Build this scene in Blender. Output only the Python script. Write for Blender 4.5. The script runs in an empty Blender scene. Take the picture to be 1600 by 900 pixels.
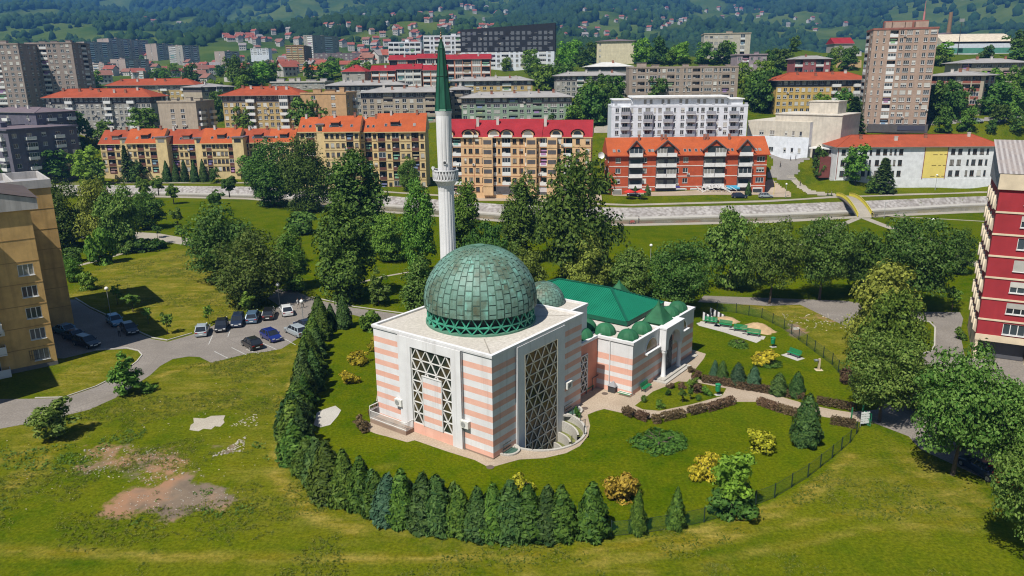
import bpy, bmesh, math, random
import numpy as np
from mathutils import Vector, Matrix
R = math.radians
S = bpy.context.scene
COL = S.collection
rng = random.Random(7)
# ------------------------------------------------------------------ camera
F, PITCH, ROLL, H = 1180.0, R(15.72), R(0.6), 36.0
cp, sp, cr, sr = math.cos(PITCH), math.sin(PITCH), math.cos(ROLL), math.sin(ROLL)
FW = Vector((0, cp, -sp)); R0 = Vector((1, 0, 0)); U0 = Vector((0, sp, cp))
RT = R0*cr - U0*sr; UP = R0*sr + U0*cr
cam = bpy.data.objects.new('camera', bpy.data.cameras.new('camera'))
COL.objects.link(cam)
cam.data.sensor_width = 36; cam.data.lens = F/1600*36
cam.data.clip_start = 0.5; cam.data.clip_end = 20000
cam.matrix_world = Matrix(((RT.x, UP.x, -FW.x, 0), (RT.y, UP.y, -FW.y, 0), (RT.z, UP.z, -FW.z, H), (0, 0, 0, 1)))
S.camera = cam
# ------------------------------------------------------------------ light
SUN_EL, SUN_AZ = 57.0, 216.5          # where the sun stands (degrees, azimuth from +Y towards +X)
EXPOSURE = 0.27
w = bpy.data.worlds.new('World'); S.world = w; w.use_nodes = True
nt = w.node_tree
sky = nt.nodes.new('ShaderNodeTexSky'); sky.sky_type = 'NISHITA'; sky.sun_disc = False
sky.sun_elevation = R(SUN_EL); sky.sun_rotation = R(SUN_AZ); sky.air_density = 1.0; sky.dust_density = 0.3; sky.ozone_density = 2.0
nt.links.new(sky.outputs[0], nt.nodes['Background'].inputs[0]); nt.nodes['Background'].inputs[1].default_value = 0.065
sun = bpy.data.objects.new('sun', bpy.data.lights.new('sun', 'SUN')); COL.objects.link(sun)
sun.data.energy = 5.0; sun.data.angle = R(0.5); sun.data.color = (1.0, 0.965, 0.90)
sdir = Vector((math.sin(R(SUN_AZ))*math.cos(R(SUN_EL)), math.cos(R(SUN_AZ))*math.cos(R(SUN_EL)), math.sin(R(SUN_EL))))
sun.rotation_euler = sdir.to_track_quat('Z', 'Y').to_euler(); sun.location = (-60, -60, 150)
vs = S.view_settings; S.display_settings.display_device = 'sRGB'
vs.view_transform = 'Standard'; vs.look = 'None'; vs.exposure = EXPOSURE; vs.gamma = 1.0; vs.use_curve_mapping = False
cy = S.cycles
cy.max_bounces = 5; cy.diffuse_bounces = 2; cy.glossy_bounces = 2; cy.transmission_bounces = 3; cy.transparent_max_bounces = 8; cy.volume_bounces = 0
cy.use_denoising = True; cy.pixel_filter_type = 'BLACKMAN_HARRIS'; cy.filter_width = 1.15; cy.caustics_reflective = False; cy.caustics_refractive = False
# ------------------------------------------------------------------ where a point of the photograph lies in the world
def ray(px, py): return FW + RT*((px-800)/F) + UP*((450-py)/F)
def G(px, py, z=0.0):
    d = ray(px, py); t = (z-H)/d.z; return Vector((d.x*t, d.y*t, z))
def DZ(px, py, Y):
    d = ray(px, py); t = Y/d.y; return Vector((d.x*t, Y, H+d.z*t))
def wdep(p): return FW.dot(Vector(p)-Vector((0, 0, H)))
def mpp(p): return wdep(p)/F          # metres per photo pixel at p
def ztop(x, y, py):
    k = (450-py)/F
    return H + (k*cp*y - sr*x - cr*sp*y)/(cr*cp + k*sp)
def proj(p):
    v = Vector(p)-Vector((0, 0, H)); w_ = FW.dot(v); return (800+F*RT.dot(v)/w_, 450-F*UP.dot(v)/w_)
# ------------------------------------------------------------------ materials
def nd(t, typ, **kw):
    n = t.nodes.new(typ)
    for k, v in kw.items():
        if k.startswith('i_'): n.inputs[k[2:].replace('_', ' ')].default_value = v
        else: setattr(n, k, v)
    return n
def base(name, rough=0.8, spec=0.3, metal=0.0):
    m = bpy.data.materials.new(name); m.use_nodes = True
    t = m.node_tree; b = t.nodes['Principled BSDF']
    b.inputs['Roughness'].default_value = rough; b.inputs['Specular IOR Level'].default_value = spec; b.inputs['Metallic'].default_value = metal
    return m, t, b
def mixc(t, fac, a, b, mode='MIX'):
    n = t.nodes.new('ShaderNodeMix'); n.data_type = 'RGBA'; n.blend_type = mode
    for s, v in ((0, fac), (6, a), (7, b)):
        if isinstance(v, (int, float)): n.inputs[s].default_value = v
        elif isinstance(v, tuple): n.inputs[s].default_value = (*v[:3], 1)
        else: t.links.new(v, n.inputs[s])
    return n.outputs[2]
def ramp(t, src, lo, hi):
    n = t.nodes.new('ShaderNodeMapRange'); n.inputs[1].default_value = lo; n.inputs[2].default_value = hi
    t.links.new(src, n.inputs[0]); return n.outputs[0]
def noise(t, scale, detail=4, vec=None, rough=0.6):
    n = t.nodes.new('ShaderNodeTexNoise'); n.inputs['Scale'].default_value = scale; n.inputs['Detail'].default_value = detail; n.inputs['Roughness'].default_value = rough
    if vec is not None: t.links.new(vec, n.inputs['Vector'])
    return n.outputs[0]
def coords(t, scale=(1, 1, 1), kind='Object', rot=(0, 0, 0)):
    tc = t.nodes.new('ShaderNodeTexCoord'); mp = t.nodes.new('ShaderNodeMapping')
    mp.inputs['Scale'].default_value = scale; mp.inputs['Rotation'].default_value = rot
    t.links.new(tc.outputs[kind], mp.inputs['Vector']); return mp.outputs[0]
def shade(c, k): return tuple(min(1, x*k) for x in c)
MATS = {}
def plain(name, col, rough=0.75, spec=0.3, metal=0.0, var=0.18, scale=0.6, streak=0.0, objvar=0.0):
    """weathered paint or stone: blotches, and rain streaks down walls"""
    if name in MATS: return MATS[name]
    m, t, b = base(name, rough, spec, metal)
    f = ramp(t, noise(t, scale, 6, coords(t)), 0.3, 0.7)
    c = mixc(t, f, shade(col, 1-var), shade(col, 1+var*0.6))
    if streak:
        s = ramp(t, noise(t, 1.6, 5, coords(t, (1, 1, 0.07))), 0.48, 0.75)
        mm = t.nodes.new('ShaderNodeMath'); mm.operation = 'MULTIPLY'; mm.inputs[1].default_value = streak; t.links.new(s, mm.inputs[0])
        c = mixc(t, mm.outputs[0], c, shade(col, 0.45))
    if objvar:
        oi = t.nodes.new('ShaderNodeObjectInfo'); hv = t.nodes.new('ShaderNodeHueSaturation')
        t.links.new(ramp2(t, oi.outputs['Random'], 1-objvar, 1+objvar), hv.inputs['Value']); t.links.new(c, hv.inputs['Color']); c = hv.outputs[0]
    t.links.new(c, b.inputs['Base Color']); MATS[name] = m; return m
def ramp2(t, src, a, b_):
    n = t.nodes.new('ShaderNodeMapRange'); n.inputs[3].default_value = a; n.inputs[4].default_value = b_
    t.links.new(src, n.inputs[0]); return n.outputs[0]
def glassmat(name, col, rough=0.08):
    if name in MATS: return MATS[name]
    m, t, b = base(name, rough, 0.6)
    oi = t.nodes.new('ShaderNodeObjectInfo')
    c = mixc(t, oi.outputs['Random'], shade(col, 0.35), shade(col, 2.0)); cu = nd(t, 'ShaderNodeMath', operation='GREATER_THAN'); cu.inputs[1].default_value = .74; t.links.new(oi.outputs['Random'], cu.inputs[0]); c = mixc(t, cu.outputs[0], c, (.24, .23, .21))
    t.links.new(c, b.inputs['Base Color']); MATS[name] = m; return m
def tilemat(name, col, rows=3.0):
    if name in MATS: return MATS[name]
    m, t, b = base(name, 0.85, 0.2)
    f = ramp(t, noise(t, 0.35, 6, coords(t)), 0.32, 0.68)
    c = mixc(t, f, shade(col, 0.68), shade(col, 1.12))
    f2 = ramp(t, noise(t, 6.0, 3, coords(t)), 0.35, 0.65)
    c = mixc(t, f2, shade(col, 0.72), c); 
    wv = t.nodes.new('ShaderNodeTexWave'); wv.wave_type = 'BANDS'; wv.bands_direction = 'Z'; wv.inputs['Scale'].default_value = rows; wv.inputs['Distortion'].default_value = 0.4
    t.links.new(coords(t), wv.inputs['Vector'])
    bp = t.nodes.new('ShaderNodeBump'); bp.inputs['Strength'].default_value = 0.5; bp.inputs['Distance'].default_value = 0.08
    t.links.new(wv.outputs[0], bp.inputs['Height']); t.links.new(bp.outputs[0], b.inputs['Normal'])
    t.links.new(c, b.inputs['Base Color']); MATS[name] = m; return m
def leafmat(name, c0, c1, trans=0.25, hv=0.02, vv=0.3):
    if name in MATS: return MATS[name]
    m, t, b = base(name, 0.6, 0.12)
    ge = t.nodes.new('ShaderNodeNewGeometry'); oi = t.nodes.new('ShaderNodeObjectInfo')
    c = mixc(t, ge.outputs['Random Per Island'], c0, c1)
    hs = t.nodes.new('ShaderNodeHueSaturation')
    t.links.new(ramp2(t, oi.outputs['Random'], 0.5-hv, 0.5+hv), hs.inputs['Hue'])
    mr = t.nodes.new('ShaderNodeMath'); mr.operation = 'FRACT'; mu = t.nodes.new('ShaderNodeMath'); mu.operation = 'MULTIPLY'; mu.inputs[1].default_value = 7.31
    t.links.new(oi.outputs['Random'], mu.inputs[0]); t.links.new(mu.outputs[0], mr.inputs[0])
    t.links.new(ramp2(t, mr.outputs[0], 1-vv, 1+vv*0.7), hs.inputs['Value'])
    t.links.new(c, hs.inputs['Color']); t.links.new(hs.outputs[0], b.inputs['Base Color'])
    if trans:
        tr = t.nodes.new('ShaderNodeBsdfTranslucent'); mx = t.nodes.new('ShaderNodeMixShader'); mx.inputs[0].default_value = trans
        g = mixc(t, 1.0, hs.outputs[0], (1.6, 1.7, 0.8), 'MULTIPLY')
        t.links.new(g, tr.inputs[0]); t.links.new(b.outputs[0], mx.inputs[1]); t.links.new(tr.outputs[0], mx.inputs[2])
        t.links.new(mx.outputs[0], t.nodes['Material Output'].inputs[0])
    MATS[name] = m; return m
# ------------------------------------------------------------------ objects
def tag(o, label=None, cat=None, group=None, kind=None):
    if label: o['label'] = label
    if cat: o['category'] = cat
    if group: o['group'] = group
    if kind: o['kind'] = kind
    return o
def empty(name, loc, rz=0.0, label=None, cat=None, group=None):
    o = bpy.data.objects.new(name, None); COL.objects.link(o)
    o.location = loc; o.rotation_euler = (0, 0, rz); o.empty_display_size = 0.5
    return tag(o, label, cat, group)
def put(name, me, parent=None, loc=(0, 0, 0), rz=0.0, scale=None):
    o = bpy.data.objects.new(name, me); COL.objects.link(o)
    o.parent = parent; o.location = loc; o.rotation_euler = (0, 0, rz)
    if scale is not None: o.scale = scale
    return o
def copy_tree(o, parent=None):
    c = o.copy(); COL.objects.link(c); c.parent = parent
    for ch in o.children: copy_tree(ch, c)
    return c
class MB:
    def __init__(s): s.v = []; s.f = []; s.m = []
    def add(s, vs, fs, mi=0):
        n = len(s.v); s.v += [tuple(v) for v in vs]; s.f += [tuple(i+n for i in f) for f in fs]; s.m += [mi]*len(fs); return s
    def quad(s, a, b, c, d, mi=0): return s.add((a, b, c, d), ((0, 1, 2, 3),), mi)
    def box(s, x0, x1, y0, y1, z0, z1, mi=0, top=None):
        vs = [(x0, y0, z0), (x1, y0, z0), (x1, y1, z0), (x0, y1, z0), (x0, y0, z1), (x1, y0, z1), (x1, y1, z1), (x0, y1, z1)]
        s.add(vs, ((0, 3, 2, 1), (0, 1, 5, 4), (1, 2, 6, 5), (2, 3, 7, 6), (3, 0, 4, 7)), mi)
        return s.add(vs[4:], ((0, 1, 2, 3),), mi if top is None else top)
    def prism(s, poly, z0, z1, mi=0, top=None):
        n = len(poly); vs = [(x, y, z0) for x, y in poly]+[(x, y, z1) for x, y in poly]
        s.add(vs, [(i, (i+1) % n, n+(i+1) % n, n+i) for i in range(n)], mi)
        s.add([(x, y, z1) for x, y in poly], (tuple(range(n)),), mi if top is None else top)
        return s
    def tube(s, p, q, r0, r1=None, n=6, mi=0, caps=True):
        r1 = r0 if r1 is None else r1
        p, q = Vector(p), Vector(q); d = (q-p).normalized()
        a = d.orthogonal().normalized(); b = d.cross(a)
        vs = []
        for c, r in ((p, r0), (q, r1)):
            for i in range(n):
                t = 2*math.pi*i/n; vs.append(c+a*(math.cos(t)*r)+b*(math.sin(t)*r))
        fs = [(i, (i+1) % n, n+(i+1) % n, n+i) for i in range(n)]
        if caps: fs += [tuple(range(n-1, -1, -1)), tuple(range(n, 2*n))]
        return s.add(vs, fs, mi)
    def bar(s, p, q, w, h=None, mi=0, up=(0, 0, 1)):
        h = w if h is None else h
        p, q = Vector(p), Vector(q); d = (q-p).normalized(); u = Vector(up)
        a = d.cross(u)
        a = a.normalized()*w/2 if a.length > 1e-4 else d.orthogonal().normalized()*w/2
        b = a.cross(d).normalized()*h/2
        vs = [p-a-b, p+a-b, p+a+b, p-a+b, q-a-b, q+a-b, q+a+b, q-a+b]
        return s.add(vs, ((0, 1, 2, 3), (7, 6, 5, 4), (0, 4, 5, 1), (1, 5, 6, 2), (2, 6, 7, 3), (3, 7, 4, 0)), mi)
    def lathe(s, prof, n=24, mi=0, c=(0, 0), mods=None):
        vs = []
        for k, (r, z) in enumerate(prof):
            for i in range(n):
                t = 2*math.pi*i/n; rr = r*(mods(i, k) if mods else 1); vs.append((c[0]+math.cos(t)*rr, c[1]+math.sin(t)*rr, z))
        fs = []
        for k in range(len(prof)-1):
            for i in range(n):
                j = (i+1) % n; fs.append((k*n+i, k*n+j, (k+1)*n+j, (k+1)*n+i))
        return s.add(vs, fs, mi)
    def mesh(s, name, mats, smooth=False):
        me = bpy.data.meshes.new(name); me.from_pydata(s.v, [], s.f)
        for m in (mats if isinstance(mats, (list, tuple)) else [mats]): me.materials.append(m)
        if len(me.materials) > 1: me.polygons.foreach_set('material_index', s.m)
        if smooth: me.polygons.foreach_set('use_smooth', [True]*len(s.f))
        me.update(); return me
    def build(s, name, mats, parent=None, loc=(0, 0, 0), rz=0.0, smooth=False):
        return put(name, s.mesh(name, mats, smooth), parent, loc, rz)
def npmesh(name, verts, faces, mat, smooth=False, mi=None):
    """verts (n,3) and quads or triangles (m,k) as arrays"""
    me = bpy.data.meshes.new(name); n, m, k = len(verts), len(faces), faces.shape[1]
    me.vertices.add(n); me.vertices.foreach_set('co', np.asarray(verts, np.float32).ravel())
    me.loops.add(m*k); me.loops.foreach_set('vertex_index', np.asarray(faces, np.int32).ravel())
    me.polygons.add(m); me.polygons.foreach_set('loop_start', np.arange(0, m*k, k, dtype=np.int32))
    me.polygons.foreach_set('loop_total', np.full(m, k, np.int32))
    for q in (mat if isinstance(mat, (list, tuple)) else [mat]): me.materials.append(q)
    if mi is not None: me.polygons.foreach_set('material_index', np.asarray(mi, np.int32))
    if smooth: me.polygons.foreach_set('use_smooth', np.ones(m, bool))
    me.update(calc_edges=True); me.validate(); return me
def lattice(seed):
    r = np.random.RandomState(seed); return r.rand(256, 256)
_L = lattice(3)
def vnoise(x, y, o=0):
    x = np.asarray(x, float)+o*17.3; y = np.asarray(y, float)+o*9.1
    xi = np.floor(x).astype(int); yi = np.floor(y).astype(int); fx = x-xi; fy = y-yi
    fx = fx*fx*(3-2*fx); fy = fy*fy*(3-2*fy)
    g = lambda i, j: _L[i % 256, j % 256]
    return (g(xi, yi)*(1-fx)+g(xi+1, yi)*fx)*(1-fy)+(g(xi, yi+1)*(1-fx)+g(xi+1, yi+1)*fx)*fy
def fbm(x, y, n=4, o=0):
    s, a, t = 0, 1, 0
    for k in range(n):
        s = s+a*vnoise(np.asarray(x)*2**k, np.asarray(y)*2**k, o+k); t += a; a *= 0.5
    return s/t
# ------------------------------------------------------------------ the ground: flat meadow, river bed, rising town, hills
def curve(pts):                # pts: (px, py, z) -> world X, Y arrays
    q = sorted([(G(a, b, c).x, G(a, b, c).y) for a, b, c in pts]); return np.array([p[0] for p in q]), np.array([p[1] for p in q])
NEARP = curve([(-300, 300, 0), (120, 304, 0), (390, 310, 0), (600, 330, 0), (790, 345, 0), (980, 351, 0), (1200, 346, 0), (1330, 339, 0), (1500, 331, 0), (1900, 318, 0)])
SBOT = curve([(-300, 296, -1.5), (120, 298, -1.5), (400, 304, -1.5), (600, 319, -1.5), (790, 334, -1.5), (980, 340, -1.5), (1200, 334, -1.5), (1330, 329, -1.5), (1500, 319, -1.5), (1900, 306, -1.5)])
STOP = curve([(-300, 288, .3), (120, 289, .3), (400, 292, .3), (600, 306, .3), (790, 320, .3), (980, 325, .3), (1200, 320, .3), (1330, 315, .3), (1500, 308, .3), (1900, 295, .3)])
FARP = curve([(-300, 285, .3), (120, 286, .3), (400, 286, .3), (600, 300, .3), (790, 313, .3), (980, 321, .3), (1200, 315, .3), (1310, 308, .3), (1500, 302, .3), (1900, 289, .3)])
ev = lambda c, x: np.interp(x, c[0], c[1])
# town buildings: key -> (left px, right px, base py, eave py, distance of left end, of right end)
TOWN = {
 'slab_a': (-90, 50, 196, 70, 385, 385), 'slab_b': (60, 131, 190, 68, 400, 400),
 'dt1': (128, 140, 122, 66, 1010, 1000), 'dt2': (160, 178, 120, 61, 1050, 1035), 'dt3': (201, 212, 118, 63, 1070, 1060), 'dt4': (233, 250, 116, 69, 1050, 1035),
 'dt5': (268, 290, 116, 72, 1000, 980), 'dt6': (338, 354, 112, 81, 900, 890), 'dt7': (177, 200, 128, 93, 760, 750), 'dt8': (148, 166, 125, 100, 740, 735),
 'long_far': (172, 308, 168, 133, 400, 400), 'long_left': (78, 241, 200, 152, 318, 316), 'beige_block': (252, 311, 206, 160, 300, 298),
 'grey_mid': (290, 319, 175, 136, 372, 364), 'dark_low': (-40, 22, 262, 203, 275, 262), 'dark_high': (-20, 66, 240, 175, 305, 290),
 'ochre': (352, 474, 200, 149, 305, 303), 'ochre_end': (474, 544, 206, 147, 290, 289), 'grey_back': (512, 634, 178, 133, 350, 350),
 'beige_mid': (566, 704, 190, 144, 312, 312), 'beige_mid2': (700, 735, 188, 140, 320, 320), 'grey_upper': (704, 832, 150, 126, 365, 365),
 'green': (722, 893, 196, 152, 300, 300), 'grey_right': (868, 982, 152, 118, 352, 352), 'light_roof': (918, 986, 130, 104, 388, 388),
 'taupe': (982, 1151, 156, 106, 322, 320), 'white': (954, 1164, 236, 167, 256, 254), 'terr1': (608, 740, 126, 93, 430, 430), 'terr2': (722, 768, 126, 92, 420, 420), 
 'terr3': (580, 700, 136, 110, 395, 395), 'wht1': (608, 658, 98, 67, 470, 470), 'wht2': (663, 722, 100, 57, 465, 465), 'bw': (722, 866, 106, 47, 455, 450),
 'brown_t': (450, 478, 120, 72, 650, 650), 'grey_t': (478, 492, 110, 56, 700, 695), 'violet': (492, 592, 104, 84, 640, 640),
 'cream': (932, 990, 100, 64, 480, 476), 'school': (1098, 1170, 98, 53, 490, 486), 'lilac': (1150, 1196, 118, 86, 415, 415),
 'tower': (1347, 1445, 207, 46, 276, 270), 'yellow': (1210, 1352, 178, 125, 305, 303), 'pinkh': (1240, 1296, 116, 92, 385, 385), 'barn': (1303, 1332, 82, 68, 480, 480),
 'rows': (1443, 1530, 178, 118, 292, 280), 'rows2': (1492, 1600, 142, 98, 335, 330), 'hall': (1470, 1582, 84, 68, 430, 430),
 'h1': (382, 403, 128, 119, 430, 430), 'h2': (474, 498, 119, 109, 470, 470), 'h3': (392, 420, 86, 76, 1000, 1000), 'h4': (552, 600, 102, 93, 600, 600), 'h5': (288, 336, 121, 106, 800, 790), 'h6': (424, 508, 139, 129, 385, 385), 'h7': (206, 226, 130, 112, 620, 620), 'h8': (604, 640, 112, 104, 520, 520),
 'hallw': (1165, 1262, 238, 178, 262, 248), 'hous': (1304, 1556, 279, 229, 236, 234),
}
CTRL = []
for k, (xl, xr, yb, yt, YL, YR) in TOWN.items():
    a, b = DZ(xl, yb, YL), DZ(xr, yb, YR)
    if k[:2] in ('dt', 'h3', 'h5'): continue
    CTRL += [(a.x, a.y, min(a.z, b.z)), (b.x, b.y, min(a.z, b.z))]
for x in range(-240, 241, 24): CTRL += [(x, float(ev(FARP, x))+3, .3), (x, float(ev(FARP, x))+16, 1.0)]
for px, py, Y in ((163, 271, 276), (260, 271, 276), (360, 270, 275), (462, 268, 275), (163, 266, 290), (462, 264, 290), (474, 289, 255), (560, 291, 255), (667, 294, 255), (667, 288, 268), (700, 299, 230), (922, 304, 224), (951, 305, 234), (1194, 304, 234), (1180, 235, 262), (1230, 255, 248), (1480, 188, 300), (1590, 178, 300), (1590, 186, 285), (1240, 78, 470), (1300, 84, 470), (1400, 82, 460), (1560, 84, 430), (1200, 100, 420), (1270, 105, 420), (1340, 92, 420), (1600, 110, 380),
                  (30, 130, 600), (300, 118, 700), (150, 122, 700), (600, 112, 520), (420, 122, 560), (900, 96, 500), (1060, 88, 470), (1060, 104, 420), (250, 155, 420), (420, 140, 430), (-200, 190, 400), (1800, 120, 400), (1800, 250, 260), (-300, 270, 280)):
    p = DZ(px, py, Y); CTRL.append((p.x, p.y, p.z))
CTRL = np.array(CTRL)
PROF = np.array([(450, 112), (700, 113), (900, 108), (1100, 96), (1500, 66), (2200, 36), (3000, 12), (4000, -24), (5600, -70)], float)
def zfar(X, Y):
    y0 = np.interp(Y, PROF[:, 0], PROF[:, 1])
    px = 800+F*X/(Y*cp+1)
    y0 = y0 - 32*np.exp(-((px-190)/210)**2-((Y-1650)/260)**2) - 20*np.exp(-((px-20)/110)**2-((Y-1500)/220)**2)    # near green hill on the left
    y0 = y0 + 22*np.exp(-((px-300)/260)**2-((Y-2600)/600)**2)                                             # the valley behind it
    y0 = y0 - 26*np.exp(-((px-780)/330)**2-((Y-1350)/320)**2) - 14*np.exp(-((px-1010)/150)**2-((Y-1150)/150)**2)
    y0 = y0 + 12*np.exp(-((px-1350)/260)**2-((Y-1300)/450)**2)
    k = (450-y0)/F
    z = H + (k*cp*Y - sp*Y)/(cp+k*sp)
    amp = np.clip((Y-600)/900, 0, 1)
    return z + amp*(np.asarray(fbm(X/420., Y/420., 5, 2))-.5)*0.085*Y
def ground_z(X, Y):
    X = np.atleast_1d(np.asarray(X, float)); Y = np.atleast_1d(np.asarray(Y, float))
    z = np.zeros_like(X)
    town = Y > ev(FARP, X)+1.0
    if town.any():
        x, y = X[town], Y[town]
        wsum = np.zeros_like(x); zs = np.zeros_like(x)
        for cx, cy_, cz in CTRL:
            d2 = ((x-cx)**2*0.5+(y-cy_)**2)+9.0; wt = d2**-1.6; wsum += wt; zs += wt*cz
        zt = zs/wsum
        f = np.clip((y-500)/260, 0, 1); f = f*f*(3-2*f)
        zz = zt*(1-f)+zfar(x, np.maximum(y, 450))*f
        g = np.clip((y-ev(FARP, x)-1)/10, 0, 1); z[town] = .3*(1-g)+zz*g
    n_, b_, t_ = ev(NEARP, X)+1.2, ev(SBOT, X), ev(STOP, X)
    c = (Y > n_) & (Y < b_); z[c] = -2.2*np.clip((Y[c]-n_[c])/1.2, 0, 1)
    c = (Y >= b_) & (Y < t_); z[c] = -2.1+2.1*(Y[c]-b_[c])/(t_[c]-b_[c])
    c = (Y >= t_) & ~town; z[c] = .3*np.clip((Y[c]-t_[c])/1.5, 0, 1)-.03
    return z
def gz(x, y): return float(ground_z([x], [y])[0])
def hit(px, py, Y0=240.0):
    """where the sight line of a photo pixel meets the far ground"""
    d = ray(px, py); Ys = np.concatenate([np.arange(Y0, 700, 2.5), np.geomspace(700, 5600, 320)])
    X = d.x/d.y*Ys; Z = H+d.z/d.y*Ys; g = ground_z(X, Ys); i = np.nonzero(g > Z)[0]
    k = i[0] if len(i) else len(Ys)-1
    if k == 0 or not len(i): return Vector((X[k], Ys[k], g[k]))
    e0, e1 = Z[k-1]-g[k-1], g[k]-Z[k]; f = e0/(e0+e1+1e-9); y = Ys[k-1]+(Ys[k]-Ys[k-1])*f; x = d.x/d.y*y
    return Vector((x, y, gz(x, y)))
# --- masks painted on the ground sheet: dry grass, bare soil, forest, tended lawn
def inpoly(X, Y, poly):
    c = np.zeros(X.shape, bool); n = len(poly)
    for i in range(n):
        (x0, y0), (x1, y1) = poly[i], poly[i-1]
        if y0 == y1: continue
        m = ((y0 > Y) != (y1 > Y)) & (X < (x1-x0)*(Y-y0)/(y1-y0)+x0); c ^= m
    return c
def gp(pts): return [(G(a, b).x, G(a, b).y) for a, b in pts]
def soft(X, Y, poly, amt=3.0, o=0, sc=.5):
    dx = (fbm(X*sc, Y*sc, 3, o)-.5)*amt; dy = (fbm(X*sc, Y*sc, 3, o+5)-.5)*amt
    return sum(inpoly(X+dx+ox, Y+dy+oy, poly).astype(float) for ox, oy in ((0, 0), (.9, .3), (-.8, .5), (.2, -1.0), (-.4, 1.1), (.6, .9), (-1.1, -.6)))/7
GARDEN = gp([(505, 505), (640, 490), (1100, 480), (1190, 490), (1250, 530), (1330, 585), (1345, 655), (1325, 690), (1285, 740), (1200, 787), (1100, 818), (990, 836), (880, 845), (740, 842), (640, 818), (560, 798), (500, 765), (450, 715), (460, 640), (490, 560)])
PARK = gp([(300, 380), (640, 490), (1340, 490), (1600, 440), (1700, 320), (980, 350), (620, 330), (100, 303), (200, 350), (300, 365)])
def masks(X, Y):
    dry = np.zeros_like(X); dirt = np.zeros_like(X)
    for pts, amt in (([(95, 470), (150, 415), (300, 385), (360, 420), (420, 465), (300, 520), (240, 530), (180, 490)], .8), ([(60, 620), (100, 560), (200, 545), (220, 580), (120, 640)], .8),
                     ([(180, 640), (250, 580), (480, 530), (470, 600), (330, 640), (250, 650)], .6), ([(0, 780), (0, 670), (120, 650), (60, 760)], .6),
                     ([(360, 640), (450, 620), (440, 740), (560, 820), (700, 870), (500, 870), (330, 780)], .38), ([(1300, 740), (1360, 700), (1500, 770), (1560, 850), (1400, 830)], .5),
                     ([(1190, 485), (1320, 480), (1350, 560), (1420, 640), (1330, 600), (1230, 520)], .55), ([(1360, 690), (1450, 700), (1560, 790), (1500, 800)], .8),
                     ([(1120, 470), (1230, 470), (1330, 500), (1230, 500)], .9)):
        dry = np.maximum(dry, amt*soft(X, Y, gp(pts), 6, len(pts)))
    band = gp([(440, 715), (500, 768), (560, 800), (640, 822), (740, 846), (880, 850), (990, 842), (1000, 852), (880, 862), (740, 858), (630, 836), (550, 812), (485, 780), (430, 725)])
    dry = np.maximum(dry, .95*soft(X, Y, band, 1.5, 4)); dirt = np.maximum(dirt, .45*soft(X, Y, band, 1.6, 6, 1.2))
    for pts, amt in (([(178, 795), (190, 775), (235, 750), (280, 742), (310, 752), (370, 760), (386, 774), (350, 800), (280, 806)], .95), ([(125, 695), (200, 698), (282, 710), (300, 735), (260, 745), (200, 742), (130, 735)], .66),
                     ([(330, 690), (380, 682), (375, 705), (335, 712)], .75), ([(220, 750), (240, 738), (320, 738), (345, 750), (240, 760)], .45), ([(60, 760), (95, 745), (100, 770)], .4),
                     ([(1210, 510), (1240, 505), (1270, 515), (1250, 525), (1220, 522)], .8), ([(1230, 493), (1300, 490), (1310, 505), (1250, 502)], .5), ([(700, 770-75), (770, 690), (690, 725)], .25)):
        dirt = np.maximum(dirt, amt*soft(X, Y, gp(pts), 4.5, len(pts)+3, .45))
    for pl, wd, amt in TRACKS:
        q = gp(pl); d2 = np.full(X.shape, 1e9)
        for (ax, ay), (bx, by) in zip(q[:-1], q[1:]):
            vx, vy = bx-ax, by-ay; tt = np.clip(((X-ax)*vx+(Y-ay)*vy)/(vx*vx+vy*vy), 0, 1); d2 = np.minimum(d2, (X-ax-tt*vx)**2+(Y-ay-tt*vy)**2)
        dry = np.maximum(dry, 1.5*amt*np.exp(-d2/(2*wd*wd))*(.4+fbm(X*.4, Y*.4, 3, 7)))
    lawn = inpoly(X, Y, GARDEN).astype(float)*.8; lawn = np.maximum(lawn, inpoly(X, Y, PARK)*1.0)
    return dry*(1-.85*inpoly(X, Y, GARDEN)), dirt, lawn
TRACKS = [([(0, 858), (200, 868), (500, 872), (760, 872), (900, 864), (1040, 842), (1160, 812), (1260, 768), (1330, 712)], .5, .9), ([(300, 900), (600, 896), (820, 888), (960, 872), (1090, 846), (1210, 806), (1310, 750)], .45, .8),
  ([(820, 900), (1000, 872), (1160, 836), (1300, 806), (1440, 792), (1540, 790)], .4, .75), ([(1000, 900), (1180, 862), (1340, 830), (1480, 818)], .4, .6), ([(260, 408), (285, 420), (310, 440), (330, 470)], .6, .9), ([(235, 412), (262, 432), (285, 462)], .5, .8), ([(140, 450), (240, 452), (380, 448)], .25, .9), ([(110, 428), (200, 422), (320, 404)], .4, .8), ([(160, 482), (270, 478), (400, 474)], .3, .9), ([(250, 400), (300, 402), (350, 430), (380, 460)], .5, .9),
  ([(0, 720), (60, 700), (120, 680)], .6, .8), ([(20, 760), (90, 700), (150, 660)], .7, .8), ([(440, 620), (445, 680), (432, 740), (480, 800), (560, 830)], .8, .9), ([(600, 730), (650, 705), (672, 692)], .5, .9), ([(470, 560), (455, 600), (440, 650)], .6, .8), ([(240, 590), (300, 572), (380, 562), (470, 545)], .7, .8)]
def forest_mask(X, Y):
    f = np.asarray(fbm(X/230., Y/330., 5, 9)); px = 800+F*X/(Y*cp+1)
    f = f + .07*np.clip((Y-1500)/1500, 0, 1) - .16*np.exp(-((px-175)/90)**2-((Y-1600)/160)**2) - .12*np.exp(-((px-960)/120)**2-((Y-1150)/130)**2)
    start = np.interp(px, [0, 480, 620, 900, 1300, 1600], [1130, 1130, 900, 620, 560, 560])
    return np.clip((f-.47)*14, 0, 1)*np.clip((Y-start)/120, 0, 1)
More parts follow.
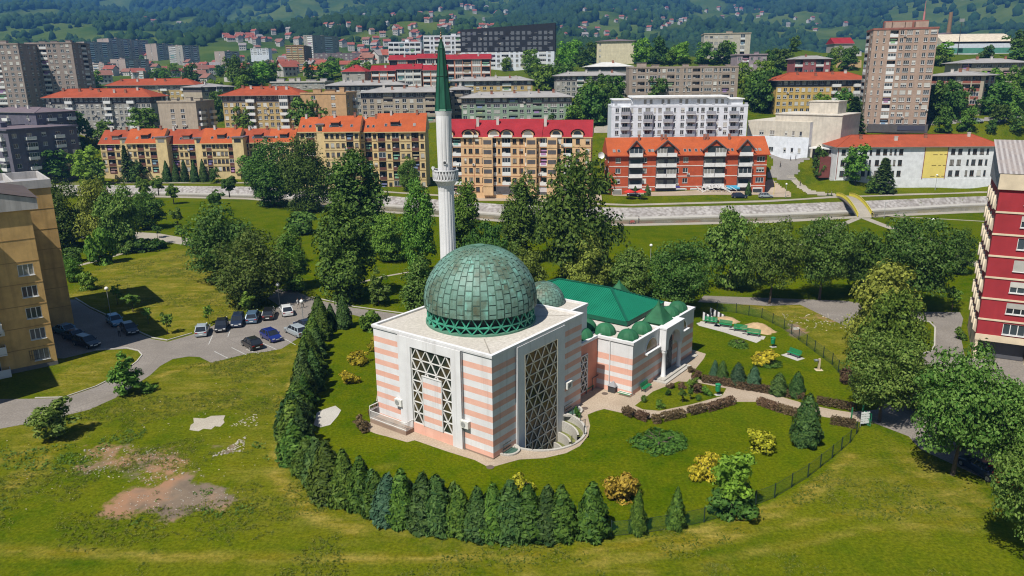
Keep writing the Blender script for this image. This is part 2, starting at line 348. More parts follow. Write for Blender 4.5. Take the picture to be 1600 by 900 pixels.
ys = np.concatenate([np.arange(8, 50, 2.), np.arange(50, 130, .45), np.arange(130, 190, .9), np.arange(190, 262, .6), np.arange(262, 500, 3.), np.geomspace(500, 5600, 110)])
ts = np.concatenate([np.linspace(-1.5, -.8, 20, endpoint=False), np.linspace(-.8, .8, 420), np.linspace(.83, 1.5, 20)])
Yg, Tg = np.meshgrid(ys, ts, indexing='ij'); Xg = Tg*(Yg+6)
Zg = ground_z(Xg.ravel(), Yg.ravel()).reshape(Xg.shape)
nr, nc = Xg.shape
idx = np.arange(nr*nc).reshape(nr, nc)
faces = np.stack([idx[:-1, :-1], idx[:-1, 1:], idx[1:, 1:], idx[1:, :-1]], -1).reshape(-1, 4)
def ground_material():
    m, t, b = base('meadow', 1.0, 0.0)
    at = t.nodes.new('ShaderNodeVertexColor'); at.layer_name = 'cover'
    sx = t.nodes.new('ShaderNodeSeparateColor'); t.links.new(at.outputs[0], sx.inputs[0])
    at2 = t.nodes.new('ShaderNodeVertexColor'); at2.layer_name = 'lawn'
    sl = t.nodes.new('ShaderNodeSeparateColor'); t.links.new(at2.outputs[0], sl.inputs[0])
    v = coords(t)
    n1 = ramp(t, noise(t, .055, 8, v, .66), .38, .62); n2 = ramp(t, noise(t, .32, 8, v, .72), .36, .66); n3 = ramp(t, noise(t, 3.2, 7, v, .78), .34, .66)
    mow = ramp(t, noise(t, 1.0, 3, coords(t, (.22, .8, 1), rot=(0, 0, R(25)))), .40, .64)
    g1 = mixc(t, n1, (.036, .084, .002), (.112, .138, .005))
    g1 = mixc(t, n2, g1, (.132, .142, .007))
    lawn = mixc(t, n1, (.038, .086, .001), (.088, .126, .002)); lawn = mixc(t, n2, lawn, (.114, .130, .003))
    g1 = mixc(t, sl.outputs[0], g1, lawn)
    dryc = mixc(t, mow, (.175, .150, .013), (.30, .24, .055))
    mu = t.nodes.new('ShaderNodeMath'); mu.operation = 'MULTIPLY'; t.links.new(sx.outputs[0], mu.inputs[0]); t.links.new(ramp(t, noise(t, .35, 7, v, .7), .33, .60), mu.inputs[1])
    g1 = mixc(t, mu.outputs[0], g1, dryc)
    dark = mixc(t, n3, (.30, .35, .25), (1.30, 1.25, 1.1)); g1 = mixc(t, .8, g1, dark, 'MULTIPLY')
    soil = mixc(t, n2, (.15, .115, .085), (.24, .18, .125)); soil = mixc(t, ramp(t, noise(t, .16, 3, v), .45, .58), soil, (.30, .17, .10))
    ds = t.nodes.new('ShaderNodeMath'); ds.operation = 'ADD'; t.links.new(sx.outputs[1], ds.inputs[0]); t.links.new(ramp2(t, noise(t, .9, 8, v, .8), -.95, .95), ds.inputs[1])
    g1 = mixc(t, ramp(t, ds.outputs[0], .36, .74), g1, soil)
    mead = mixc(t, ramp(t, noise(t, .012, 6, v), .36, .62), (.045, .085, .012), (.095, .125, .022))
    wood = mixc(t, ramp(t, noise(t, .03, 8, v, .75), .35, .65), (.008, .026, .010), (.030, .060, .016))
    fw_ = mixc(t, sx.outputs[2], mead, wood)
    g1 = mixc(t, sl.outputs[1], g1, fw_)
    q = ramp(t, noise(t, .006, 5, coords(t, (.6, 3.2, 1))), .60, .66)
    mq = t.nodes.new('ShaderNodeMath'); mq.operation = 'MULTIPLY'; t.links.new(q, mq.inputs[0]); t.links.new(sl.outputs[2], mq.inputs[1])
    g1 = mixc(t, mq.outputs[0], g1, (.36, .27, .22))
    t.links.new(g1, b.inputs['Base Color'])
    bp = t.nodes.new('ShaderNodeBump'); bp.inputs['Strength'].default_value = .35; bp.inputs['Distance'].default_value = .12
    t.links.new(n3, bp.inputs['Height']); t.links.new(bp.outputs[0], b.inputs['Normal'])
    return m
gme = npmesh('ground', np.stack([Xg, Yg, Zg], -1).reshape(-1, 3), faces, ground_material(), True)
X_, Y_ = Xg.ravel(), Yg.ravel()
dry, dirt, lawn = masks(X_, Y_)
far = np.clip((Y_-300)/250, 0, 1); px_ = 800+F*X_/(Y_*cp+1)
quarry = np.clip((Y_-2300)/300, 0, 1)*np.clip((px_-1250)/120, 0, 1)
for nm, arr in (('cover', (dry, dirt, forest_mask(X_, Y_))), ('lawn', (lawn, far, quarry))):
    ca = gme.color_attributes.new(nm, 'FLOAT_COLOR', 'POINT')
    ca.data.foreach_set('color', np.stack([*arr, np.ones_like(X_)], -1).astype(np.float32).ravel())
ground = put('ground', gme); tag(ground, 'open grassy ground rising into wooded hills beyond the town', kind='structure')
# --- the air: far hills fade to blue
hz = bpy.data.materials.new('haze'); hz.use_nodes = True; t = hz.node_tree; t.nodes.remove(t.nodes['Principled BSDF'])
pv = t.nodes.new('ShaderNodeVolumePrincipled'); pv.inputs['Density'].default_value = 1.6e-4; pv.inputs['Color'].default_value = (.12, .36, .80, 1); pv.inputs['Anisotropy'].default_value = 0.0
t.links.new(pv.outputs[0], t.nodes['Material Output'].inputs['Volume'])
HB = MB(); HB.box(-8600, 8600, -30, 5700, float(Zg.min())-1, max(60.0, float(Zg.max()))+12)
haze = HB.build('haze', hz); tag(haze, 'thin blue haze hanging over the valley and hills', kind='stuff')
# --- paved surfaces and paths lie on the ground as thin sheets
def gravel(name, c0, c1, scale=1.2, rough=.9, cracks=True):
    if name in MATS: return MATS[name]
    m, t, b = base(name, rough, .2); v = coords(t)
    c = mixc(t, ramp(t, noise(t, .25, 7, v, .65), .32, .66), c0, c1)
    c = mixc(t, ramp(t, noise(t, scale*4, 4, v), .3, .7), shade(c0, .8), c)
    if cracks:
        vo = t.nodes.new('ShaderNodeTexVoronoi'); vo.feature = 'DISTANCE_TO_EDGE'; vo.inputs['Scale'].default_value = .12; t.links.new(v, vo.inputs['Vector'])
        c = mixc(t, ramp(t, vo.outputs[0], .0, .006), shade(c0, .85), c)
    t.links.new(c, b.inputs['Base Color']); MATS[name] = m; return m
ASPH = gravel('worn_asphalt', (.20, .175, .15), (.30, .265, .23)); PATHM = gravel('pale_path', (.33, .29, .23), (.46, .41, .33)); PAVE = gravel('pavement', (.36, .28, .20), (.50, .41, .31), 1.5)
CONC = gravel('concrete', (.42, .39, .34), (.56, .53, .47), 2, cracks=False); DARKASPH = gravel('street', (.22, .20, .18), (.30, .28, .25))
PAINT = plain('road_paint', (.50, .50, .47), var=.3, scale=2)
def sheet(name, pts, z, mat, label, world=False):
    q = pts if world else gp(pts); m = MB(); m.add([(x, y, z) for x, y in q], (tuple(range(len(q))),))
    me = m.mesh(name, mat); o = put(name, me)
    if me.polygons[0].normal.z < 0: me.flip_normals()
    return tag(o, label, kind='structure')
def ribbon(name, pts, width, mat, label, dz=.02, far=False, step=3.0):
    """a path of constant width draped on the ground; pts are world xy"""
    P = [Vector((p[0], p[1], 0)) for p in pts]; q = []
    for a, b in zip(P[:-1], P[1:]):
        n = max(1, int((b-a).length/step)); q += [a.lerp(b, i/n) for i in range(n)]
    q.append(P[-1]); m = MB(); L = []; NX = max(1, int(width/1.6))
    for i, p in enumerate(q):
        d = (q[min(i+1, len(q)-1)]-q[max(i-1, 0)]).normalized(); s = Vector((-d.y, d.x, 0))*width/2
        for u in range(NX+1): c = p+s*(1-2*u/NX); L.append((c.x, c.y, 0))
    zz = ground_z([l[0] for l in L], [l[1] for l in L])
    L = [(l[0], l[1], float(z_)+dz) for l, z_ in zip(L, zz)]
    m.add(L, [(i*(NX+1)+u+1, (i+1)*(NX+1)+u+1, (i+1)*(NX+1)+u, i*(NX+1)+u) for i in range(len(q)-1) for u in range(NX)])
    o = m.build(name, mat); return tag(o, label, kind='structure')
def drape(name, pts, mat, label, far=222, step=3.0, dz=.10):
    """a paved area following the sloping ground, outlined where the photo shows it"""
    q = np.array(pts, float); lo, hi = q.min(0), q.max(0); nx, ny = int((hi[0]-lo[0])/step)+1, int((hi[1]-lo[1])/step)+1; m = MB(); ids = {}
    for i in range(nx):
        for j in range(ny):
            x, y = lo[0]+(i+.5)*step, lo[1]+(j+.5)*step
            if not inpoly(np.array([x]), np.array([y]), [tuple(c_) for c_ in q])[0]: continue
            f = []
            for a, b in ((i, j+1), (i+1, j+1), (i+1, j), (i, j)):
                if (a, b) not in ids: p = hit(lo[0]+a*step, lo[1]+b*step, far); ids[a, b] = len(m.v); m.v.append((p.x, p.y, p.z+dz))
                f.append(ids[a, b])
            m.f.append(tuple(f)); m.m.append(0)
    return tag(m.build(name, mat), label, kind='structure')
def kerb(name, pts, label, hgt=.12, wd=.18, mat=None):
    m = MB(); q = [Vector((*p, hgt/2)) for p in gp(pts)]
    for a, b in zip(q[:-1], q[1:]): m.bar(a, b, wd, hgt)
    return tag(m.build(name, mat or CONC), label, kind='structure')
lot = [(-120, 700), (-120, 625), (60, 623), (100, 622), (150, 605), (188, 586), (214, 566), (222, 556), (216, 549), (198, 545), (150, 548), (100, 560), (70, 560), (70, 468), (118, 468), (140, 482), (172, 497), (205, 515), (238, 530), (262, 534), (300, 523), (335, 508), (380, 496), (420, 488), (437, 478),
       (418, 466), (432, 452), (455, 452), (490, 467), (552, 481), (640, 493), (640, 506), (590, 502), (552, 492), (515, 492), (498, 515), (480, 516), (468, 527), (440, 545), (415, 550), (390, 552), (350, 562), (330, 567), (312, 558), (295, 557), (270, 561), (250, 572), (235, 586), (205, 606), (180, 622), (140, 640), (70, 657), (0, 670), (-60, 690)]
sheet('car_park', lot, .010, ASPH, 'worn grey asphalt car park and lane beside the yellow block')
for i, (a, b) in enumerate((((332, 524), (326, 538)), ((359, 518), (356, 526)), ((335, 549), (357, 560)), ((362, 543), (386, 555)), ((385, 546), (404, 552)), ((408, 535), (432, 546)), ((446, 530), (462, 539)))):
    p, q = G(*a, .016), G(*b, .016); d = (q-p).normalized(); s = Vector((-d.y, d.x, 0))*.045; m = MB(); m.quad(p-s, q-s, q+s, p+s)
    o = m.build('bay_line', PAINT); tag(o, 'white painted bay line on the car park', kind='structure')
kerb('kerb', [(118, 466), (140, 480), (172, 495), (205, 513), (238, 528), (262, 532), (300, 521)], 'pale kerb along the meadow side of the car park')
kerb('kerb', [(55, 622), (100, 621), (150, 604), (188, 585), (214, 565), (222, 555), (216, 548), (198, 544), (150, 547)], 'kerb round the grass by the yellow block', .1, .15)
kerb('kerb', [(487, 464), (552, 479), (640, 491)], 'kerb along the path behind the garden', .1, .15)
court = [(583, 658), (563, 668), (588, 678), (604, 682), (636, 691), (648, 688), (700, 706), (742, 719), (765, 731), (790, 724), (812, 718), (850, 716), (885, 708), (906, 697), (919, 681), (922, 665), (918, 648), (930, 643), (944, 639), (975, 646), (1010, 654), (1040, 652), (1100, 641), (1145, 628), (1190, 628), (1230, 639), (1290, 652), (1330, 657), (1345, 660), (1365, 663), (1335, 645), (1300, 640), (1255, 630), (1200, 614), (1150, 601), (1095, 594), (1080, 585), (1100, 560), (1103, 553), (1078, 545), (905, 560), (700, 560), (590, 610)]
sheet('pavement', court, .010, PAVE, 'sand coloured paving round the mosque and garden path')
sheet('bed', [(992, 634), (1020, 612), (1060, 596), (1090, 598), (1135, 607), (1128, 619), (1080, 632), (1030, 642), (1005, 640)], .018, MATS['meadow'] if 'meadow' in MATS else gme.materials[0], 'triangular grass bed with small shrubs inside the paving')
sheet('path', [(1326, 644), (1350, 655), (1420, 682), (1438, 702), (1520, 740), (1600, 775), (1700, 800), (1700, 700), (1600, 690), (1560, 640), (1700, 600), (1700, 560), (1508, 560), (1500, 520), (1505, 498), (1500, 488), (1430, 487), (1320, 470), (1100, 462), (1090, 472), (1200, 478), (1250, 476), (1300, 500), (1345, 520), (1430, 500), (1458, 503), (1462, 530), (1458, 548), (1430, 556), (1400, 600), (1370, 640)], .012, ASPH, 'asphalt lane between the park trees and the red block')
kerb('kerb', [(1430, 501), (1452, 503), (1461, 512), (1460, 540), (1455, 550), (1432, 554)], 'pale kerb bending round a grass corner by the lane', .12, .2)
kerb('kerb', [(1566, 596), (1570, 604), (1600, 602), (1640, 598)], 'pale kerb of the small bed by the red block', .12, .2)
sheet('path', [(-60, 352), (130, 358), (205, 362), (250, 365), (290, 372), (345, 384), (345, 398), (300, 385), (258, 378), (220, 373), (120, 372), (-60, 368)], .012, PATHM, 'pale tarmac path crossing the park on the left')
ribbon('path', gp([(258, 379), (205, 392), (150, 408), (118, 416)]), 1.3, PATHM, 'narrow trodden path leading away from the shrubs', .015)
ribbon('path', gp([(700, 432), (640, 425), (600, 432), (560, 442)]), .8, PATHM, 'faint trodden line across the park lawn', .013)
# ------------------------------------------------------------------ river
XS = np.arange(-230, 271, 4.0)
def strip(name, za, ya, zb, yb, mat, label, sub=1):
    m = MB(); L = []
    for x in XS:
        for k in range(sub+1):
            f = k/sub; L.append((x, float(ya(x)*(1-f)+yb(x)*f), za*(1-f)+zb*f))
    n = sub+1
    m.add(L, [(i*n+k, (i+1)*n+k, (i+1)*n+k+1, i*n+k+1) for i in range(len(XS)-1) for k in range(sub)])
    return tag(m.build(name, mat), label, kind='structure')
STONE, t, b = base('river_stone', .9, .2); v = coords(t)
vo = nd(t, 'ShaderNodeTexVoronoi'); vo.inputs['Scale'].default_value = 1.1; t.links.new(v, vo.inputs['Vector'])
c = mixc(t, ramp(t, noise(t, .22, 7, coords(t, (1, .5, 1)), .7), .35, .66), (.27, .245, .225), (.44, .41, .38)); c = mixc(t, ramp(t, vo.outputs['Distance'], .35, .8), c, (.22, .195, .175))
c = mixc(t, ramp(t, noise(t, .5, 6, coords(t, (1, 1, 1)), .7), .60, .72), c, (.10, .11, .04)); t.links.new(c, b.inputs['Base Color'])
WATER, t, b = base('shallow_water', .12, .5)
c = mixc(t, ramp(t, noise(t, .3, 5, coords(t, (.4, 1.5, 1))), .4, .62), (.05, .045, .016), (.13, .11, .045)); t.links.new(c, b.inputs['Base Color'])
bp = nd(t, 'ShaderNodeBump', i_Strength=.25, i_Distance=.1); t.links.new(noise(t, 2.5, 4, coords(t)), bp.inputs['Height']); t.links.new(bp.outputs[0], b.inputs['Normal'])
yN = lambda x: ev(NEARP, x); yB = lambda x: ev(SBOT, x); yT = lambda x: ev(STOP, x); yF = lambda x: ev(FARP, x)
strip('river', -1.75, lambda x: yN(x)+.9, -1.75, lambda x: yB(x)-1.0, WATER, 'narrow shallow brown river between its banks')
strip('concrete_ledge', -1.38, lambda x: yB(x)-2.6, -1.38, lambda x: yB(x)+.2, CONC, 'pale concrete ledge along the foot of the river bank')
strip('ledge_face', -2.0, lambda x: yB(x)-2.62, -1.38, lambda x: yB(x)-2.6, CONC, 'upright edge of the ledge over the water')
strip('stone_bank', -1.45, lambda x: yB(x)+.2, .36, lambda x: yT(x), STONE, 'stone paved far bank of the river', 6)
strip('river_path', .02, lambda x: yN(x)-2.0, .02, lambda x: yN(x)+.9, PATHM, 'pale path along the near bank of the river')
strip('river_wall', .02, lambda x: yN(x)+.9, -2.1, lambda x: yN(x)+.95, CONC, 'low concrete wall of the near bank')
strip('riverside_road', .335, lambda x: yF(x)-.8, .335, lambda x: yF(x)+2.2, PATHM, 'pale road along the far bank')
# forecourts and lanes in the town
ribbon('pavement', [tuple(DZ(a, b, c)[:2]) for a, b, c in ((955, 312, 227.5), (1060, 311, 228), (1190, 308, 229.5), (1225, 304, 231))], 7.5, PAVE, 'paved forecourt in front of the brick red block', .07)
ribbon('pavement', [tuple(DZ(a, b, c)[:2]) for a, b, c in ((700, 305, 226), (800, 306, 224), (940, 312, 222))], 5, PAVE, 'paved strip in front of the apricot block', .07)
drape('street', [(1172, 205), (1192, 203), (1200, 222), (1222, 236), (1262, 238), (1292, 236), (1290, 243), (1262, 250), (1246, 257), (1249, 268), (1240, 275), (1246, 281), (1222, 281), (1196, 276), (1206, 262), (1208, 250), (1190, 232)], DARKASPH, 'grey street climbing past the pale hall', 228)
drape('path', [(1229, 275), (1240, 274), (1254, 288), (1268, 298), (1312, 304), (1310, 309), (1262, 303), (1246, 293)], PATHM, 'pale path from the footbridge up to the street', 222, 2.0)
drape('yard', [(1196, 283), (1206, 281), (1236, 302), (1236, 308), (1196, 309)], PAVE, 'paved yard beside the brick red block', 222, 2.5)
ribbon('path', gp([(1352, 341), (1380, 352), (1420, 366), (1460, 378), (1500, 402), (1540, 420)]), 2.2, PATHM, 'pale path running right from the footbridge', .02)
ribbon('path', gp([(1340, 341), (1318, 350), (1300, 360), (1240, 385)]), 1.8, PATHM, 'pale path running left from the footbridge', .02)
ribbon('path', gp([(1360, 337), (1450, 341), (1540, 346)]), .9, PATHM, 'faint worn line across the grass by the footbridge', .02)
drape('street', [(1420, 193), (1480, 189), (1640, 178), (1640, 182), (1480, 194), (1420, 198)], DARKASPH, 'street behind the tall brown tower', 262, 2.0)
drape('yard', [(924, 200), (952, 196), (952, 208), (944, 208), (926, 207)], PATHM, 'pale yard beside the white block', 240, 2.0)
drape('slope', [(1296, 78), (1345, 78), (1346, 88), (1300, 90)], gravel('gravel_heap', (.34, .31, .27), (.46, .43, .38)), 'pale gravel ground on the ridge left of the tower', 300, 2.0)
drape('slope', [(1310, 94), (1345, 92), (1346, 106), (1306, 106)], gravel('bare_earth', (.30, .20, .09), (.40, .28, .14)), 'bare earth slope left of the tower', 300, 2.0)
# arched footbridge with yellow railings
YEL = plain('yellow_paint', (.62, .52, .06), .5, .4); DARKST = plain('dark_steel', (.05, .05, .05), .5, .5)
p0, p1 = G(1352, 340), DZ(1316, 309, float(yF(DZ(1316, 309, 235).x))+.5)
p1 = Vector((p1.x, p1.y, .35)); d = (p1-p0); Lb = d.length; br = empty('footbridge', p0, math.atan2(d.y, d.x), 'small arched footbridge with yellow railings over the river', 'footbridge')
m = MB(); rail = MB(); n = 14; hb = 2.3
za = lambda f: hb*4*f*(1-f)*.62+.04+.3*f
for i in range(n):
    f0, f1 = i/n, (i+1)/n; x0, x1 = f0*Lb, f1*Lb
    m.quad((x0, -1.8, za(f0)), (x1, -1.8, za(f1)), (x1, 1.8, za(f1)), (x0, 1.8, za(f0)))
    for y in (-1.8, 1.8):
        m.quad((x0, y, za(f0)-.5), (x1, y, za(f1)-.5), (x1, y, za(f1)), (x0, y, za(f0)))
m.build('deck', PATHM, br)
for y in (-1.78, 1.78):
    q = MB()
    for i in range(n):
        f0, f1 = i/n, (i+1)/n; a, b = (f0*Lb, y, za(f0)), (f1*Lb, y, za(f1))
        q.bar((a[0], y, a[2]+1.05), (b[0], y, b[2]+1.05), .12); q.bar((a[0], y, a[2]+.1), (b[0], y, b[2]+.1), .09)
        for k in range(6): g = (f0+(f1-f0)*k/6); q.bar((g*Lb, y, za(g)+.05), (g*Lb, y, za(g)+1.05), .06)
    q.build('railing', YEL, br)
for y in (-1.5, 1.5):
    q = MB()
    for i in range(n):
        f0, f1 = i/n, (i+1)/n; q.bar((f0*Lb, y, za(f0)*.9-.6), (f1*Lb, y, za(f1)*.9-.6), .25, .4)
    q.build('arch_beam', DARKST, br)
# ------------------------------------------------------------------ building kit
GLASS = glassmat('window_glass', (.035, .045, .055)); WFR = plain('window_white', (.72, .71, .68), .5, .4, var=.08); BROWNF = plain('window_brown', (.10, .05, .03), .5, .4)
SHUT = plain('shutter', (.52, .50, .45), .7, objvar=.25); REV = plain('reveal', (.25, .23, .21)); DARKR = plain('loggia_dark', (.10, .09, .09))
WINC = {}
def window_mesh(w, h, kind, fr):
    k = (round(w, 2), round(h, 2), kind, fr)
    if k in WINC: return WINC[k]
    m = MB(); fw = .075
    for x0, x1, z0, z1 in ((-w/2, -w/2+fw, 0, h), (w/2-fw, w/2, 0, h), (-w/2+fw, w/2-fw, 0, fw), (-w/2+fw, w/2-fw, h-fw, h)): m.box(x0, x1, -.03, .05, z0, z1, 0)
    nm = 1 if w < 1.7 else (2 if w < 2.6 else 3)
    if w < .9: nm = 0
    for i in range(nm):
        x = -w/2+w*(i+1)/(nm+1); m.box(x-.045, x+.045, -.025, .05, fw, h-fw, 0)
    m.quad((-w/2+.02, .02, .02), (w/2-.02, .02, .02), (w/2-.02, .02, h-.02), (-w/2+.02, .02, h-.02), 1)
    m.box(-w/2-.06, w/2+.06, -.24, .02, -.06, .0, 0)
    if kind:
        zb = h*(1-kind); m.box(-w/2+.03, w/2-.03, -.07, -.032, zb, h-.02, 2)
    WINC[k] = m.mesh('window', [fr, GLASS, SHUT]); return WINC[k]
UNIT = {'.': 1.0, 'w': 2.3, 'W': 3.0, 'n': 1.5, 'L': 3.5, 'B': 3.6, 'G': 3.6, 'T': 3.2, ',': .5}
def P2(p, ang, du, depth_=0.0): return (p[0]+math.cos(ang)*du+math.sin(ang)*depth_, p[1]+math.sin(ang)*du-math.cos(ang)*depth_, p[2]+.2)
LAUN, t, b = base('laundry', .9, .1); oi = nd(t, 'ShaderNodeObjectInfo'); hv = nd(t, 'ShaderNodeCombineColor', mode='HSV'); t.links.new(oi.outputs['Random'], hv.inputs[0]); hv.inputs[1].default_value = .45; hv.inputs[2].default_value = .45; t.links.new(hv.outputs[0], b.inputs['Base Color'])
class Fac:
    """collects wall faces, then window and balcony parts, for one building"""
    def __init__(s, root, mats, fr=None, wcap=95):
        s.root = root; s.mb = MB(); s.mats = mats; s.fr = fr or WFR; s.nw = 0; s.rest = MB(); s.cap = wcap; s.rr = random.Random(hash(root.name) & 0xffff if False else sum(map(ord, root.name+root.get('label', ''))))
        s.open_p = .35; s.nb = 0; s.balc = None
    def face(s, O, ang, L, Hh, floors, pattern, z0=0.0, rows=None, wall=0, bands=None, wh=1.4, sillh=.9, par=None, glazed=.25, parm=None, depth=.16):
        """O: lower left corner of the wall as seen from outside, ang: direction of the wall's run"""
        ca, sa = math.cos(ang), math.sin(ang)
        P = lambda u, v, d: (O[0]+ca*u-sa*d, O[1]+sa*u+ca*d, O[2]+v)
        fh = Hh/floors; us, vs_, op = {0.0, L}, {0.0, Hh}, []
        tot = sum(UNIT[c] for c in pattern) if pattern else 1
        k = L/tot; u = 0
        for ch in pattern or '':
            cw = UNIT[ch]*k; uc = u+cw/2; u += cw
            if ch in '.,': continue
            for r in range(floors):
                if rows is not None and r not in rows: continue
                zb = r*fh
                if ch in 'wWn':
                    w_ = {'w': 1.35, 'W': 2.15, 'n': .75}[ch]*min(1.15, max(.8, k)); h_ = min(wh, fh-.9); v0 = zb+min(sillh, fh-h_-.3)
                    op.append((uc-w_/2, uc+w_/2, v0, v0+h_, depth, ch))
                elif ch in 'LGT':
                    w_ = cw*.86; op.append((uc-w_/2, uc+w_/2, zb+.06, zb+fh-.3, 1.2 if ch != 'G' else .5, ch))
                elif ch == 'B':
                    w_ = 1.7; op.append((uc-w_/2, uc+w_/2, zb+.08, zb+2.2, .16, ch))
        for o in op: us |= {o[0], o[1]}; vs_ |= {o[2], o[3]}
        for b_ in bands or []: vs_ |= {max(0, min(Hh, b_[0])), max(0, min(Hh, b_[1]))}
        us, vs_ = sorted(us), sorted(vs_)
        def near(a): return [x for i, x in enumerate(a) if i == 0 or x-a[i-1] > 1e-4]
        us, vs_ = near(us), near(vs_); ops = sorted(op)
        for i in range(len(us)-1):
            um = (us[i]+us[i+1])/2; col = [o for o in ops if o[0] < um < o[1]]
            j = 0
            while j < len(vs_)-1:
                vm = (vs_[j]+vs_[j+1])/2
                if any(o[2] < vm < o[3] for o in col): j += 1; continue
                mi = wall
                for b_ in bands or []:
                    if b_[0] <= vm <= b_[1]: mi = b_[2]
                j2 = j+1; s.mb.quad(P(us[i], vs_[j], 0), P(us[i+1], vs_[j], 0), P(us[i+1], vs_[j2], 0), P(us[i], vs_[j2], 0), mi); j = j2
        for (u0, u1, v0, v1, dp, ch) in op:
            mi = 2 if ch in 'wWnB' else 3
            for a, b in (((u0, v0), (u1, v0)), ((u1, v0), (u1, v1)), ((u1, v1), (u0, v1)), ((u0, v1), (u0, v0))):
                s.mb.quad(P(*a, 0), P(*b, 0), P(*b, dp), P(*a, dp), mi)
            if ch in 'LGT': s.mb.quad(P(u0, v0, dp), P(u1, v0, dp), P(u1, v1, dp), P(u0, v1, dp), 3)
            uc = (u0+u1)/2
            if ch in 'wWnB': s.window(P(uc, v0, dp-.06), ang, u1-u0, v1-v0, ch)
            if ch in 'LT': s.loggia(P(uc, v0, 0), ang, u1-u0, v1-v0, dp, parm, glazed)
            if ch == 'G': s.glaz(P(uc, v0, 0), ang, u1-u0, v1-v0)
            if ch == 'B': s.balcony(P(uc, v0-.08, 0), ang, min(k*UNIT['B']*.9, 3.4), parm, glazed)
    def window(s, p, ang, w_, h_, ch='w'):
        x = s.rr.random(); kind = 0 if x > s.open_p else (1.0 if x < s.open_p*.45 else .5)
        if ch == 'B': kind = 0
        me = window_mesh(w_, h_, kind, s.fr)
        if s.nw < s.cap:
            put('window', me, s.root, p, ang); s.nw += 1
            if s.rr.random() < .06: s.part(('ac',), lambda: MB().box(-.42, .42, -.36, -.05, -.9, -.3, 0).box(-.28, .1, -.375, -.36, -.82, -.4, 1), [PLAST, DARKR], 'air_conditioner', P2(p, ang, .9, depth_=.1), ang)
        else:
            ca, sa = math.cos(ang), math.sin(ang); n = len(s.rest.v)
            s.rest.v += [(p[0]+ca*v.co.x-sa*v.co.y, p[1]+sa*v.co.x+ca*v.co.y, p[2]+v.co.z) for v in me.vertices]
            s.rest.f += [tuple(i+n for i in f.vertices) for f in me.polygons]; s.rest.m += [f.material_index for f in me.polygons]
    def part(s, key, make, mats, name, p, ang):
        if key not in WINC: WINC[key] = make().mesh(name, mats)
        put(name, WINC[key], s.root, p, ang); s.nb += 1
    def loggia(s, p, ang, w_, h_, dp, parm, glazed):
        g = s.rr.random() < glazed; pm = parm or WFR; v = s.rr.randrange(3)
        def make():
            m = MB(); m.box(-w_/2+.01, w_/2-.01, -.05, .04, .0, 1.0, 0)
            m.box(-w_*.3, w_*.22, dp-.06, dp-.02, .05, 2.15, 1); m.box(-w_*.3-.07, -w_*.3, dp-.08, dp-.02, .05, 2.2, 2); m.box(w_*.22, w_*.22+.07, dp-.08, dp-.02, .05, 2.2, 2)
            if g:
                m.quad((-w_/2+.02, .06, 1.0), (w_/2-.02, .06, 1.0), (w_/2-.02, .06, h_-.02), (-w_/2+.02, .06, h_-.02), 1)
                n = max(2, int(w_/.8))
                for i in range(n+1): x = -w_/2+.05+(w_-.1)*i/n; m.box(x-.04, x+.04, .0, .09, 1.0, h_-.02, 2)
                m.box(-w_/2+.02, w_/2-.02, .0, .09, 1.0, 1.08, 2); m.box(-w_/2+.02, w_/2-.02, .0, .09, h_-.1, h_-.02, 2)
            elif v == 0: m.box(-w_*.48, -w_*.1, .3, .9, .05, 1.25, 3)
            elif v == 1: m.box(-w_*.35, w_*.2, -.10, -.06, .45, 1.08, 4); m.box(-w_*.42, w_*.42, .3, .32, 1.5, 1.9, 4)
            return m
        s.part(('log', round(w_, 2), round(h_, 2), round(dp, 2), pm.name, g, v), make, [pm, GLASS, WFR, SHUT, LAUN], 'balcony', p, ang)
    def glaz(s, p, ang, w_, h_):
        def make():
            m = MB(); m.box(-w_/2+.01, w_/2-.01, .0, .1, 0, .9, 0)
            m.quad((-w_/2+.02, .08, .9), (w_/2-.02, .08, .9), (w_/2-.02, .08, h_-.02), (-w_/2+.02, .08, h_-.02), 1)
            for i in range(5): x = -w_/2+.05+(w_-.1)*i/4; m.box(x-.04, x+.04, .02, .11, .9, h_-.02, 0)
            m.box(-w_/2, w_/2, .02, .11, .88, .98, 0); m.box(-w_/2, w_/2, .02, .11, h_-.12, h_-.02, 0); return m
        s.part(('gl', round(w_, 2), round(h_, 2)), make, [WFR, GLASS], 'glazed_loggia', p, ang)
    def balcony(s, p, ang, w_, parm, glazed):
        g = s.rr.random() < glazed; pm = parm or WFR; v = s.rr.randrange(3)
        def make():
            m = MB(); D_ = 1.25; m.box(-w_/2, w_/2, -D_, -.01, -.08, .08, 2)
            m.box(-w_/2, w_/2, -D_, -D_+.06, .12, 1.05, 0); m.box(-w_/2, -w_/2+.06, -D_+.06, -.01, .12, 1.05, 0); m.box(w_/2-.06, w_/2, -D_+.06, -.01, .12, 1.05, 0)
            if g:
                m.quad((-w_/2+.04, -D_+.03, 1.05), (w_/2-.04, -D_+.03, 1.05), (w_/2-.04, -D_+.03, 2.4), (-w_/2+.04, -D_+.03, 2.4), 1)
                for i in range(5): x = -w_/2+.04+(w_-.08)*i/4; m.box(x-.035, x+.035, -D_, -D_+.07, 1.05, 2.4, 2)
                m.box(-w_/2, w_/2, -D_, -.01, 2.4, 2.48, 2)
            elif v == 0: m.box(-w_*.3, w_*.1, -.5, -.1, .1, 1.3, 3)
            return m
        s.part(('bal', round(w_, 2), pm.name, g, v), make, [pm, GLASS, WFR, SHUT], 'balcony', p, ang)
    def done(s, name='wall'):
        s.mb.build(name, s.mats, s.root)
        if s.rest.v:
            o = s.rest.build('window', [s.fr, GLASS, SHUT], s.root); o['kind'] = 'stuff'
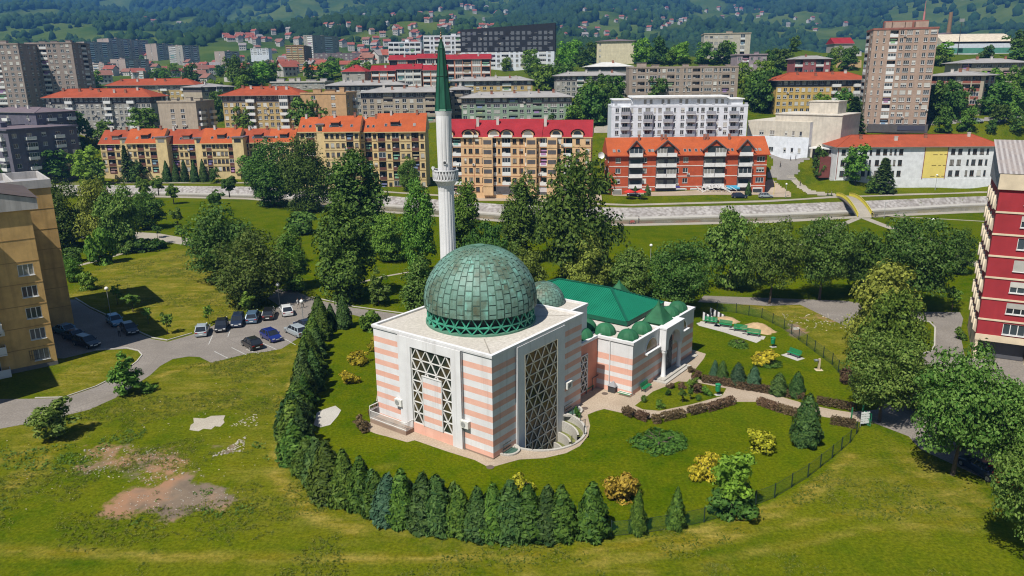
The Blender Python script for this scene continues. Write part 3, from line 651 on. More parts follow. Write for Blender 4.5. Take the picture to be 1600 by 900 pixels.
RT_OR = tilemat('orange_tiles', (.52, .115, .035)); RT_RED = tilemat('red_tiles', (.40, .045, .04)); RT_MIX = tilemat('rust_tiles', (.41, .085, .036)); RT_CRIM = tilemat('crimson_sheet', (.37, .028, .036), 2)
RT_GREY = plain('grey_roof_sheet', (.33, .31, .29), .8, var=.22, scale=.25, streak=.3); RT_BROWN = plain('brown_roof_sheet', (.17, .13, .14), .8, var=.2); CHIM = plain('chimney_brick', (.30, .13, .08)); PLAST = plain('plaster_pale', (.55, .51, .46))
def roof_hip(root, L, Dp, z, rise, oh, mat, chim=4, name='roof', seed=1, gable=False, x0=0.0, lip=None):
    a, b, c, d_ = x0-oh, L+oh, -oh, Dp+oh; h = (Dp+2*oh)/2; ins = 0.0 if gable else min(h, (b-a)/2-.1); yc = Dp/2
    m = MB(); e = [(a, c, z), (b, c, z), (b, d_, z), (a, d_, z)]; r0, r1 = (a+ins, yc, z+rise), (b-ins, yc, z+rise)
    m.add(e+[r0, r1], ((0, 1, 5, 4), (2, 3, 4, 5), (1, 2, 5), (3, 0, 4)), 0)
    m.box(a, b, c, d_, z-.18, z-.004, 1)
    m.bar(r0, r1, .35, .2, 2)
    if not gable:
        for p, q in ((e[0], r0), (e[3], r0), (e[1], r1), (e[2], r1)): m.bar(Vector(p)+Vector((0, 0, .02)), Vector(q)+Vector((0, 0, .02)), .25, .14, 2)
    o = m.build(name, [mat, lip or REV, mat], root); rr = random.Random(seed)
    for i in range(chim):
        x = a+ins*.7+(b-a-1.4*ins)*(i+.5+rr.uniform(-.25, .25))/chim; y = yc-h*rr.uniform(.12, .5); zr = z+rise*(1-abs(y-yc)/h)
        cm = MB(); s_ = rr.uniform(.35, .5); cm.box(x-s_, x+s_, y-.3, y+.3, zr-.5, zr+1.1); cm.box(x-s_-.08, x+s_+.08, y-.38, y+.38, zr+1.1, zr+1.25)
        if rr.random() < .3: cm.tube((x, y, zr+1.2), (x, y, zr+2.6), .04)
        cm.build('chimney', CHIM if rr.random() < .6 else PLAST, o)
    return o
def roof_flat(root, L, Dp, z, oh, mat, par=.5, seed=1, huts=2, name='roof', wallm=None):
    m = MB(); a, b, c, d_ = -oh, L+oh, -oh, Dp+oh
    m.box(a, b, c, d_, z, z+.25, 1, 0)
    for x0, x1, y0, y1 in ((a, b, c, c+.2), (a, b, d_-.2, d_), (a, a+.2, c+.2, d_-.2), (b-.2, b, c+.2, d_-.2)): m.box(x0, x1, y0, y1, z+.25, z+.25+par, 1)
    o = m.build(name, [mat, wallm or PLAST], root); rr = random.Random(seed)
    for i in range(huts):
        x = L*(i+.5+rr.uniform(-.3, .3))/huts; q = MB(); w_ = rr.uniform(.8, 2.0); y = Dp*rr.uniform(.3, .6); hh = rr.uniform(1., 2.2)
        q.box(x-w_, x+w_, y-1, y+1, z+.24, z+hh); q.box(x-w_-.15, x+w_+.15, y-1.15, y+1.15, z+hh, z+hh+.12); q.build('roof_hut', wallm or PLAST, o)
    return o
def place(key, side=None):
    xl, xr, yb, yt, YL, YR = TOWN[key]; a, b = DZ(xl, yb, YL), DZ(xr, yb, YR); z0 = min(a.z, b.z)
    ma = DZ((xl+xr)/2, yt, (YL+YR)/2); return a, b, z0, ma.z-z0, (Vector((b.x, b.y))-Vector((a.x, a.y))).length, math.atan2(b.y-a.y, b.x-a.x)
def block(key, name, label, cat, floors, dep, wall, front, side='', roof='hip', rmat=None, rise=2.2, oh=.7, attic=None, bands=(), lines=None, trim=None, parm=None, glazed=.25, chim=5, left=None, group=None, fr=None, huts=2, open_p=.35, leftm=None, rows=None, back=False, wh=1.4):
    a, b, z0, hb, L, ang = place(key)
    root = empty(name, (a.x, a.y, z0), ang, label, cat, group)
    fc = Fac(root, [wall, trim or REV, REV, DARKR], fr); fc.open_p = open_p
    bd = list(bands)
    if attic: bd.append((hb-attic, hb, 1))
    kw = dict(bands=bd, parm=parm, glazed=glazed, rows=rows, wh=wh)
    fc.face((0, 0, 0), 0.0, L, hb, floors, front, **kw)
    fc.face((L, 0, 0), math.pi/2, dep, hb, floors, side, **kw)
    fc.face((0, dep, 0), -math.pi/2, dep, hb, floors, left if left is not None else '', **kw)
    fc.face((L, dep, 0), math.pi, L, hb, 1, '', bands=bd)
    fc.mb.box(-.05, L+.05, -.05, dep+.05, -8, 0, 0)
    fc.done()
    if lines:
        m = MB()
        for k in range(1, floors): m.box(-.06, L+.06, -.06, dep+.06, hb*k/floors-.12, hb*k/floors+.04)
        # thin storey lines, kept shallow
        m.build('storey_line', lines, root)
    if roof == 'hip': roof_hip(root, L, dep, hb, rise, oh, rmat, chim, seed=len(label))
    elif roof == 'gable': roof_hip(root, L, dep, hb, rise, oh, rmat, chim, seed=len(label), gable=True)
    else: roof_flat(root, L, dep, hb, oh, rmat or RT_GREY, .35, len(label), huts, wallm=trim or PLAST)
    return root, L, hb, fc
# ------------------------------------------------------------------ the town, far to near
C_ = lambda n, c, **k: plain(n, c, streak=k.pop('streak', .35), **k)
TAUPE = C_('taupe_render', (.36, .285, .225)); MAUVE = C_('mauve_render', (.31, .25, .215)); GREYW = C_('grey_render', (.37, .345, .30)); BEIGE = C_('beige_render', (.43, .36, .27)); PINKB = C_('dusty_beige', (.42, .335, .285))
OCHRE = C_('ochre_render', (.50, .36, .15)); ORNG = C_('orange_render', (.55, .34, .17)); GREENW = C_('green_render', (.26, .34, .245)); DKBL = C_('slate_blue_render', (.13, .12, .15)); CREAM = C_('cream_render', (.66, .58, .40)); WHITE = C_('white_render', (.72, .74, .78), streak=.15)  # DKBL: the shade on the left edge facades is put into its dark colour
BRICK = C_('red_brick_render', (.46, .085, .03), streak=.15); APR = C_('apricot_render', (.68, .44, .235), streak=.2); SAND = C_('sand_render', (.66, .50, .25), streak=.25); BLACKP = C_('black_cladding', (.022, .024, .03), streak=0); LILAC = C_('lilac_render', (.36, .28, .30)); PINKH = C_('red_render', (.33, .10, .10)); STONEW = C_('pale_hall_render', (.58, .52, .43)); TERRA = C_('terracotta_render', (.50, .22, .13)); YELW = C_('yellow_render', (.56, .38, .12)); ATTIC = plain('attic_dark', (.12, .105, .10)); FARB = C_('far_brown', (.29, .17, .08)); DKV = C_('far_slate', (.20, .155, .165))
block('slab_a', 'apartment_block', 'tall grey brown slab block at the left edge, dark balcony column in its front', 'apartment block', 15, 15, MAUVE, 'ww.wLww.wwLwww', 'w.ww', 'flat', RT_GREY, trim=MAUVE, oh=.2, parm=WFR, huts=3, attic=2.2)
block('slab_b', 'apartment_block', 'tall grey brown slab block standing second from the left edge', 'apartment block', 15, 17, MAUVE, '.wwLww.ww.', 'w.wLw', 'flat', RT_GREY, trim=MAUVE, oh=.2, parm=WFR, huts=3, attic=2.2)
for i, (k, side_w, nf, lab) in enumerate((('dt1', 34, 17, 'dark far tower just right of the big slab blocks'), ('dt2', 30, 18, 'tallest dark far tower, with a broad pale edge'), ('dt3', 24, 17, 'dark far tower, third from the left in the distant row'), ('dt4', 24, 15, 'dark far tower with two pale strips, fourth in the distant row'), ('dt5', 22, 14, 'striped far tower near the right end of the distant row'), ('dt6', 20, 10, 'short pale tower standing alone right of the distant row'), ('dt7', 26, 10, 'lower beige block in front of the dark far towers'), ('dt8', 14, 7, 'small beige block with balconies behind the long orange roof'))):
    block(k, 'tower_block', lab, 'tower block', nf, side_w, PINKB if i != 4 else GREYW, 'LW' if i in (4, 7) else '.w.', 'wLwwLw', 'flat', RT_GREY, trim=PINKB, oh=.1, group='towers across the valley', huts=1, leftm=None)
block('long_far', 'apartment_block', 'long low block under an orange roof behind the first orange roofed block', 'apartment block', 4, 12, OCHRE, 'wBwwBwwwBwwBw', 'w', 'hip', RT_MIX, 3.2, 1, attic=2.6)
block('long_left', 'apartment_block', 'long grey block under an orange hip roof at left, dark attic strip', 'apartment block', 5, 13, GREYW, 'wwwwBwwwwwwBwwwBwww', 'ww', 'hip', RT_MIX, 3.4, 1.2, attic=2.7, trim=ATTIC, chim=7)
block('beige_block', 'apartment_block', 'plain beige block with two window columns behind the sand coloured row', 'apartment block', 5, 14, BEIGE, '..ww..', 'BwB', 'flat', RT_GREY, trim=BEIGE, oh=.2, huts=3, rows=range(0, 4))
block('grey_mid', 'apartment_block', 'grey block with shallow sheet roof left of the ochre block', 'apartment block', 5, 18, BEIGE, '...', 'wBw', 'hip', RT_GREY, 1.6, .8, attic=2.4, trim=ATTIC, chim=2)
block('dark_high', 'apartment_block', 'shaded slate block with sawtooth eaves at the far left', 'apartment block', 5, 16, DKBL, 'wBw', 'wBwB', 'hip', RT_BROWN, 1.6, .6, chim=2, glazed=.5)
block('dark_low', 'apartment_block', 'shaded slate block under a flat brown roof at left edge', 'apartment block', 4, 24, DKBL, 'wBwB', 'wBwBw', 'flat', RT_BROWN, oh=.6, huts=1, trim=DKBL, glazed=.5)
block('ochre', 'apartment_block', 'ochre block under an orange hip roof with a tree before it', 'apartment block', 5, 14, OCHRE, 'wwwwBwwwwBww', 'w', 'hip', RT_MIX, 3.3, 1.1, attic=2.7, trim=ATTIC, chim=6)
block('ochre_end', 'apartment_block', 'tall orange rendered end block joined to the ochre block', 'apartment block', 5, 16, ORNG, '.w.w.', 'wB', 'flat', RT_BROWN, trim=ORNG, oh=.15, huts=3)
block('grey_back', 'apartment_block', 'grey block with sheet roof behind the orange end block', 'apartment block', 4, 13, GREYW, 'wwBwwwBwwwBww', 'w', 'hip', RT_GREY, 1.9, 1, attic=2.6, trim=ATTIC, chim=6)
block('beige_mid', 'apartment_block', 'beige grey block with sheet roof left of the minaret', 'apartment block', 5, 14, BEIGE, 'wwwLwwwWLww', 'w', 'hip', RT_GREY, 1.9, 1, attic=2.6, trim=ATTIC, parm=BEIGE, chim=5)
block('beige_mid2', 'apartment_block', 'narrow beige block half hidden behind the minaret', 'apartment block', 5, 14, BEIGE, 'wLw', 'w', 'hip', RT_GREY, 1.6, .9, attic=2.6, trim=ATTIC, parm=BEIGE, chim=2)
block('grey_upper', 'apartment_block', 'ochre and grey block with a long sheet roof just below the terraces', 'apartment block', 3, 12, OCHRE, 'wwLwwwwLwww', 'w', 'hip', RT_GREY, 1.8, 1, attic=2.4, trim=ATTIC, chim=6)
block('green', 'apartment_block', 'pale green block with sheet roof right of the minaret', 'apartment block', 5, 13, GREENW, 'wwLwWwLwwLwWww', 'w', 'hip', RT_GREY, 2.0, 1, attic=2.6, trim=ATTIC, parm=GREENW, chim=7)
block('grey_right', 'apartment_block', 'long grey block with sheet roof left of the taupe block', 'apartment block', 4, 12, GREYW, 'wwwwLwwwwLwww', 'w', 'hip', RT_GREY, 1.7, .9, attic=2.4, trim=ATTIC, chim=4)
block('light_roof', 'low_building', 'low building with a bright pale roof above the long grey block', 'building', 1, 16, GREYW, 'wwWww', '', 'hip', plain('pale_roof', (.62, .60, .55)), 2.2, 1.2, attic=1.6, trim=ATTIC, chim=1)
block('taupe', 'apartment_block', 'long taupe block with dark recessed balconies behind the white block', 'apartment block', 5, 13, TAUPE, '.wLnLnwLw.nwLnLwnLw.', 'w', 'flat', RT_GREY, trim=TAUPE, oh=.1, parm=TAUPE, huts=5, glazed=.35)
# red roofed terraces, stepping up the slope: each unit of a row is a house with its own roof
for key, n, lab in (('terr3', 3, 'lower'), ('terr1', 3, 'upper'), ('terr2', 1, '')):
    a, b, z0, hb, L, ang = place(key); U_ = L/n
    for i in range(n):
        if key == 'terr2': nm = 'crimson roofed terrace house nearest the dark cladded block'
        else: nm = '%s crimson roofed terrace house, %s' % ({'lower': 'lower row', 'upper': 'upper row'}[lab], ('left end of its row', 'middle of its row', 'right end of its row')[i])
        root = empty('terrace_house', (a.x+math.cos(ang)*U_*i, a.y+math.sin(ang)*U_*i, z0+.6*(i % 2)), ang, nm, 'terrace house', 'crimson roofed terrace houses')
        fc = Fac(root, [TERRA, PLAST, REV, DARKR]); fc.face((.4, 0, 0), 0, U_-.8, hb, 3, 'LGL' if U_ > 12 else 'LG', bands=[(0, hb*.9, 1)] if i % 2 else [], glazed=.2)
        fc.face((U_-.4, 0, 0), math.pi/2, 11, hb, 3, 'w.w'); fc.face((.4, 11, 0), -math.pi/2, 11, hb, 3, ''); fc.mb.box(.4, U_-.4, 0, 11, -8, 0, 0); fc.done()
        roof_hip(root, U_-.4, 11, hb, 2.6, .5, RT_CRIM, 1, seed=i+5, gable=True, x0=.4)
a, b, z0, hb, L, ang = place('terr3')
root = empty('house', (DZ(534, 128, 400).x, 402, DZ(534, 128, 400).z), R(-8), 'brown red roofed house standing left of the terraces', 'house')
fc = Fac(root, [GREYW, PLAST, REV, DARKR]); fc.face((0, 0, 0), 0, 12, 5, 2, 'ww'); fc.face((12, 0, 0), math.pi/2, 11, 5, 2, 'w'); fc.face((0, 11, 0), -math.pi/2, 11, 5, 1, ''); fc.mb.box(0, 12, 0, 11, -6, 0, 0); fc.done(); roof_hip(root, 12, 11, 5, 3.4, .6, RT_RED, 1)
block('wht1', 'apartment_block', 'white block of square loggias left of the long white block', 'apartment block', 4, 12, WHITE, 'LLLLLL', '', 'flat', PLAST, oh=.05, trim=WHITE, glazed=0, huts=1)
block('wht2', 'apartment_block', 'white stepped block just left of the black cladded block', 'apartment block', 6, 14, WHITE, 'LwLwLwL', '', 'flat', PLAST, oh=.05, trim=WHITE, glazed=.2, huts=1)
root, L, hb, fc = block('bw', 'apartment_block', 'long block, black cladding above and white balconied storeys below, sloping top', 'apartment block', 8, 16, WHITE, '.wLwwLwLwwLwwLw.', 'w.w', 'flat', BLACKP, oh=.08, trim=BLACKP, bands=[], huts=0, parm=WFR)
q = MB(); z1 = hb*.44; slope = .055
def blk(x0, x1, y0, y1): q.add([(x0, y0, z1), (x1, y0, z1), (x1, y1, z1), (x0, y1, z1), (x0, y0, hb+.6+x0*slope), (x1, y0, hb+.6+x1*slope), (x1, y1, hb+.6+x1*slope), (x0, y1, hb+.6+x0*slope)], ((0, 1, 5, 4), (1, 2, 6, 5), (2, 3, 7, 6), (3, 0, 4, 7), (4, 5, 6, 7), (3, 2, 1, 0)), 0)
nb = 17
blk(-.5, L+.5, -.1, 16.2); g = L/nb
for i in range(nb):
    for j in range(4):
        zz = z1+.5+j*(hb-z1-.2)/4
        if (i*7+j*3) % 5: q.box(i*g+.35, i*g+g*.72, -.16, -.06, zz, zz+1.9, 1)
q.build('cladding', [BLACKP, glassmat('far_glass', (.16, .17, .19), .2)], root)
block('brown_t', 'tower_block', 'brown tower with pale balcony bands right of centre left valley', 'tower block', 14, 26, FARB, 'LLL', 'w.w', 'flat', FARB, oh=.1, trim=FARB, parm=C_('balcony_sand', (.55, .42, .25)), glazed=0, huts=2)
block('grey_t', 'tower_block', 'slim grey tower behind the brown tower', 'tower block', 16, 34, GREYW, 'wL', 'wwLw', 'flat', GREYW, oh=.1, trim=GREYW, huts=1)
block('violet', 'apartment_block', 'long violet grey block far beyond the orange roofs', 'apartment block', 4, 16, DKV, 'wwwwwwwwwwwww', '', 'flat', RT_BROWN, oh=.1, trim=DKV, huts=4)
block('cream', 'school_building', 'cream block with a red slatted strip behind the park trees', 'building', 4, 22, CREAM, 'n.......', '', 'hip', RT_BROWN, 1.6, .8, chim=1)
root, L, hb, fc = block('school', 'school_building', 'pale grey school block on the ridge left of the tower', 'building', 5, 18, C_('school_render', (.50, .45, .36)), 'WWWWWW....T...', '', 'flat', RT_BROWN, oh=.3, trim=BEIGE, huts=1)
block('lilac', 'house', 'lilac flat roofed house on the slope left of the tower', 'house', 3, 12, LILAC, 'wLw.ww', 'w', 'flat', RT_GREY, oh=.4, huts=1, trim=LILAC)
block('pinkh', 'house', 'dark red house with grey roof above the orange roofed yellow block', 'house', 2, 10, PINKH, 'LwwLw', '', 'hip', RT_GREY, 1.6, .8, chim=1)
block('barn', 'house', 'small house with a bright crimson roof on the ridge', 'house', 1, 12, GREYW, 'w.w', 'w', 'gable', RT_CRIM, 3.6, .6, chim=0)
root, L, hb, fc = block('tower', 'tower_block', 'tall brown tower block with white window boxes at right', 'tower block', 14, 17, C_('tower_render', (.40, .285, .215)), '.n.n.LwWw.wW', 'L.w.L', 'flat', RT_BROWN, trim=C_('tower_trim', (.30, .12, .09)), oh=.15, parm=WFR, glazed=.45, huts=0, left='L.w')
q = MB()
for x, w_ in ((5, 1.0), (8.2, 1.9), (11.4, 1.0), (15.5, 2.0)): q.box(x-w_, x+w_, 3, 6, hb+.2, hb+2.6)
q.box(4, 18, 6.2, 9, hb+.2, hb+3.2, 1); q.build('roof_hut', [MATS['tower_render'], MATS['tower_trim']], root)
q = MB(); q.tube((16.5, 7, hb+3), (16.5, 7, hb+6), .35, .3); q.tube((16.5, 7, hb+6), (16.5, 7, hb+9.5), .12, .06); q.build('antenna', [plain('mast_red', (.5, .2, .2))], root)
q = MB(); q.box(1.5, L+.6, -.9, -.05, .2, 3.0); q.build('shop_front', [DARKR], root)
q = MB(); q.box(L*.55, L*.98, -1.05, -.92, .9, 2.6); q.build('shop_window', [glassmat('shop_glass', (.12, .15, .22))], root)
block('yellow', 'apartment_block', 'yellow block under an orange hip roof behind dark trees, left of the tower', 'apartment block', 5, 13, YELW, 'wwwwwwwwwBwwBw', 'w', 'hip', RT_MIX, 3, 1.2, attic=2.6, trim=ATTIC, chim=4)
block('rows', 'apartment_block', 'block with brick red loggia panels and grey roof right of the tower', 'apartment block', 5, 20, BEIGE, 'LLLwLL.', '.LwL.', 'hip', RT_GREY, 1.8, 1.2, parm=C_('brick_panel', (.30, .10, .07)), glazed=.2, chim=3)
block('rows2', 'apartment_block', 'brown block with grey roof and dark balconies at the far right', 'apartment block', 4, 16, BEIGE, '.L.wL.wL.L', '', 'hip', RT_GREY, 1.8, 1.2, chim=3, parm=BEIGE)
block('h1', 'house', 'house with a bright orange roof between the valley trees', 'house', 2, 9, BEIGE, 'w.w', '', 'gable', RT_OR, 2.6, .6, chim=1)
block('h2', 'house', 'house with a bright orange roof before the brown tower', 'house', 2, 9, BEIGE, 'w.w', '', 'gable', RT_OR, 2.8, .6, chim=1)
block('h3', 'apartment_block', 'small white blocks at the hill foot beyond the lone pale tower', 'apartment block', 4, 14, WHITE, 'wLwwLw', '', 'flat', RT_GREY, oh=.1, huts=1)
block('h4', 'house', 'low red roofed building left of the terraces beyond the violet block', 'house', 2, 12, PINKH, 'wwww', '', 'hip', RT_RED, 3, .6, chim=2)
block('h5', 'apartment_block', 'dark low block between the far towers and the lone pale tower', 'apartment block', 5, 18, DKV, 'wLwwLwwL', '', 'flat', RT_BROWN, oh=.1, huts=2)
block('h6', 'low_building', 'long flat dark roofed building behind the ochre block', 'building', 2, 20, GREYW, 'wwwwwwwww', '', 'flat', RT_BROWN, oh=.4, huts=6)
block('h7', 'apartment_block', 'small beige block at the foot of the far towers', 'apartment block', 5, 12, BEIGE, 'LwL', '', 'flat', RT_GREY, oh=.1, huts=1)
block('h8', 'house', 'house with a brown roof just left of the white loggia block', 'house', 2, 12, GREYW, 'w.ww', '', 'hip', RT_RED, 4, .6, chim=1)
# sports hall, its dark grandstand roof, chimney stack and floodlight mast on the ridge at right
a, b, z0, hb, L, ang = place('hall'); root = empty('sports_hall', (a.x, a.y, z0), ang, 'long pale sports hall with curved cream roof on the ridge', 'sports hall')
m = MB(); m.box(0, L, 0, 26, -6, hb, 0); m.box(-6, L+4, -2.2, -2.0, .4, 3.2, 2); m.build('wall', [WHITE, CREAM, C_('stadium_green', (.10, .30, .22))], root)
q = MB(); n = 10
pr = [(26*i/n, hb+5.6*math.sin(math.pi*min(.98, (i/n)*.9+.06))) for i in range(n+1)]
for i in range(n): q.quad((0, *pr[i]), (L, *pr[i]), (L, *pr[i+1]), (0, *pr[i+1]))
q.add([(0, y, z) for y, z in pr]+[(0, 26, hb-.1), (0, 0, hb-.1)], (tuple(range(n+3)),)); q.add([(L, y, z) for y, z in pr]+[(L, 26, hb-.1), (L, 0, hb-.1)], (tuple(range(n+3))[::-1],))
q.build('roof', [plain('hall_roof', (.62, .53, .40), streak=.5)], root)
for i in range(8): q = MB(); q.box(2+i*L/8, 2+i*L/8+3, -.08, -.01, 1, 2.6); q.build('window', [plain('hall_panel', (.5, .16, .10)) if i in (3, 5, 6) else WFR], root)
p = DZ(1447, 62, 440); root = empty('grandstand', p, 0, 'dark sloping grandstand roof between the tower and the sports hall', 'grandstand')
m = MB(); m.add([(0, 0, 1.5), (14, 0, 3.2), (14, 10, 3.6), (0, 10, 1.9), (0, 0, 1.9), (14, 0, 3.6), (14, 10, 4.0), (0, 10, 2.3)], ((0, 1, 5, 4), (1, 2, 6, 5), (2, 3, 7, 6), (3, 0, 4, 7), (4, 5, 6, 7))); m.build('roof', [RT_BROWN], root)
m = MB(); m.box(.5, 13, 8, 9.5, -6, 2.2); 
for x in (1, 5, 9, 13): m.bar((x, .5, -8), (x, .5, 2.2), .4)
m.build('wall', [C_('stand_green', (.06, .22, .16))], root)
p = DZ(1481, 58, 900); root = empty('chimney_stack', (p.x, p.y, p.z-20), 0, 'slim dark factory chimney on the right horizon', 'chimney'); m = MB(); m.lathe([(2.6, 0), (2.2, 30), (1.9, ztop(p.x, p.y, 19)-p.z+20), (.1, ztop(p.x, p.y, 19)-p.z+20)], 12); m.build('shaft', [FARB], root)
p = DZ(1497, 76, 420); root = empty('floodlight_mast', p, 0, 'tall floodlight mast in front of the sports hall', 'floodlight'); hh = ztop(p.x, p.y, 31)-p.z
m = MB(); m.tube((0, 0, -3), (0, 0, hh), .22, .12); m.build('pole', [DARKST], root); m = MB(); m.box(-1.2, 1.2, -.2, .2, hh-1, hh+.6); m.build('lamp_head', [plain('lamp_grey', (.3, .3, .3))], root)
# pale public hall with its box tower
a, b, z0, hb, L, ang = place('hallw'); root = empty('public_hall', (a.x, a.y, z0), ang, 'pale windowless public hall of stepped boxes behind the street', 'public hall')
fc = Fac(root, [WHITE, STONEW, REV, DARKR]); fc.face((0, 0, 0), 0, L, hb*.82, 2, '..ww.nnn.', bands=[(hb*.45, hb, 1)]); fc.face((L, 0, 0), math.pi/2, 22, hb*.82, 1, ''); fc.face((0, 22, 0), -math.pi/2, 22, hb*.82, 1, ''); fc.mb.box(0, L, 0, 22, -6, 0, 0); fc.mb.quad((0, 0, hb*.82), (L, 0, hb*.82), (L, 22, hb*.82), (0, 22, hb*.82), 1)
fc.mb.box(L*.4, L+9, 2.5, 20, -2, hb*.98, 1); fc.mb.box(L*.82, L+5.5, 8, 16, hb*.98, hb*.98+4.0, 1); fc.done()
m = MB(); m.box(L*.4-.25, L+9.25, 2.25, 20.25, hb*.98, hb*.98+.3); m.box(L*.82-.2, L+5.7, 7.8, 16.2, hb*.98+4, hb*.98+4.3); m.build('roof', [plain('hall_top', (.62, .56, .47), streak=.5)], root)
m = MB(); m.box(L+1, L+12, -2, 2.4, 2.6, 3.0); m.box(L+1.5, L+11, 0, 2.4, -3, 2.6, 1); m.build('canopy', [WFR, DARKR], root)
# white block with grey balcony stacks and a set back top storey
root, L, hb, fc = block('white', 'apartment_block', 'large white block with six stacks of grey balconies', 'apartment block', 6, 15, WHITE, '.wBn.wBnwBn.wBnwBn.wBw.', '', 'flat', PLAST, oh=.05, trim=WHITE, parm=plain('balcony_grey', (.33, .33, .36)), glazed=.05, huts=0, rows=range(0, 6))
m = MB(); m.box(L*.16, L*.86, 3, 14, hb+.2, hb+2.9, 0); m.box(.8, L*.16, 4, 13, hb+.2, hb+2.2, 0); m.box(L*.86, L-.8, 4, 13, hb+.2, hb+2.2, 0)
for i in range(15): x = L*.2+i*L*.044; m.box(x, x+.9, 2.93, 2.99, hb+.9, hb+2.3, 1) if i % 3 else None
m.build('penthouse', [WHITE, GLASS], root)
m = MB(); m.box(L*.15, L*.87, 1.8, 14.4, hb+2.9, hb+3.4); m.box(.4, L*.15, 3.4, 13.4, hb+2.2, hb+2.5); m.box(L*.87, L-.4, 3.4, 13.4, hb+2.2, hb+2.5); m.build('roof_slab', [plain('roof_white', (.78, .77, .74))], root)
m = MB()
for i in range(9): x = 1+i*(L-2)/8; m.box(x, x+.9, .5, .8, hb+.3, hb+1.2)
m.build('terrace_rail', [plain('rail_grey', (.40, .40, .42))], root)
# long white and yellow housing under an orange hip roof
root, L, hb, fc = block('hous', 'housing_block', 'long white low block with a yellow panel and orange hip roof', 'housing block', 3, 12, C_('white_wall', (.74, .74, .74), streak=.12), '.wnw.wn,wwnnw..' + '......' + '.wnn,ww.nwwn.w', '..', 'hip', RT_MIX, 3.2, .8, fr=BROWNF, chim=4, left='..w..', open_p=.1, wh=1.7)
m = MB(); xa, xb = L*.54, L*.68; m.box(xa, xb, -.06, -.004, .3, hb-.05); m.build('panel', [plain('yellow_panel', (.76, .60, .16), var=.08)], root)
for x in (L*.54, L*.68, L*.006): m = MB(); m.tube((x, -.1, 0), (x, -.1, hb), .09); m.build('downpipe', [plain('pipe_red', (.25, .06, .04))], root)
m = MB(); m.box(-3.5, -.2, 4, 8, 0, 6.5); m.build('stair_tower', [plain('stair_red', (.17, .05, .04))], root)
# ------------------------------------------------------------------ near row of blocks beyond the river, each with a shape of its own
def wedge(root, x0, x1, y0, y1, z, rise, mat, front=1.0, side=REV, name='roof', rise_y=None):
    """steep front slope up to a ridge, then down behind"""
    yr = y0+(y1-y0)*.5 if rise_y is None else rise_y
    m = MB(); a = [(x0, y0, z), (x1, y0, z), (x1, yr, z+rise), (x0, yr, z+rise), (x1, y1, z+rise*.2), (x0, y1, z+rise*.2)]
    m.add(a, ((0, 1, 2, 3), (3, 2, 4, 5)), 0); m.add([a[1], a[4], a[2], (x1, y1, z-.05), (x1, y0, z-.05)], ((4, 3, 1, 2, 0),), 1); m.add([a[0], a[3], a[5], (x0, y1, z-.05), (x0, y0, z-.05)], ((0, 1, 2, 3, 4),), 1)
    m.box(x0, x1, y0-.02, y0+.25, z-.28, z-.005, 1)
    return m.build(name, [mat, side], root)
def skylight(parent, x, y, z, slope):
    m = MB(); c, s_ = math.cos(slope), math.sin(slope)
    P = lambda u, v, d: (x+u, y+v*c-d*s_, z+v*s_+d*c)
    for u0, u1, v0, v1, mi, d in ((-.42, .42, -.62, .62, 0, .1), (-.33, .33, -.53, .53, 1, .115)): m.quad(P(u0, v0, d), P(u1, v0, d), P(u1, v1, d), P(u0, v1, d), mi)
    m.quad(P(-.42, -.62, 0), P(.42, -.62, 0), P(.42, -.62, .1), P(-.42, -.62, .1), 0); m.build('skylight', [plain('skylight_frame', (.30, .29, .28)), GLASS], parent)
def dormer(parent, x, y0, y1, z0, w_, hh, mat, wallm, gab=False):
    m = MB()
    if gab:
        m.add([(x-w_/2, y0, z0), (x+w_/2, y0, z0), (x+w_/2, y0, z0+hh*.4), (x, y0, z0+hh), (x-w_/2, y0, z0+hh*.4)], ((0, 1, 2, 3, 4),), 1)
        m.add([(x-w_/2-.35, y0-.35, z0+hh*.4-.3), (x, y0-.35, z0+hh+.12), (x, y1, z0+hh+.12), (x-w_/2-.35, y1, z0+hh*.4-.3)], ((0, 1, 2, 3),), 0); m.add([(x+w_/2+.35, y0-.35, z0+hh*.4-.3), (x, y0-.35, z0+hh+.12), (x, y1, z0+hh+.12), (x+w_/2+.35, y1, z0+hh*.4-.3)], ((3, 2, 1, 0),), 0)
        m.bar((x-w_/2-.35, y0-.38, z0+hh*.4-.3), (x, y0-.38, z0+hh+.12), .15, .3, 3); m.bar((x+w_/2+.35, y0-.38, z0+hh*.4-.3), (x, y0-.38, z0+hh+.12), .15, .3, 3)
        m.box(x-w_*.33, x+w_*.33, y0-.03, y0+.02, z0+.1, z0+hh*.62, 2)
    else:
        m.box(x-w_/2, x+w_/2, y0, y1, z0, z0+hh, 1); m.box(x-w_*.4, x+w_*.4, y0-.03, y0+.01, z0+.35, z0+hh-.25, 2); m.add([(x-w_/2-.2, y0-.35, z0+hh), (x+w_/2+.2, y0-.35, z0+hh), (x+w_/2+.2, y1+.4, z0+hh+.45), (x-w_/2-.2, y1+.4, z0+hh+.45)], ((0, 1, 2, 3),), 0); m.box(x-w_/2-.2, x+w_/2+.2, y0-.36, y0-.34, z0+hh-.2, z0+hh, 0)
    return m.build('dormer', [mat, wallm, GLASS, DARKR], parent)
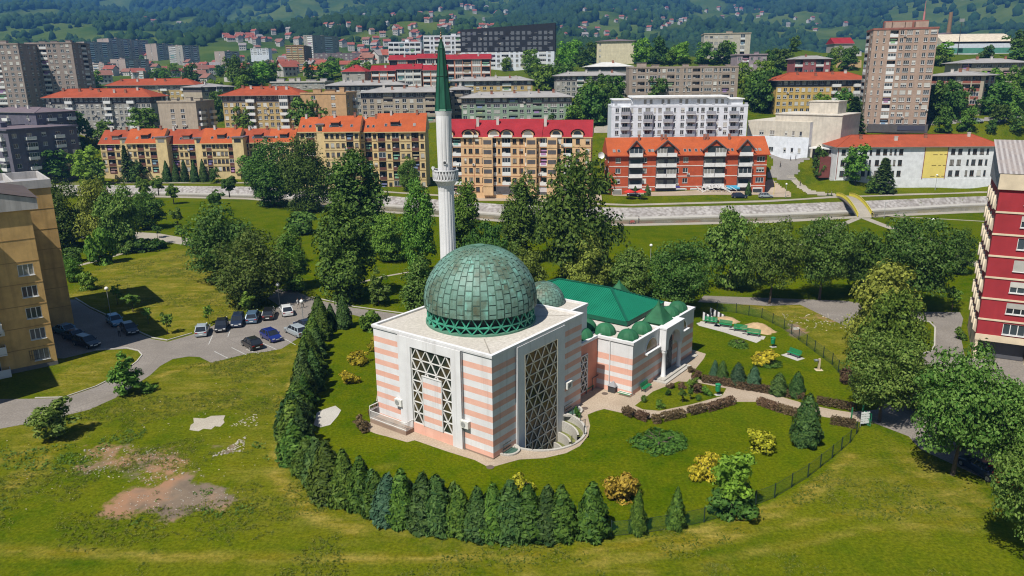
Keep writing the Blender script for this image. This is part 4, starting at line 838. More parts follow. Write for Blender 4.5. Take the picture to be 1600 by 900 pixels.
def unit_house(px0, px1, yb, yt, Y, roofpx, label, cat, group, wall, pattern, floors, rmat, name='apartment_block', dep=12, sk=3, dm=1, lo=None, parm=None, setback=0.0):
    a, b = DZ(px0, yb, Y), DZ(px1, yb, Y); L = b.x-a.x; hb = ztop(a.x, Y, yt)-a.z
    root = empty(name, (a.x, Y+setback, a.z), 0, label, cat, group); fc = Fac(root, [wall, lo or DARKR, REV, DARKR], BROWNF); fc.open_p = .2
    fc.face((0, 0, 0), 0, L, hb, floors, pattern, parm=parm, glazed=.15); fc.face((L, 0, 0), math.pi/2, dep, hb, floors, ''); fc.face((0, dep, 0), -math.pi/2, dep, hb, floors, ''); fc.mb.box(0, L, 0, dep, -5, 0, 0); fc.done()
    m = MB()
    for k in range(1, floors): m.box(-.03, L+.03, -.05, -.001, hb*k/floors-.2, hb*k/floors+.02)
    m.build('storey_line', shade_mat(wall), root)
    rise = ztop(a.x, Y+dep*.5, roofpx)-a.z-hb
    rf = wedge(root, -.4, L+.4, -.6, dep+.3, hb, rise, rmat, side=wall)
    sl = math.atan2(rise, dep*.5+.3); rr = random.Random(int(px0))
    for i in range(sk):
        x = L*(i+.6)/sk*.9; y = dep*.14; skylight(rf, x, y, hb+(y+.6)*math.tan(sl), sl)
    for i in range(dm):
        x = L*(.3+.5*rr.random()) if dm == 1 else L*(i+.5)/dm; dormer(rf, x, 1.3, 4.2, hb+1.9*math.tan(sl)-.2, 2.6, 1.7, rmat, DARKR)
    for i in range(2):
        x = L*(.2+.6*i+.1*rr.random()); cm = MB(); cm.box(x-.35, x+.35, dep*.42, dep*.42+.7, hb+rise-1.2, hb+rise+.9); cm.box(x-.42, x+.42, dep*.42-.07, dep*.42+.77, hb+rise+.9, hb+rise+1.02); cm.build('chimney', [CHIM if i else PLAST], rf)
    return root, L, hb, rise
def shade_mat(m): return plain(m.name+'_line', (.30, .20, .09))
GRP = 'sand coloured blocks with orange roofs along the river'
DLOG = plain('loggia_brown', (.14, .055, .04))
rowdef = ((163, 203, 272, 225, 277, 203, 'leftmost sand coloured unit of the orange roofed river row', 'wLww', 4), (204, 258, 271, 224, 274, 201, 'sand coloured river unit, second from left in its row', 'wwLwLw', 4), (258, 318, 272, 225, 276, 202, 'sand coloured river unit, third in its row behind small thujas', 'wwLwwLw', 4),
          (320, 376, 271, 224, 273, 200, 'sand coloured river unit behind the parked cars, fourth in its row', 'wLwwwwLw', 4), (376, 424, 270, 223, 276, 201, 'sand coloured river unit, fifth in its row beside a big dark tree', 'wLwwLw', 4), (424, 462, 268, 222, 274, 201, 'sand coloured river unit at the right end of its row', 'wwLww', 4))
for i, (x0, x1, yb, yt, Y, rp, lab, pat, fl) in enumerate(rowdef):
    root, L, hb, rise = unit_house(x0, x1, yb, yt, Y, rp, lab, 'apartment block', GRP, SAND, pat, fl, RT_OR if i % 2 else RT_MIX, sk=2 if i % 2 else 3, parm=DLOG, dm=1)
    if i < 5:        # stair tower between the units, with a small flat roof
        m = MB(); m.box(L-1.6, L+2.2, -.6, 6, 0, hb+1.9, 0); m.box(L-1.9, L+2.5, -.95, 6.2, hb+1.9, hb+2.2, 1)
        m.box(L-.9, L+1.5, -.64, -.59, hb+.2, hb+1.5, 2); m.build('stair_tower', [SAND, RT_BROWN, GLASS], root)
rowdef2 = ((474, 508, 290, 206, 256, 183, 'narrow sand unit with orange roof at the left end of the second row', 'wLw', 6), (512, 566, 292, 206, 254, 181, 'sand unit with red dormer on its orange roof, second row', 'wwwwLw', 6), (566, 594, 294, 206, 257, 183, 'narrow sand unit between two wider ones, second row', 'wLw', 6), (594, 667, 296, 206, 253, 177, 'wide sand unit with brown loggias left of the minaret', 'LwLwwLw', 6))
for i, (x0, x1, yb, yt, Y, rp, lab, pat, fl) in enumerate(rowdef2):
    root, L, hb, rise = unit_house(x0, x1, yb, yt, Y, rp, lab, 'apartment block', GRP, SAND, pat, fl, RT_OR, sk=3, parm=DLOG, dm=1 if i in (1, 3) else 0)
    if i == 0: m = MB(); m.box(L-1.4, L+1.0, -.5, 6, 0, hb+2.2, 0); m.box(L-1.7, L+1.3, -.85, 6.2, hb+2.2, hb+2.5, 1); m.box(L-.9, L+.5, -.54, -.49, hb+.2, hb+1.7, 2); m.build('stair_tower', [SAND, RT_BROWN, GLASS], root)
# apricot block: crimson mansard with round dormers
def apricot():
    a, b = DZ(698, 300, 229), DZ(922, 306, 223); a.z = b.z = min(a.z, b.z); L = math.hypot(b.x-a.x, b.y-a.y); ang = math.atan2(b.y-a.y, b.x-a.x); hb = ztop(a.x, a.y, 214)-a.z
    root = empty('apartment_block', a, ang, 'apricot block with crimson roof and round dormers right of the minaret', 'apartment block')
    fc = Fac(root, [APR, DARKR, REV, DARKR], BROWNF); fc.open_p = .15
    fc.face((0, 0, 0), 0, L, hb, 6, 'wL,nwwwLnLwwLnLwwL,w.w', parm=WFR, glazed=.25, bands=[(0, hb/6*.8, 0)]); fc.face((L, 0, 0), math.pi/2, 13, hb, 6, 'w.w'); fc.face((0, 13, 0), -math.pi/2, 13, hb, 6, ''); fc.mb.box(0, L, 0, 13, -5, 0, 0); fc.done()
    m = MB()
    for k in range(1, 6): m.box(-.03, L+.03, -.05, -.001, hb*k/6-.1, hb*k/6+.02)
    for x in (.2, .33, .52, .66, .83): m.box(L*x-.05, L*x+.05, -.04, -.002, 0, hb)
    m.build('storey_line', [plain('apricot_line', (.40, .14, .07))], root)
    rise = ztop(a.x, a.y+6, 186)-a.z-hb
    xs = [(-.4, L*.2), (L*.2, L*.34), (L*.34, L*.67), (L*.67, L+.4)]
    sl = rise/7.1; rf = None
    for i, (x0, x1) in enumerate(xs):
        rf = wedge(root, x0+.02, x1-.02, -.6+.5*(i % 2), 13.4, hb, rise-.35*(i % 2), RT_CRIM, side=APR)
        for dx in ((x0+x1)/2-3.2, (x0+x1)/2+3.0):
            m = MB(); n = 10; w_ = 2.0; y0 = -.3+.5*(i % 2); z0 = hb-.1
            arc = [(dx+w_*math.cos(math.pi*k/n), z0+.9+1.5*math.sin(math.pi*k/n)) for k in range(n+1)]
            for k in range(n): m.quad((arc[k][0], y0-.4, arc[k][1]), (arc[k+1][0], y0-.4, arc[k+1][1]), (arc[k+1][0], y0+6, arc[k+1][1]), (arc[k][0], y0+6, arc[k][1]), 0)
            m.add([(dx-w_*.85, y0, z0), (dx+w_*.85, y0, z0)]+[(dx+w_*.85*math.cos(math.pi*k/n), y0, z0+.9+1.25*math.sin(math.pi*k/n)) for k in range(n+1)], (tuple(range(n+3)),), 1)
            m.add([(dx+w_*.6*math.cos(math.pi*k/n), y0-.03, z0+.8+1.0*math.sin(math.pi*k/n)) for k in range(n+1)], (tuple(range(n+1)),), 2); m.box(dx-w_*.8, dx+w_*.8, y0-.5, y0-.4, z0, z0+.75, 3)
            m.build('dormer', [RT_CRIM, APR, GLASS, WFR], rf)
        cm = MB(); x = x0+.6; cm.box(x-.4, x+.4, 4, 4.8, hb+rise*.45, hb+rise+.5); cm.build('chimney', [PLAST], rf)
    for i, x in enumerate((.3, .6, .74)):
        m = MB(); m.box(L*x-1.5, L*x+1.5, -1.3, -.05, 0, hb-.2, 0); 
        for k in range(5): m.box(L*x-1.2, L*x+1.2, -1.33, -1.29, hb*k/6+2.7+.95, hb*k/6+2.7+2.2, 1); m.box(L*x-1.52, L*x+1.52, -1.42, -1.3, hb*k/6+2.7, hb*k/6+2.7+.85, 2)
        m.build('bay', [APR, DARKR, APR], root)
    m = MB(); m.box(L*.35, L*.95, -.08, -.02, .2, 2.6); m.build('shop_front', [DARKR], root)
    m = MB(); m.box(L*.62, L*.72, -.14, -.09, 1.0, 2.3); m.build('poster', [plain('poster_pale', (.6, .55, .55))], root)
apricot()
def brickred():
    a, b = DZ(951, 306, 233), DZ(1194, 305, 233); a.z = b.z; L = b.x-a.x; hb = ztop(a.x, a.y, 243)-a.z; fh = hb/4
    root = empty('apartment_block', a, math.atan2(b.y-a.y, b.x-a.x), 'brick red block with four gabled bays and an orange roof by the river', 'apartment block')
    fc = Fac(root, [BRICK, WFR, REV, DARKR]); fc.open_p = .3
    fc.face((0, 0, 0), 0, L, hb, 4, '.w..,.W,....,Ww,.....W..,..WW', wh=1.5); fc.face((L, 0, 0), math.pi/2, 12, hb, 4, 'w.w'); fc.face((0, 12, 0), -math.pi/2, 12, hb, 4, 'w.w'); fc.mb.box(0, L, 0, 12, -3, 0, 0); fc.done()
    m = MB()
    for k in (1, 2, 3): m.box(-.04, L+.04, -.07, -.001, fh*k-.28, fh*k-.04)
    m.build('storey_band', [plain('band_white', (.70, .62, .56))], root)
    rise = ztop(a.x, a.y+6, 215)-a.z-hb; rf = wedge(root, -.7, L+.7, -.8, 12.8, hb, rise, RT_OR, side=BRICK); sl = math.atan2(rise, 6.8)
    for c, w_ in ((.165, 4.2), (.36, 6.2), (.665, 6.6), (.86, 4.2)):
        x = L*c; dormer(rf, x, -.75, 5.4, hb-.2, w_+.6, rise*.92, RT_OR, BRICK, True)
        m = MB(); n = 1 if w_ < 5 else 2
        m.box(x-w_/2, x+w_/2, -.12, -.02, 0, hb+.6, 2)
        for k in (1, 2, 3, 4):
            z_ = k*fh-.35
            for j in range(n):
                x0 = x-w_/2+w_/n*j; x1 = x0+w_/n
                m.box(x0+.08, x1-.08, -1.15, -1.05, z_+.1, z_+1.05, 1); m.box(x0+.02, x1-.02, -1.2, -.13, z_-.12, z_+.08, 0)
                if (k*3+j*2+int(c*100)) % 4 == 0:
                    m.box(x0+.1, x1-.1, -1.02, -.98, z_+1.05, z_+2.35, 3)
                    for u in range(4): xx = x0+.1+(x1-x0-.2)*u/3; m.box(xx-.05, xx+.05, -1.08, -.95, z_+1.0, z_+2.4, 1)
                m.box(x0+.5, x1-.6, -.16, -.121, z_+.1, z_+2.2, 3)
        m.build('balcony_bay', [plain('band_white2', (.72, .70, .66)), plain('balcony_white', (.74, .72, .70)), DARKR, GLASS], root)
    for c in (.03, .06, .255, .275, .48, .51, .55, .585, .755, .78, .93, .955): skylight(rf, L*c, .9, hb+1.7*math.tan(sl), sl)
    for c in (.2, .345, .37, .62, .64, .78): cm = MB(); cm.box(L*c-.3, L*c+.3, 4.6, 5.3, hb+rise-1, hb+rise+.9); cm.build('chimney', [CHIM], rf)
    for c in (.02, .21, .43, .52, .72, .92): m = MB(); m.box(L*c+.1, L*c+3.0, -.1, -.03, .3, fh-.7, 0); m.box(L*c+.2, L*c+2.9, -.13, -.1, .5, fh-1.1, 1); m.build('shop_window', [WFR, GLASS], root)
    m = MB(); 
    for i in range(7):
        t0 = i/7; x0 = L*.56+i*1.7
        m.bar((x0, -.2, 3.0), (x0+1.2, -4.2, .3+2.4*math.sin(math.pi*(.15+.7*t0))*.55+1.0), .12); m.bar((x0, -4.2, .0), (x0, -4.2, 2.0), .1)
    n = 12; pts = [(L*.53+13*k/n, -4.4, .2+3.0*math.sin(math.pi*k/n)) for k in range(n+1)]; pts2 = [(p[0], -1.0, p[2]+.5) for p in pts]
    for k in range(n): m.bar(pts[k], pts[k+1], .14); m.bar(pts2[k], pts2[k+1], .14); m.bar(pts[k], pts2[k+1], .08); m.bar(pts2[k], pts[k+1], .08)
    m.build('canopy_frame', [WFR], root)
    m = MB(); m.add([(L*.75, -.1, 3.2), (L*.83, -.1, 3.2), (L*.83, -1.8, 2.5), (L*.75, -1.8, 2.5), (L*.83, -1.8, 2.2), (L*.75, -1.8, 2.2)], ((0, 1, 2, 3), (3, 2, 4, 5))); m.build('awning', [plain('awning_blue', (.05, .28, .42))], root)
    m = MB(); m.box(L*.415, L*.455, -.2, -.12, fh-.5, fh-.05); m.build('sign', [plain('sign_blue', (.08, .08, .35))], root)
brickred()
# ------------------------------------------------------------------ the mosque. local x = b (along the right hand wall, away), local y = a (along the left hand wall)
MAZ = math.radians(53.0); MC = Vector((-1.98, 66.3, 0))
def MW(b, a, z=0): c, s_ = math.cos(MAZ), math.sin(MAZ); return Vector((MC.x+c*b-s_*a, MC.y+s_*b+c*a, z))
mq = empty('mosque', MC, MAZ, 'pink and white striped mosque with a large green copper dome', 'mosque')
MWHITE, t, b = base('mosque_white', .7, .3); v = coords(t)
c = mixc(t, ramp(t, noise(t, .5, 6, v), .3, .7), (.62, .605, .595), (.73, .72, .71))
c = mixc(t, ramp(t, noise(t, 1.4, 6, coords(t, (1, 1, .05)), .7), .52, .78), c, (.52, .50, .48)); t.links.new(c, b.inputs['Base Color'])
bp = nd(t, 'ShaderNodeBump', i_Strength=.25, i_Distance=.05); t.links.new(noise(t, 3.0, 4, coords(t, (1, 1, .15))), bp.inputs['Height']); t.links.new(bp.outputs[0], b.inputs['Normal'])
MPINK, t, b = base('mosque_pink', .75, .25)
c = mixc(t, ramp(t, noise(t, .6, 6, coords(t)), .3, .7), (.68, .36, .265), (.75, .44, .34)); c = mixc(t, ramp(t, noise(t, 1.4, 6, coords(t, (1, 1, .05)), .7), .55, .8), c, (.50, .30, .25)); t.links.new(c, b.inputs['Base Color'])
MSALM = plain('mosque_salmon', (.58, .24, .16), .75, streak=.2); MROOF = gravel('mosque_roof', (.50, .455, .39), (.63, .58, .51), .8, cracks=False); LATT = plain('lattice_white', (.70, .68, .64), .5, .4, var=.1)
LGLASS, t, b = base('lattice_glass', .15, .5)
vo = nd(t, 'ShaderNodeTexNoise', i_Scale=.35, i_Detail=2); t.links.new(coords(t), vo.inputs['Vector'])
c = mixc(t, ramp(t, vo.outputs[0], .42, .6), (.022, .030, .022), (.075, .055, .025)); t.links.new(c, b.inputs['Base Color'])
LGLASS2, t, b = base('lattice_glass_amber', .25, .35)
c = mixc(t, ramp(t, noise(t, .33, 3, coords(t)), .40, .58), (.020, .024, .013), (.19, .105, .03)); t.links.new(c, b.inputs['Base Color'])
BRICKD = plain('plinth', (.28, .20, .15))
def stripes(z0, period, ht, n, top): return [(max(0, z0+i*period), z0+i*period+ht, 1) for i in range(n)]
class Wall:
    def __init__(s): s.mb = MB()
    def run(s, O, ang, L, Hh, bands, wall=0, cuts=()):
        f = Fac(mq, [], None); f.mb = s.mb; f.face(O, ang, L, Hh, 1, '', bands=bands, wall=wall)
w_ = Wall(); CS = stripes(.06, 1.272, .6, 8, 10.5)
CH = 10.5
w_.run((0, 16, 0), -math.pi/2, 16, CH, CS); w_.run((0, 0, 0), 0, 16, CH, CS); w_.run((16, 0, 0), math.pi/2, 16, CH, CS); w_.run((16, 16, 0), math.pi, 16, CH, CS)
w_.mb.box(0, 16, 0, 16, -4.2, -.001, 0)
hall = w_.mb.build('prayer_hall', [MWHITE, MPINK], mq)
# white frames and lattice windows; P maps (u, z, proud) on a facade
def tri_lattice(mb, P, u0, u1, z0, z1, side, hole=None, mi=0, r=.045):
    hgt_ = side*.866; rows = int(round((z1-z0)/hgt_)); hgt_ = (z1-z0)/rows; n = int(round((u1-u0)/side)); sd = (u1-u0)/n
    def seg(p, q):
        for k in range(4):
            a = [p[j]+(q[j]-p[j])*k/4 for j in (0, 1)]; b_ = [p[j]+(q[j]-p[j])*(k+1)/4 for j in (0, 1)]; m_ = [(a[j]+b_[j])/2 for j in (0, 1)]
            if hole and hole[0]+.02 < m_[0] < hole[1]-.02 and m_[1] < hole[2]-.02: continue
            mb.bar(P(a[0], a[1], .07), P(b_[0], b_[1], .07), r*2, r*2, mi)
    for i in range(rows+1):
        z = z0+i*hgt_; seg((u0, z), (u1, z))
    for i in range(rows):
        za_, zb_ = z0+i*hgt_, z0+(i+1)*hgt_
        flip = (rows-1-i) % 2
        for j in range(n):
            x0, x1 = u0+j*sd, u0+(j+1)*sd; xm = (x0+x1)/2
            if flip: seg((x0, zb_), (xm, za_)); seg((xm, za_), (x1, zb_))
            else: seg((x0, za_), (xm, zb_)); seg((xm, zb_), (x1, za_))
    for u in (u0, u1): seg((u, z0), (u, z1))
PL = lambda u, z, d: (-d, u, z)            # left hand wall: u = a
PR = lambda u, z, d: (u, -d, z)
PRL = lambda u, z, d: (u, -d-.09, z)            # right hand wall: u = b
def fr_box(mb, P, u0, u1, z0, z1, d0, d1, mi=0):
    c = [P(u, z, d) for d in (d0, d1) for u, z in ((u0, z0), (u1, z0), (u1, z1), (u0, z1))]
    mb.add(c, ((0, 1, 2, 3), (4, 5, 6, 7), (0, 1, 5, 4), (1, 2, 6, 5), (2, 3, 7, 6), (3, 0, 4, 7)), mi)
m = MB(); D_ = .22
for u0, u1, z0, z1 in ((3.75, 5.0, -.02, 10.46), (10.5, 12.25, -.02, 10.46), (5.0, 10.5, 9.5, 10.46)): fr_box(m, PL, u0, u1, z0, z1, .002, D_)
fr_box(m, PL, 5.0, 10.5, .0, 1.1, .002, D_-.06, 1)
# striped panel inside the window
for i in range(9):
    z0 = 1.1+i*.617; fr_box(m, PL, 6.35, 8.95, z0, z0+.616, .002, D_-.03, 1 if i % 2 else 0)
m.build('window_frame', [MWHITE, MPINK], mq)
m = MB(); m.quad(PL(5.0, 1.1, .02), PL(10.5, 1.1, .02), PL(10.5, 9.5, .02), PL(5.0, 9.5, .02)); lw = m.build('lattice_window', LGLASS, mq)
m = MB(); tri_lattice(m, PL, 5.05, 10.45, 1.15, 9.45, 1.36, (6.35, 8.95, 6.65)); 
m.bar(PL(6.35, 1.15, .2), PL(6.35, 6.7, .2), .1); m.bar(PL(8.95, 1.15, .2), PL(8.95, 6.7, .2), .1); m.bar(PL(6.3, 6.7, .2), PL(9.0, 6.7, .2), .1); m.build('lattice', LATT, lw)
m = MB()
for u0, u1, z0, z1 in ((3.8, 5.0, -3.4, 10.46), (10.95, 12.35, -3.4, 10.46), (5.0, 10.95, 9.35, 10.46)): fr_box(m, PR, u0, u1, z0, z1, .002, .2)
m.build('window_frame', [MWHITE], mq)
m = MB(); m.quad(PRL(5.0, -3.4, .0), PRL(10.95, -3.4, .0), PRL(10.95, 9.35, .0), PRL(5.0, 9.35, .0)); lw = m.build('lattice_window', LGLASS2, mq)
m = MB(); tri_lattice(m, PRL, 5.05, 10.9, -3.2, 9.3, 1.46, None); m.build('lattice', plain('lattice_cream', (.76, .67, .52), .5, .4, var=.1), lw)  # warm sunlight on these bars is painted into their cream colour
# roof slab with a raised white rim
m = MB(); m.box(-.12, 16.12, -.12, 16.12, CH, CH+.10, 0, 1); o_ = .14
for x0, x1, y0, y1 in ((-o_, 16+o_, -o_, .22), (-o_, 16+o_, 15.78, 16+o_), (-o_, .22, .22, 15.78), (15.78, 16+o_, .22, 15.78)): m.box(x0, x1, y0, y1, CH+.1, CH+.32, 0)
m.bar((.3, .3, CH+.11), (3.6, 3.8, CH+.11), .10, .06, 2); m.bar((15.7, .3, CH+.11), (12.6, 3.9, CH+.11), .08, .04, 2)
m.build('roof', [MWHITE, MROOF, plain('seam', (.3, .27, .23))], mq)
# dome: copper sheets laid in staggered columns, open drum of crossed copper strips
COP, t, b = base('copper_patina', .55, .4)
ge = nd(t, 'ShaderNodeNewGeometry'); v = coords(t)
c = mixc(t, ge.outputs['Random Per Island'], (.110, .205, .158), (.155, .272, .218))
c = mixc(t, ramp(t, noise(t, .34, 5, v, .65), .47, .64), c, (.085, .098, .058))
c = mixc(t, ramp(t, noise(t, 2.2, 5, coords(t, (1, 1, .25)), .7), .5, .8), c, (.075, .115, .075)); c = mixc(t, ramp(t, noise(t, 1.1, 5, coords(t, (1, 1, .4))), .56, .72), c, (.17, .40, .32))
t.links.new(c, b.inputs['Base Color'])
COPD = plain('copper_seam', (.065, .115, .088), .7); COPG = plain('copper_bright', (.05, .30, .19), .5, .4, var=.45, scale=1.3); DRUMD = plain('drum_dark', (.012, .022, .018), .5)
DX, DY = 8.4, 8.1
def dome(parent, cx, cy_, zb, rr, rz, ncol, nrow, name='dome', th0=-.10, top=1.44):
    base_ = MB(); pr = []
    for i in range(25): th = th0+(math.pi/2-th0)*i/24; pr.append((rr*math.cos(th), zb+rz*math.sin(th)))
    base_.lathe([(max(.001, r_), z_) for r_, z_ in pr], 64, 0, (cx, cy_)); o = base_.build(name, [COPD], parent, smooth=True)
    m = MB(); dth = (top-th0)/nrow
    for i in range(ncol):
        a0, a1 = 2*math.pi*i/ncol, 2*math.pi*(i+1)/ncol; off = .5 if i % 2 else 0
        for j in range(-1, nrow):
            t0, t1 = th0+(j+off)*dth, th0+(j+off+1)*dth; t0 = max(t0, th0); t1 = min(t1, top)
            if t1-t0 < dth*.3: continue
            g = .010; ga = .011+0*g; q = []
            for th, sg in ((t0+g, 0), (t1-g, 0)):
                for al in (a0+ga*.9, a1-ga*.9): q.append((th, al))
            P = lambda th, al, e: (cx+(rr+e)*math.cos(th)*math.cos(al), cy_+(rr+e)*math.cos(th)*math.sin(al), zb+(rz+e)*math.sin(th))
            tm = (t0+t1)/2
            m.add([P(q[0][0], q[0][1], .05), P(q[1][0], q[1][1], .05), P(tm, q[1][1], .05), P(q[3][0], q[3][1], .035), P(q[2][0], q[2][1], .035), P(tm, q[0][1], .05)], ((0, 1, 2, 5), (5, 2, 3, 4)), 0)
    m.build('copper_sheet', [COP], o)
    if ncol > 40:
        m = MB()
        for i in range(0, ncol):
            al = 2*math.pi*i/ncol; pts = [(th, al) for th in np.linspace(top-.55 if i % 3 else th0, 1.53, 8)]
            P = lambda th, al, e: (cx+(rr+e)*math.cos(th)*math.cos(al), cy_+(rr+e)*math.cos(th)*math.sin(al), zb+(rz+e)*math.sin(th))
            for p_, q_ in zip(pts[:-1], pts[1:]): m.bar(P(*p_, .05), P(*q_, .05), .045, .05)
        m.lathe([(.55, zb+rz-.02), (.55, zb+rz+.12), (.001, zb+rz+.16)], 20, 0, (cx, cy_)); m.build('seam_rib', [COPG if False else plain('copper_rib', (.10, .20, .14))], o)
    return o
dome(mq, DX, DY, 13.0, 6.02, 5.75, 46, 9)
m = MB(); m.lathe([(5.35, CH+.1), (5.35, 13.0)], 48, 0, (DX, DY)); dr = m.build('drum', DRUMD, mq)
m = MB(); N = 30; rD = 5.72; zz = (CH+.28, 11.48, 12.55)
PD = lambda k, z: (DX+rD*math.cos(2*math.pi*k/N), DY+rD*math.sin(2*math.pi*k/N), z)
for k in range(N):
    for p_, q_ in ((PD(k, zz[1]), PD(k+.5, zz[2])), (PD(k, zz[1]), PD(k-.5, zz[2])), (PD(k, zz[1]), PD(k+.5, zz[0])), (PD(k, zz[1]), PD(k-.5, zz[0]))):
        a_, b_ = Vector(p_), Vector(q_); mid = (a_+b_)/2; m.bar(a_, mid, .17, .12); m.bar(mid, b_, .22, .10)
    m.bar(PD(k, zz[1]), PD(k+1, zz[1]), .2, .14)
m.build('drum_lattice', COPG, dr)
m = MB(); m.lathe([(5.5, CH+.1), (5.95, CH+.1), (5.95, CH+.3), (5.5, CH+.34)], 64, 0, (DX, DY)); m.lathe([(5.4, 12.52), (5.95, 12.52), (6.02, 12.62), (5.9, 12.74), (5.4, 12.74)], 64, 0, (DX, DY)); m.build('drum_ring', plain('ring_copper', (.09, .21, .14)), dr)
# lower apse behind with the second dome
m = MB(); m.box(16.0, 20.4, 2.0, 14.0, -.5, 10.15, 0); m.box(15.9, 20.5, 1.9, 14.1, 10.15, 10.28, 0, 1)
for x0, x1, y0, y1 in ((20.2, 20.5, 1.9, 14.1), (16.2, 20.2, 1.9, 2.2), (16.2, 20.2, 13.8, 14.1)): m.box(x0, x1, y0, y1, 10.28, 10.5, 0)
m.build('apse', [MWHITE, MROOF], mq); dome(mq, 18.3, 6.7, 10.3, 2.45, 2.5, 36, 6, th0=0.0)
# entrance wing
WH = 6.3; WS = [(0, .55, 1), (1.15, 1.9, 1), (2.45, 3.2, 1), (3.8, 4.55, 1)]
w_ = Wall(); w_.run((21.2, 1, 0), -math.pi/2, 4.7, WH, WS); w_.run((21.2, -3.7, 0), 0, 16.8, WH, WS); w_.run((38, -3.7, 0), math.pi/2, 22, WH, WS); w_.run((16, 1, 0), 0, 5.2, WH, [], wall=2); w_.run((38, 18.3, 0), math.pi, 18, WH, WS)
w_.run((20.4, 18.3, 0), -math.pi/2, 4, WH, WS)
w_.mb.build('entrance_wing', [MWHITE, MPINK, MSALM], mq)
m = MB(); e_ = .12
m.add([(x, y, WH) for x, y in ((16, 1), (21.2, 1), (21.2, -3.7), (38, -3.7), (38, 18.3), (16, 18.3))], ((0, 1, 2, 3, 4, 5),), 1)
for x0, x1, y0, y1 in ((21.2-e_, 38+e_, -3.7-e_, -3.45), (21.2-e_, 21.45, -3.45, 1.0), (16.1, 21.2-e_, 1-e_, 1.25), (37.75, 38+e_, -3.45, 18), (21.45, 24.6, .8, 1.05)): m.box(x0, x1, y0, y1, WH-.04, WH+.28, 0)
m.box(28.1, 28.4, -3.45, -.6, WH+.01, WH+.2, 0); m.box(32.4, 32.7, -3.45, -.6, WH+.01, WH+.2, 0); m.box(24.2, 24.32, -3.2, .4, WH+.01, WH+.08, 2)
m.build('wing_roof', [MWHITE, MROOF, plain('gutter', (.05, .05, .05))], mq)
# green hip roof over the inner hall
GRN, t, b = base('green_sheet', .6, .2, .0)
wv = nd(t, 'ShaderNodeTexNoise', i_Scale=.4, i_Detail=5); t.links.new(coords(t), wv.inputs['Vector']); c = mixc(t, ramp(t, wv.outputs[0], .3, .7), (.003, .125, .065), (.007, .18, .095)); t.links.new(c, b.inputs['Base Color'])
GRND = plain('green_fascia', (.006, .09, .05), .5); GRDOME = plain('green_dome_sheet', (.030, .14, .062), .65, .2, var=.3, scale=.8, objvar=.15)
x0, x1, y0, y1, ze, zr = 26.4, 36.5, -.1, 18.4, 7.0, 9.25; ym0, ym1 = 5.1, 13.2; xc = 31.45
m = MB(); e = [(x0, y0, ze), (x1, y0, ze), (x1, y1, ze), (x0, y1, ze)]; r0, r1 = (xc, ym0, zr), (xc, ym1, zr)
m.add(e+[r0, r1], ((0, 4, 5, 3), (1, 2, 5, 4), (0, 1, 4), (2, 3, 5)), 0)
m.box(x0, x1, y0, y1, ze-.55, ze-.005, 1); gr = m.build('green_roof', [GRN, GRND], mq)
m = MB()
def plane_rib(p, q): m.bar(Vector(p)+Vector((0, 0, .03)), Vector(q)+Vector((0, 0, .03)), .05, .09)
n = 62
for i in range(1, n):
    y = y0+(y1-y0)*i/n; f = min(1, (y-y0)/(ym0-y0), (y1-y)/(y1-ym1))
    for xe in (x0, x1): plane_rib((xe, y, ze), (xe+(xc-xe)*f, y, ze+(zr-ze)*f))
n = 34
for i in range(1, n):
    x = x0+(x1-x0)*i/n; f = 1-abs(x-xc)/(xc-x0); plane_rib((x, y0, ze), (x, y0+(ym0-y0)*f, ze+(zr-ze)*f)); plane_rib((x, y1, ze), (x, y1-(y1-ym1)*f, ze+(zr-ze)*f))
GRIB, t, b = base('green_rib', .22, .7, .25); b.inputs['Base Color'].default_value = (.02, .23, .14, 1)
m.build('standing_seam', GRIB, gr)
m = MB()
for p, q in ((e[0], r0), (e[1], r0), (e[2], r1), (e[3], r1), (r0, r1)): m.bar(Vector(p)+Vector((0, 0, .07)), Vector(q)+Vector((0, 0, .07)), .28, .1)
m.build('ridge_cap', GRND, gr)
m = MB()
for x, y in ((24.8, -.2+3.0),): pass
for i in range(7): m.box(x0+.3, x0+.5, y0+.6+i*2.9, y0+.8+i*2.9, WH, ze-.5)
for i in range(4): m.box(x0+.5+i*3.0, x0+.7+i*3.0, y0+.3, y0+.5, WH, ze-.5)
m.box(x0+.8, x1-.8, y0+.8, y1-.8, WH, ze-.5, 1); m.build('roof_post', [MWHITE, DARKR], mq)
def small_dome():
    m = MB(); n = 24; prof = [(1.24*math.cos(th)**.9 if th < 1.5 else .02, 1.15*math.sin(th)) for th in np.linspace(0, 1.53, 12)]
    return [(1.27, 0.0), (1.27, .08)]+[(r_, .08+z_) for r_, z_ in prof]
sdm = MB(); sdm.lathe(small_dome(), 48, 0, (0, 0), lambda i, k: 1.0 if i % 4 else 1.035); sdm.tube((0, 0, 1.2), (0, 0, 1.34), .09, .05, 6, 0); SD = sdm.mesh('small_dome', [GRDOME], False)
for b_, a_ in ((23.1, 3.7), (20.0, 2.3), (23.0, 1.0), (22.6, -2.3), (26.0, -2.3), (33.6, -2.3), (36.2, -2.2)): put('small_dome', SD, mq, (b_, a_, WH+.02))
